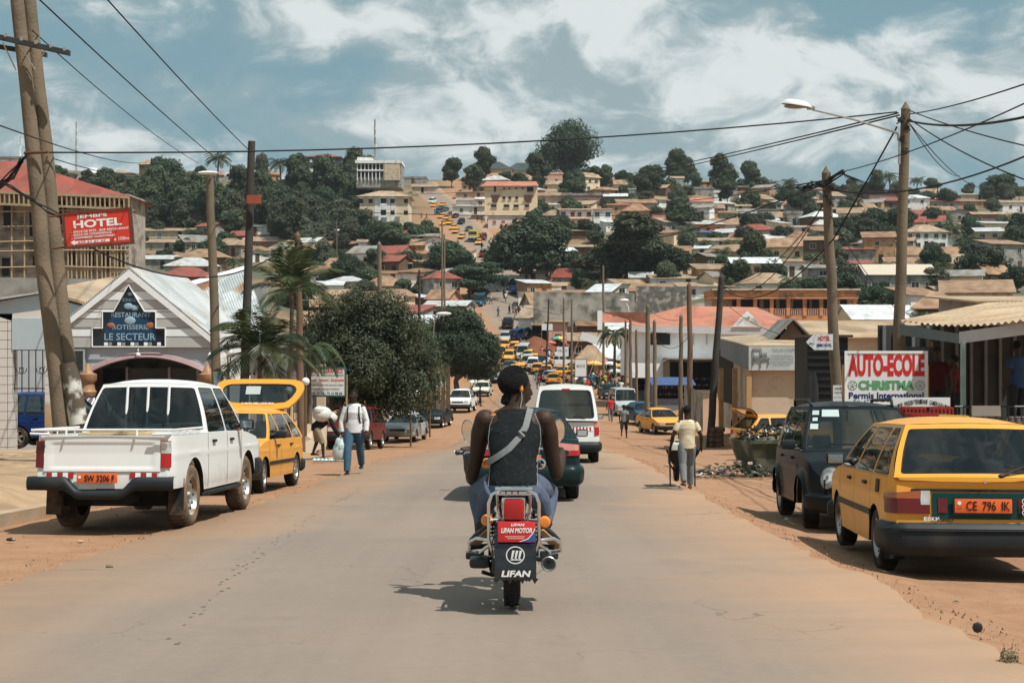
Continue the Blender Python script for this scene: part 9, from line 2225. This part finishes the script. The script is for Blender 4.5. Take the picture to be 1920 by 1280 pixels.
FPL=[(0,935,720,'walking beside the dark sedan under the big tree'),(1,930,712,'under the crown edge of the big round tree'),(4,884,712,'standing at the big tree trunk'),(2,880,716,'sitting by the big tree trunk'),(5,1006,722,'crossing just left of the white minivan'),
 (2,1010,730,'stepping past the minivan roof, left'),(1,1085,708,'standing in front of the white banner'),(1,1095,712,'right of the white banner'),(3,1103,716,'between banner and market parasols'),(5,1070,690,'leaning at the white crosswise pickup'),
 (0,1030,678,'walking by the soil heap, lower edge'),(4,1016,672,'in front of the soil heap'),(2,1044,676,'right of the soil heap'),(0,1042,680,'in the group right of the soil heap'),(4,1056,678,'near the kiosk board'),(1,1062,682,'behind the crosswise white pickup'),
 (0,920,570,'alone on the far road beside the teal minivan'),(0,948,566,'up the far road'),(1,955,590,'first of the pair on the far road'),(3,962,588,'second of the pair on the far road'),(2,967,594,'at the edge of the drain on the far road'),
 (3,934,594,'at the edge of the big tree crown'),(1,970,630,'standing by the dark blue car'),(1,940,535,'crossing below the flat tree'),(4,852,540,'at the stall under the flat tree'),(2,846,543,'red one at the stall under the flat tree'),(1,
 1120,730,'at the first market stall'),(5,1128,734,'buying at the market stall'),(6,1135,728,'behind the yellow parasol'),(0,1112,722,'near the yellow parasol pole'),(3,1108,730,'beside the dark grey sedan'),(2,1142,724,'between the parasols'),
 (0,1150,735,'at the teal kiosk side'),(1,1165,738,'in the kiosk shadow'),(4,1182,762,'bare-shouldered, by the green hatchback'),(6,1205,742,'before the teal kiosk'),(1,900,762,'on the roadside next to the cream hatchback'),(5,815,402,'teal, by the hill road queue'),
 (3,800,412,'left of the hill queue'),(2,790,410,'red, left of the hill queue'),(1,895,415,'on the red verge of the hill road'),(3,903,418,'in blue on the red verge of the hill road'),(0,907,417,'in white on the red verge of the hill road'),
 (1,915,420,'by the white motorbikes uphill'),(1,903,468,'crossing below the hill truck'),(6,1130,742,'seated at the market edge')]
for k,(i,px,py,lb)in enumerate(FPL):
 src=FP[i];o=src if i not in _fu else copy_tree(src);_fu.add(i)
 p=G(px,py);place(o,p+V((0,0,.02)),k*1.7,label='distant person in %s %s'%(CN[i],lb)if CN[i]not in lb else 'distant person, '+lb,group='people along the road',cat='person')
r4=random.Random(3)
SPOT=[('beside the white banner',1092,700),('below the striped parasol',1106,702),('under the yellow parasol',1116,724),('by the market palm',1148,712),('between market palm and brown poles',1164,716),('in front of the grey sedan',1096,736),
 ('beside the pale green parasol',1156,744),('near the kiosk board',1058,672),('at the rainbow parasol',1048,668),('left of the crosswise pickup',1034,692)]
for nm_,sx_,sy_ in SPOT:
 for j in range(4):
  i=(j*2+len(nm_))%7;px,py=sx_+r4.uniform(-9,9),sy_+r4.uniform(-5,6);p=G(px,py);o=copy_tree(FP[i])
  place(o,p+V((0,0,.02)),r4.uniform(0,6.28),label='market goer in %s, %s of four %s'%(CN[i],('first','second','third','fourth')[j],nm_),group='people along the road',cat='person')
  # ---- market: parasols, stalls, kiosks
def parasol(lb,px,py,wpx,cols,h=2.2,flat=.28,fr=0):
 p=G(px,py);r_=wpx/2/F*p.y;t=thing('parasol',lb,'parasol',p);m=MB();m.tube([(0,0,0),(0,0,h+r_*flat)],.025,SILV,6);m.obj('pole',t);n=8
 m=MB()
 for k in range(n):
  a0,a1=2*math.pi*k/n,2*math.pi*(k+1)/n;am=(a0+a1)/2
  f=lambda a,b:(math.cos(a)*b,math.sin(a)*b)
  pts=[(0,0,h+r_*flat*1.2)]+[(*f(a,r_*.55),h+r_*flat*.8)for a in(a0,a1)]+[(*f(a0,r_),h),(*f(am,r_*.94),h+.02),(*f(a1,r_),h)]
  m.add(pts,[(0,1,2),(1,3,4),(1,4,2),(2,4,5)],cols[k%len(cols)])
  v=[(*f(a0,r_),h),(*f(a1,r_),h),(*f(a1,r_*1.01),h-.14),(*f(a0,r_*1.01),h-.14)];m.add(v,[(0,1,2,3)],cols[k%len(cols)])
 m.obj('canopy',t,ang=20);return t
CO=cloth('orange_canvas',(.62,.17,.09));CW=cloth('white_canvas',(.7,.68,.65));CY=cloth('yellow_canvas',(.62,.42,.14));CG=cloth('pale_green_canvas',(.42,.50,.42));CB=cloth('blue_canvas',(.02,.20,.36));CGR=cloth('green_canvas',(.10,.38,.20));CPK=cloth('peach_canvas',
 (.62,.36,.2))
parasol('red and white striped parasol above the white banner',1105,690,36,[CO,CW]);parasol('rainbow parasol beside the soil heap',1048,664,32,[CB,CGR,CY,CO]);parasol('large yellow parasol right of the white banner',1114,716,34,[CY]);parasol('small orange parasol right of the red and white striped one',
 1119,680,16,[CO,CW])
parasol('blue faded parasol deep in the market',1088,704,18,[CB,CW]);parasol('peach parasol behind the pale hoarding posts',1126,700,22,[CPK]);parasol('green and white parasol by the palm foot',1148,704,20,[CG,CW]);parasol('orange umbrella left of the market palm',
 1133,712,18,[CO]);parasol('white parasol by the teal kiosk',1190,726,24,[CW]);parasol('pale green parasol in the market',1154,735,30,[CG]);parasol('yellow parasol over the market stalls',1165,722,30,[CY]);parasol('peach parasol beside the thin brown poles',
 1182,738,36,[CPK]);parasol('faded orange parasol at the stall left of the big tree',808,742,72,[CO],h=2.0,flat=.35);parasol('orange parasol by the dark cars up the road',978,553,18,[CO]);parasol('closed red and white parasol in the market middle',
 1136,684,12,[CO,CW],flat=1.4);parasol('low orange parasol under the rainbow one',1034,672,18,[CO]);parasol('grey white parasol behind the pale green one',1145,716,26,[CW])
def stall(lb,px,py,w,rz=0.0):
 p=G(px,py);t=thing('market_stall',lb,'market stall',p,rz);m=MB();m.box((0,0,.8),(w,.8,.06),WOOD);m.obj('tabletop',t)
 for sx in(-1,1):
  for sy in(-1,1):m=MB();m.box((sx*(w/2-.06),sy*.32,.39),(.06,.06,.78),WOOD);m.obj('leg',t)
 m=MB();rr=random.Random(px)
 for k in range(14):m.ball((rr.uniform(-w/2+.1,w/2-.1),rr.uniform(-.3,.3),.88),rr.uniform(.05,.09),rr.choice([CO,CGR,CY,TS_R,TS_W,CB]),6)
 m.obj('goods',t)
for a in(('stall under the large yellow parasol',1112,724,1.8),('stall between the parasols with heaped goods',1140,738,2.2),('stall beside the teal kiosk',1172,748,1.8),('stall under the faded orange parasol',806,750,2.0),('stall under the rainbow parasol',
 1050,670,2.0),('stall under the orange parasol uphill',982,557,1.6),('stall below the pale hoarding',1092,694,2.0)):stall(*a)
def shed(lb,px,pyb,w,h,d,roof,wall,sides=True,front=VOID,tilt=.35,name='kiosk',rz=0.0,dist=None):
 p=G(px,pyb)if dist is None else Wp(px,pyb,dist);t=thing(name,lb,name.replace('_',' '),p,rz);m=MB()
 m.box((0,d-.05,h/2),(w,.08,h),wall);m.box((-w/2,d/2,h/2),(.08,d-.15,h),wall);m.box((w/2,d/2,h/2),(.08,d-.15,h),wall);m.box((0,.03,.45),(w,.06,.9),wall);m.obj('wall',t)
 m=MB();m.prism([(-w/2-.2,-.5,h),(w/2+.2,-.5,h),(w/2+.2,d+.1,h+tilt),(-w/2-.2,d+.1,h+tilt)],(0,0,.05),roof);m.obj('roof',t,smooth=False)
 m=MB();m.box((0,d-.2,h/2),(w-.2,.1,h-.2),front);m.obj('shelf_back',t)
 for k in range(3):
  m=MB();m.box((0,d-.35,.6+k*.5),(w-.3,.3,.03),WOOD)
  for j in range(int(w/.22)):m.box((-w/2+.25+j*.22,d-.4,.68+k*.5),(.12,.12,.14),(CO,CW,CB,CY,TS_R)[(j+k)%5])
  m.obj('shelf',t)
shed('teal painted kiosk with shaded shelves in the market',1204,752,2.0,2.3,1.8,mat('teal_board',(.16,.36,.33),.6,var=.1),mat('teal_board'));shed('tarpaulin stall with blue plastic cover and hanging cloth',1262,770,2.9,1.9,2.2,mat('blue_tarpaulin',
 (.05,.09,.20),.5,var=.3,scale=3,bump=.7),mat('grey_sheeting',(.15,.16,.18),.9,var=.3),tilt=.5)
t=shed('long market shed with curved brown and white sheet roof',1255,752,5.5,2.6,6,R_ZINC,mat('teal_grey_board',(.10,.15,.17),.8),tilt=.5,name='market_shed');shed('white sheet awning on posts beside the leaning shop pole',1300,752,3.8,3.4,
 4.5,R_WHITE,WOOD,tilt=-.4,name='awning')
wall_thing('low pierced concrete wall beside the blue tarpaulin stall',[(1284,720,66),(1318,738,60)],1.6,BLOCK)
shed('dark roadside shop beside the far road bend',1020,648,3.4,3.0,3,R_TAN,BLK,dist=None)
for k in range(4):
 m=MB();r_=.40;m.lathe([(-.02,.22),(-.10,.28),(-.11,.36),(-.07,r_),(.07,r_),(.11,.36),(.10,.28),(.02,.22)],TYRED,28,axis='Z',c=(0,0,.12));o=m.obj('tyre');p=G(1342,838);o.location=p+V((rnd.uniform(-.04,.04),rnd.uniform(-.04,.04),.235*k));tag(o,
  ('bottom tyre of the stack by the skip','second tyre from the bottom of the stack','third tyre from the bottom of the stack','top tyre of the stack by the skip')[k],'tyre','tyres stacked at the roadside')
t=thing('rubbish_skip','tilted green metal skip overflowing with rubbish left of the dark off-roader','skip',G(1446,893),R(14));t.scale=(.80,.80,.84);SKM=mat('dirty_green_metal',(.055,.07,.05),.75,var=.3,scale=2,dirt=(.22,.21,.15),dscale=1.3,
 dlo=.45,dhi=.6,bump=.3)
m=MB();b0,b1=.62,1.05;Lw=1.0
vs=[(-.62,-.5,.05),(.6,-.5,.02),(.6,.7,.05),(-.62,.7,.05),(-.92,-.72,1.0),(.88,-.72,1.14),(.88,.95,1.14),(-.92,.95,1.0)]
m.add(vs,[(0,1,5,4),(1,2,6,5),(2,3,7,6),(3,0,4,7),(0,3,2,1)],SKM);inn=[(x*.93,y*.93,z-.12 if z>.5 else z+.1)for x,y,z in vs];m.add([vs[i]for i in(4,5,6,7)]+[(x*.95,y*.95,z)for x,y,z in vs[4:]],[(0,1,5,4),(1,2,6,5),(2,3,7,6),(3,0,4,7)],SKM)
m.box((0,-.77,1.0),(2.0,.06,.09),SKM)
for x in(.35,.55,.75):m.prism([(x,-.62,.55),(x+.05,-.62,.55),(x+.05,-.80,1.0),(x,-.80,1.0)],(0,-.03,0),SKM)
m.obj('container',t,smooth=False)
def rubbish(mb,n,fx,fy,z,s,seed,cols):
 r_=random.Random(seed)
 for _ in range(n):
  x,y=r_.uniform(*fx),r_.uniform(*fy);zz=z(x,y);sz=r_.uniform(.4,1)*s;c_=r_.choice(cols)
  v=[V((r_.uniform(-1,1),r_.uniform(-1,1),r_.uniform(-.3,.8)))*sz+V((x,y,zz))for _ in range(5)];mb.add(v,[(0,1,2),(0,2,3),(0,3,4),(1,2,4),(2,3,4)],c_)
JC=[TS_W,cloth('crumpled_dark',(.05,.06,.05)),cloth('rotting_green',(.07,.08,.045)),cloth('crumpled_teal',(.1,.14,.13)),cloth('brown_scrap',(.16,.11,.07)),cloth('crumpled_dark'),cloth('rotting_green'),cloth('brown_scrap'),cloth('faded_pink',
 (.4,.25,.25))]
m=MB();rubbish(m,420,(-.9,.9),(-.7,.9),lambda x,y:1.0+.30*(1-abs(x))+rnd.uniform(-.05,.08),.10,3,JC);o=m.obj('rubbish',t,smooth=False);o['kind']='stuff'
m=MB();p0=G(1375,897);rubbish(m,420,(-.9,1.3),(-.35,.8),lambda x,y:.05+.38*max(0,1-math.hypot(x*.8-.1,y-.2))*rnd.random(),.085,5,JC);o=m.obj('litter',smooth=False);o.location=p0;tag(o,kind='stuff')
CR=mat('dark_red_crate',(.30,.025,.02),.5,var=.1);CYL=mat('yellow_crate',(.62,.36,.07),.5,var=.1)
for k,(px,py,d,col,lb)in enumerate(((1728,782,21.5,CR,'dark red drinks crate with white lettering, lower left of the pile'),(1712,770,22.2,CR,'dark red drinks crate behind the lettered one'),(1757,770,22.2,CR,'dark red drinks crate at the right of the pile'),
 (1756,785,21.6,CYL,'yellow drinks crate under the red ones'),(1785,786,21.9,CYL,'yellow drinks crate at the right end'),(1740,800,21.6,CR,'red drinks crate under the lettered one'),(1700,800,21.8,CR,'red drinks crate at the bottom left'))):
 m=MB();w_,h_=.42,.27
 for s_ in(-1,1):m.box((0,s_*.15,0),(w_,.02,h_),col);m.box((s_*w_/2,0,0),(.02,.28,h_),col)
 m.box((0,0,-h_/2+.01),(w_-.03,.28,.02),col)
 for j in range(7):m.box((-.18+j*.06,-.163,.06),(.02,.008,.10),mat('crate_slot',(.05,.01,.01),.8)if col is CR else BRICKR)
 o=thing('drinks_crate',lb,'crate',Wp(px,py+9,d));m.obj('crate_body',o)
 if k==0:m=MB();letters(m,'Les Brasseries',.28,.04,INKW,TM(0,-.165,-.07),off=.02);m.obj('lettering',o)
o=MB();o.box((0,0,0),(1.6,.6,.5),WOOD);o=o.obj('crate_table');tag(o,'low wooden table carrying the drinks crates','table');o.location=Wp(1742,838,22.0)
GLB=mat('white_globe',(.78,.78,.76),.3,var=.02);Bz=mat('bronze_paint',(.16,.10,.05),.5,.3,var=.2)
def globes(lb,px,pyb,tops,d):
 p=Wp(px,pyb,d);t=thing('globe_lamp',lb,'lamp post',p);
 m=MB();zt_=min(Wp(a,b,d).z for a,b,*_ in tops)-p.z;m.tube([(0,0,-1.2),(0,0,zt_-.25)],.045,Bz,8)
 for a,b,*_ in tops:q_=Wp(a,b,d)-p;m.tube([(0,0,zt_-.3),(q_.x,0,q_.z-.32),(q_.x,0,q_.z-.1)],.022,Bz,6)
 m.obj('post',t)
 for a,b,*_ in tops:q_=Wp(a,b,d)-p;m=MB();m.ball(q_,.125*d/44 if d<50 else .13*d/60*1.25,GLB,16);m.obj('globe',t)
globes('globe lamp at the top of the ramp railing',573,745,[(573,715)],44);globes('globe lamp behind the raised yellow tailgate',541,760,[(541,732)],42);globes('bronze lamp post with three globes beside the lamp-head pole',428,735,[(427,656),
 (432,663),(397,667)],45)
globes('lamp with three globes low by the white sacks',770,790,[(764,748),(771,743),(780,736)],66);globes('lamp with four globes left of the white pickup',806,775,[(796,723),(805,721),(817,726),(824,721)],72);globes('pair of globes under the hedge tree edge',
 780,740,[(779,702),(785,699)],76)
for k in range(10):
 m=MB();m.ball((0,0,0),(.62,.32,.15),mat('white_sack'),14);o=m.obj('sack');lv,ps=divmod(k,2)
 o.location=G(730,800)+V((.5+(ps-.5)*1.15,1.5,.25+lv*.30));tag(o,('left' if ps==0 else 'right')+' sack in '+('the bottom','the second','the third','the fourth','the top')[lv]+' layer of the white sack pile behind the maroon car','sack','sacks piled under the hedge')
m=MB()
for k in range(7):m.box((k*.25,0,1.1),(.22,.05,2.2+.1*(k%3)),(PLANK,WOOD,PLANK)[k%3])
o=m.obj('board_fence',smooth=False);tag(o,'rough brown board fence behind the globe lamps','fence');o.location=Wp(786,765,74)
m=MB();m.prism([(0,0,0),(.35,0,0),(.12,0,1.6)],(0,.02,0),TS_R);o=m.obj('flag',smooth=False);tag(o,'folded red flag hanging beside the white sacks','flag');o.location=Wp(762,745,70)
GRV=mat('pebbles',(.24,.15,.09),.95,var=.4,scale=9)
m=MB();rr=random.Random(5)
for _ in range(4200):
 s_=rr.choice((-1,1));y=4+40*rr.random()**1.5;x=lin_tab(RC,y)+s_*(3.42+abs(rr.gauss(0,1))*(.25 if rr.random()<.6 else 1.6));z=H(x,y);q_=.003+.014*rr.random()**3
 if s_<0 and x<lin_tab(RC,y)-5.4:continue
 m.add([(x+rr.uniform(-1,1)*q_,y+rr.uniform(-1,1)*q_,z+.01+(q_ if k==0 else-.01))for k in range(4)],[(0,1,2),(0,2,3),(0,3,1),(1,2,3)],GRV if rr.random()<.7 else CONC)
tag(m.obj('gravel',smooth=False),kind='stuff')
m=MB()
for _ in range(110):
 s_=rr.choice((-1,1,1));y=rr.uniform(8,40);x=lin_tab(RC,y)+s_*(3.6+rr.random()*(1.6 if s_<0 else 4));z=H(x,y)+.012;q_=rr.uniform(.015,.05)
 m.add([(x+rr.uniform(-1,1)*q_,y+rr.uniform(-1,1)*q_,z+rr.random()*.015)for k in range(4)],[(0,1,2),(0,2,3)],rr.choice(JC))
tag(m.obj('litter',smooth=False),kind='stuff')
m=MB();rr=random.Random(8);DRYW=mat('dry_grass',(.16,.13,.075),.9,var=.4,scale=30);tw=G(1893,1250);leaves(m,[((tw.x,tw.y,tw.z+.05),(.055,.055,.05))],260,.008,DRYW,seed=4);leaves(m,[((tw.x+.04,tw.y+.1,tw.z+.03),(.035,.035,.03))],120,.007,DRYW,
 seed=5);tag(m.obj('dry_weed',smooth=False),'small dry weed growing at the right edge of the tarmac','plant')
for k,(px,py,lb)in enumerate(((1833,1188,'dark stone at the broken right road edge'),(20,1018,'black plastic scrap on the left shoulder'),(205,1070,'dead leaf on the road ahead of the left shoulder'),(1475,978,'pale paper scrap beside the dark off-roader'),
 (150,1022,'cardboard scrap in front of the white pickup'))):
 p=G(px,py);m=MB();m.ball((0,0,.02),(.035+.02*(k==1),.025,.02+.015*(k==0)),(BLK,BLK,WOOD,TS_W,BXM)[k],7);o=m.obj(('stone','plastic_scrap','dead_leaf','paper_scrap','cardboard_scrap')[k]);tag(o,lb,('stone','litter','leaf','litter','litter')[k]);o.location=p+V((0,
  0,.02))
for a,b_,lb in(((985,612),(972,578),'dark open drain edge beside the far road bend'),((905,462),(877,428),'black drain line along the right side of the hill road'),((948,560),(940,520),'drain edge beyond the parked black car')):
 m=MB();A,B=G(*a),G(*b_);n_=12;vs=[]
 for i in range(n_+1):
  t_=i/n_;x,y=A.x+(B.x-A.x)*t_,A.y+(B.y-A.y)*t_;vs+=[(x-.22,y,H(x,y)+.35),(x+.22,y,H(x,y)+.35),(x+.22,y,H(x,y)-.3),(x-.22,y,H(x,y)-.3)]
 m.add(vs,[(i*4+j,i*4+(j+1)%4,(i+1)*4+(j+1)%4,(i+1)*4+j)for i in range(n_)for j in range(4)]+[(0,1,2,3)],DARK);tag(m.obj('drain_edge',smooth=False),lb,'drain')
 # ---- haze
hz=MB();hz.box((0,330,35),(560,760,116),DARK);hm_=bpy.data.materials.new('haze_air');hm_.use_nodes=True;n=hm_.node_tree.nodes;l=hm_.node_tree.links;n.clear()
o_=n.new('ShaderNodeOutputMaterial');v_=n.new('ShaderNodeVolumePrincipled');v_.inputs['Color'].default_value=(.82,.9,.95,1);v_.inputs['Density'].default_value=0.00011;v_.inputs['Anisotropy'].default_value=.2
l.new(v_.outputs[0],o_.inputs['Volume']);hz.mats=[hm_];hz.m=[0]*6;tag(hz.obj('haze',smooth=False),kind='stuff')
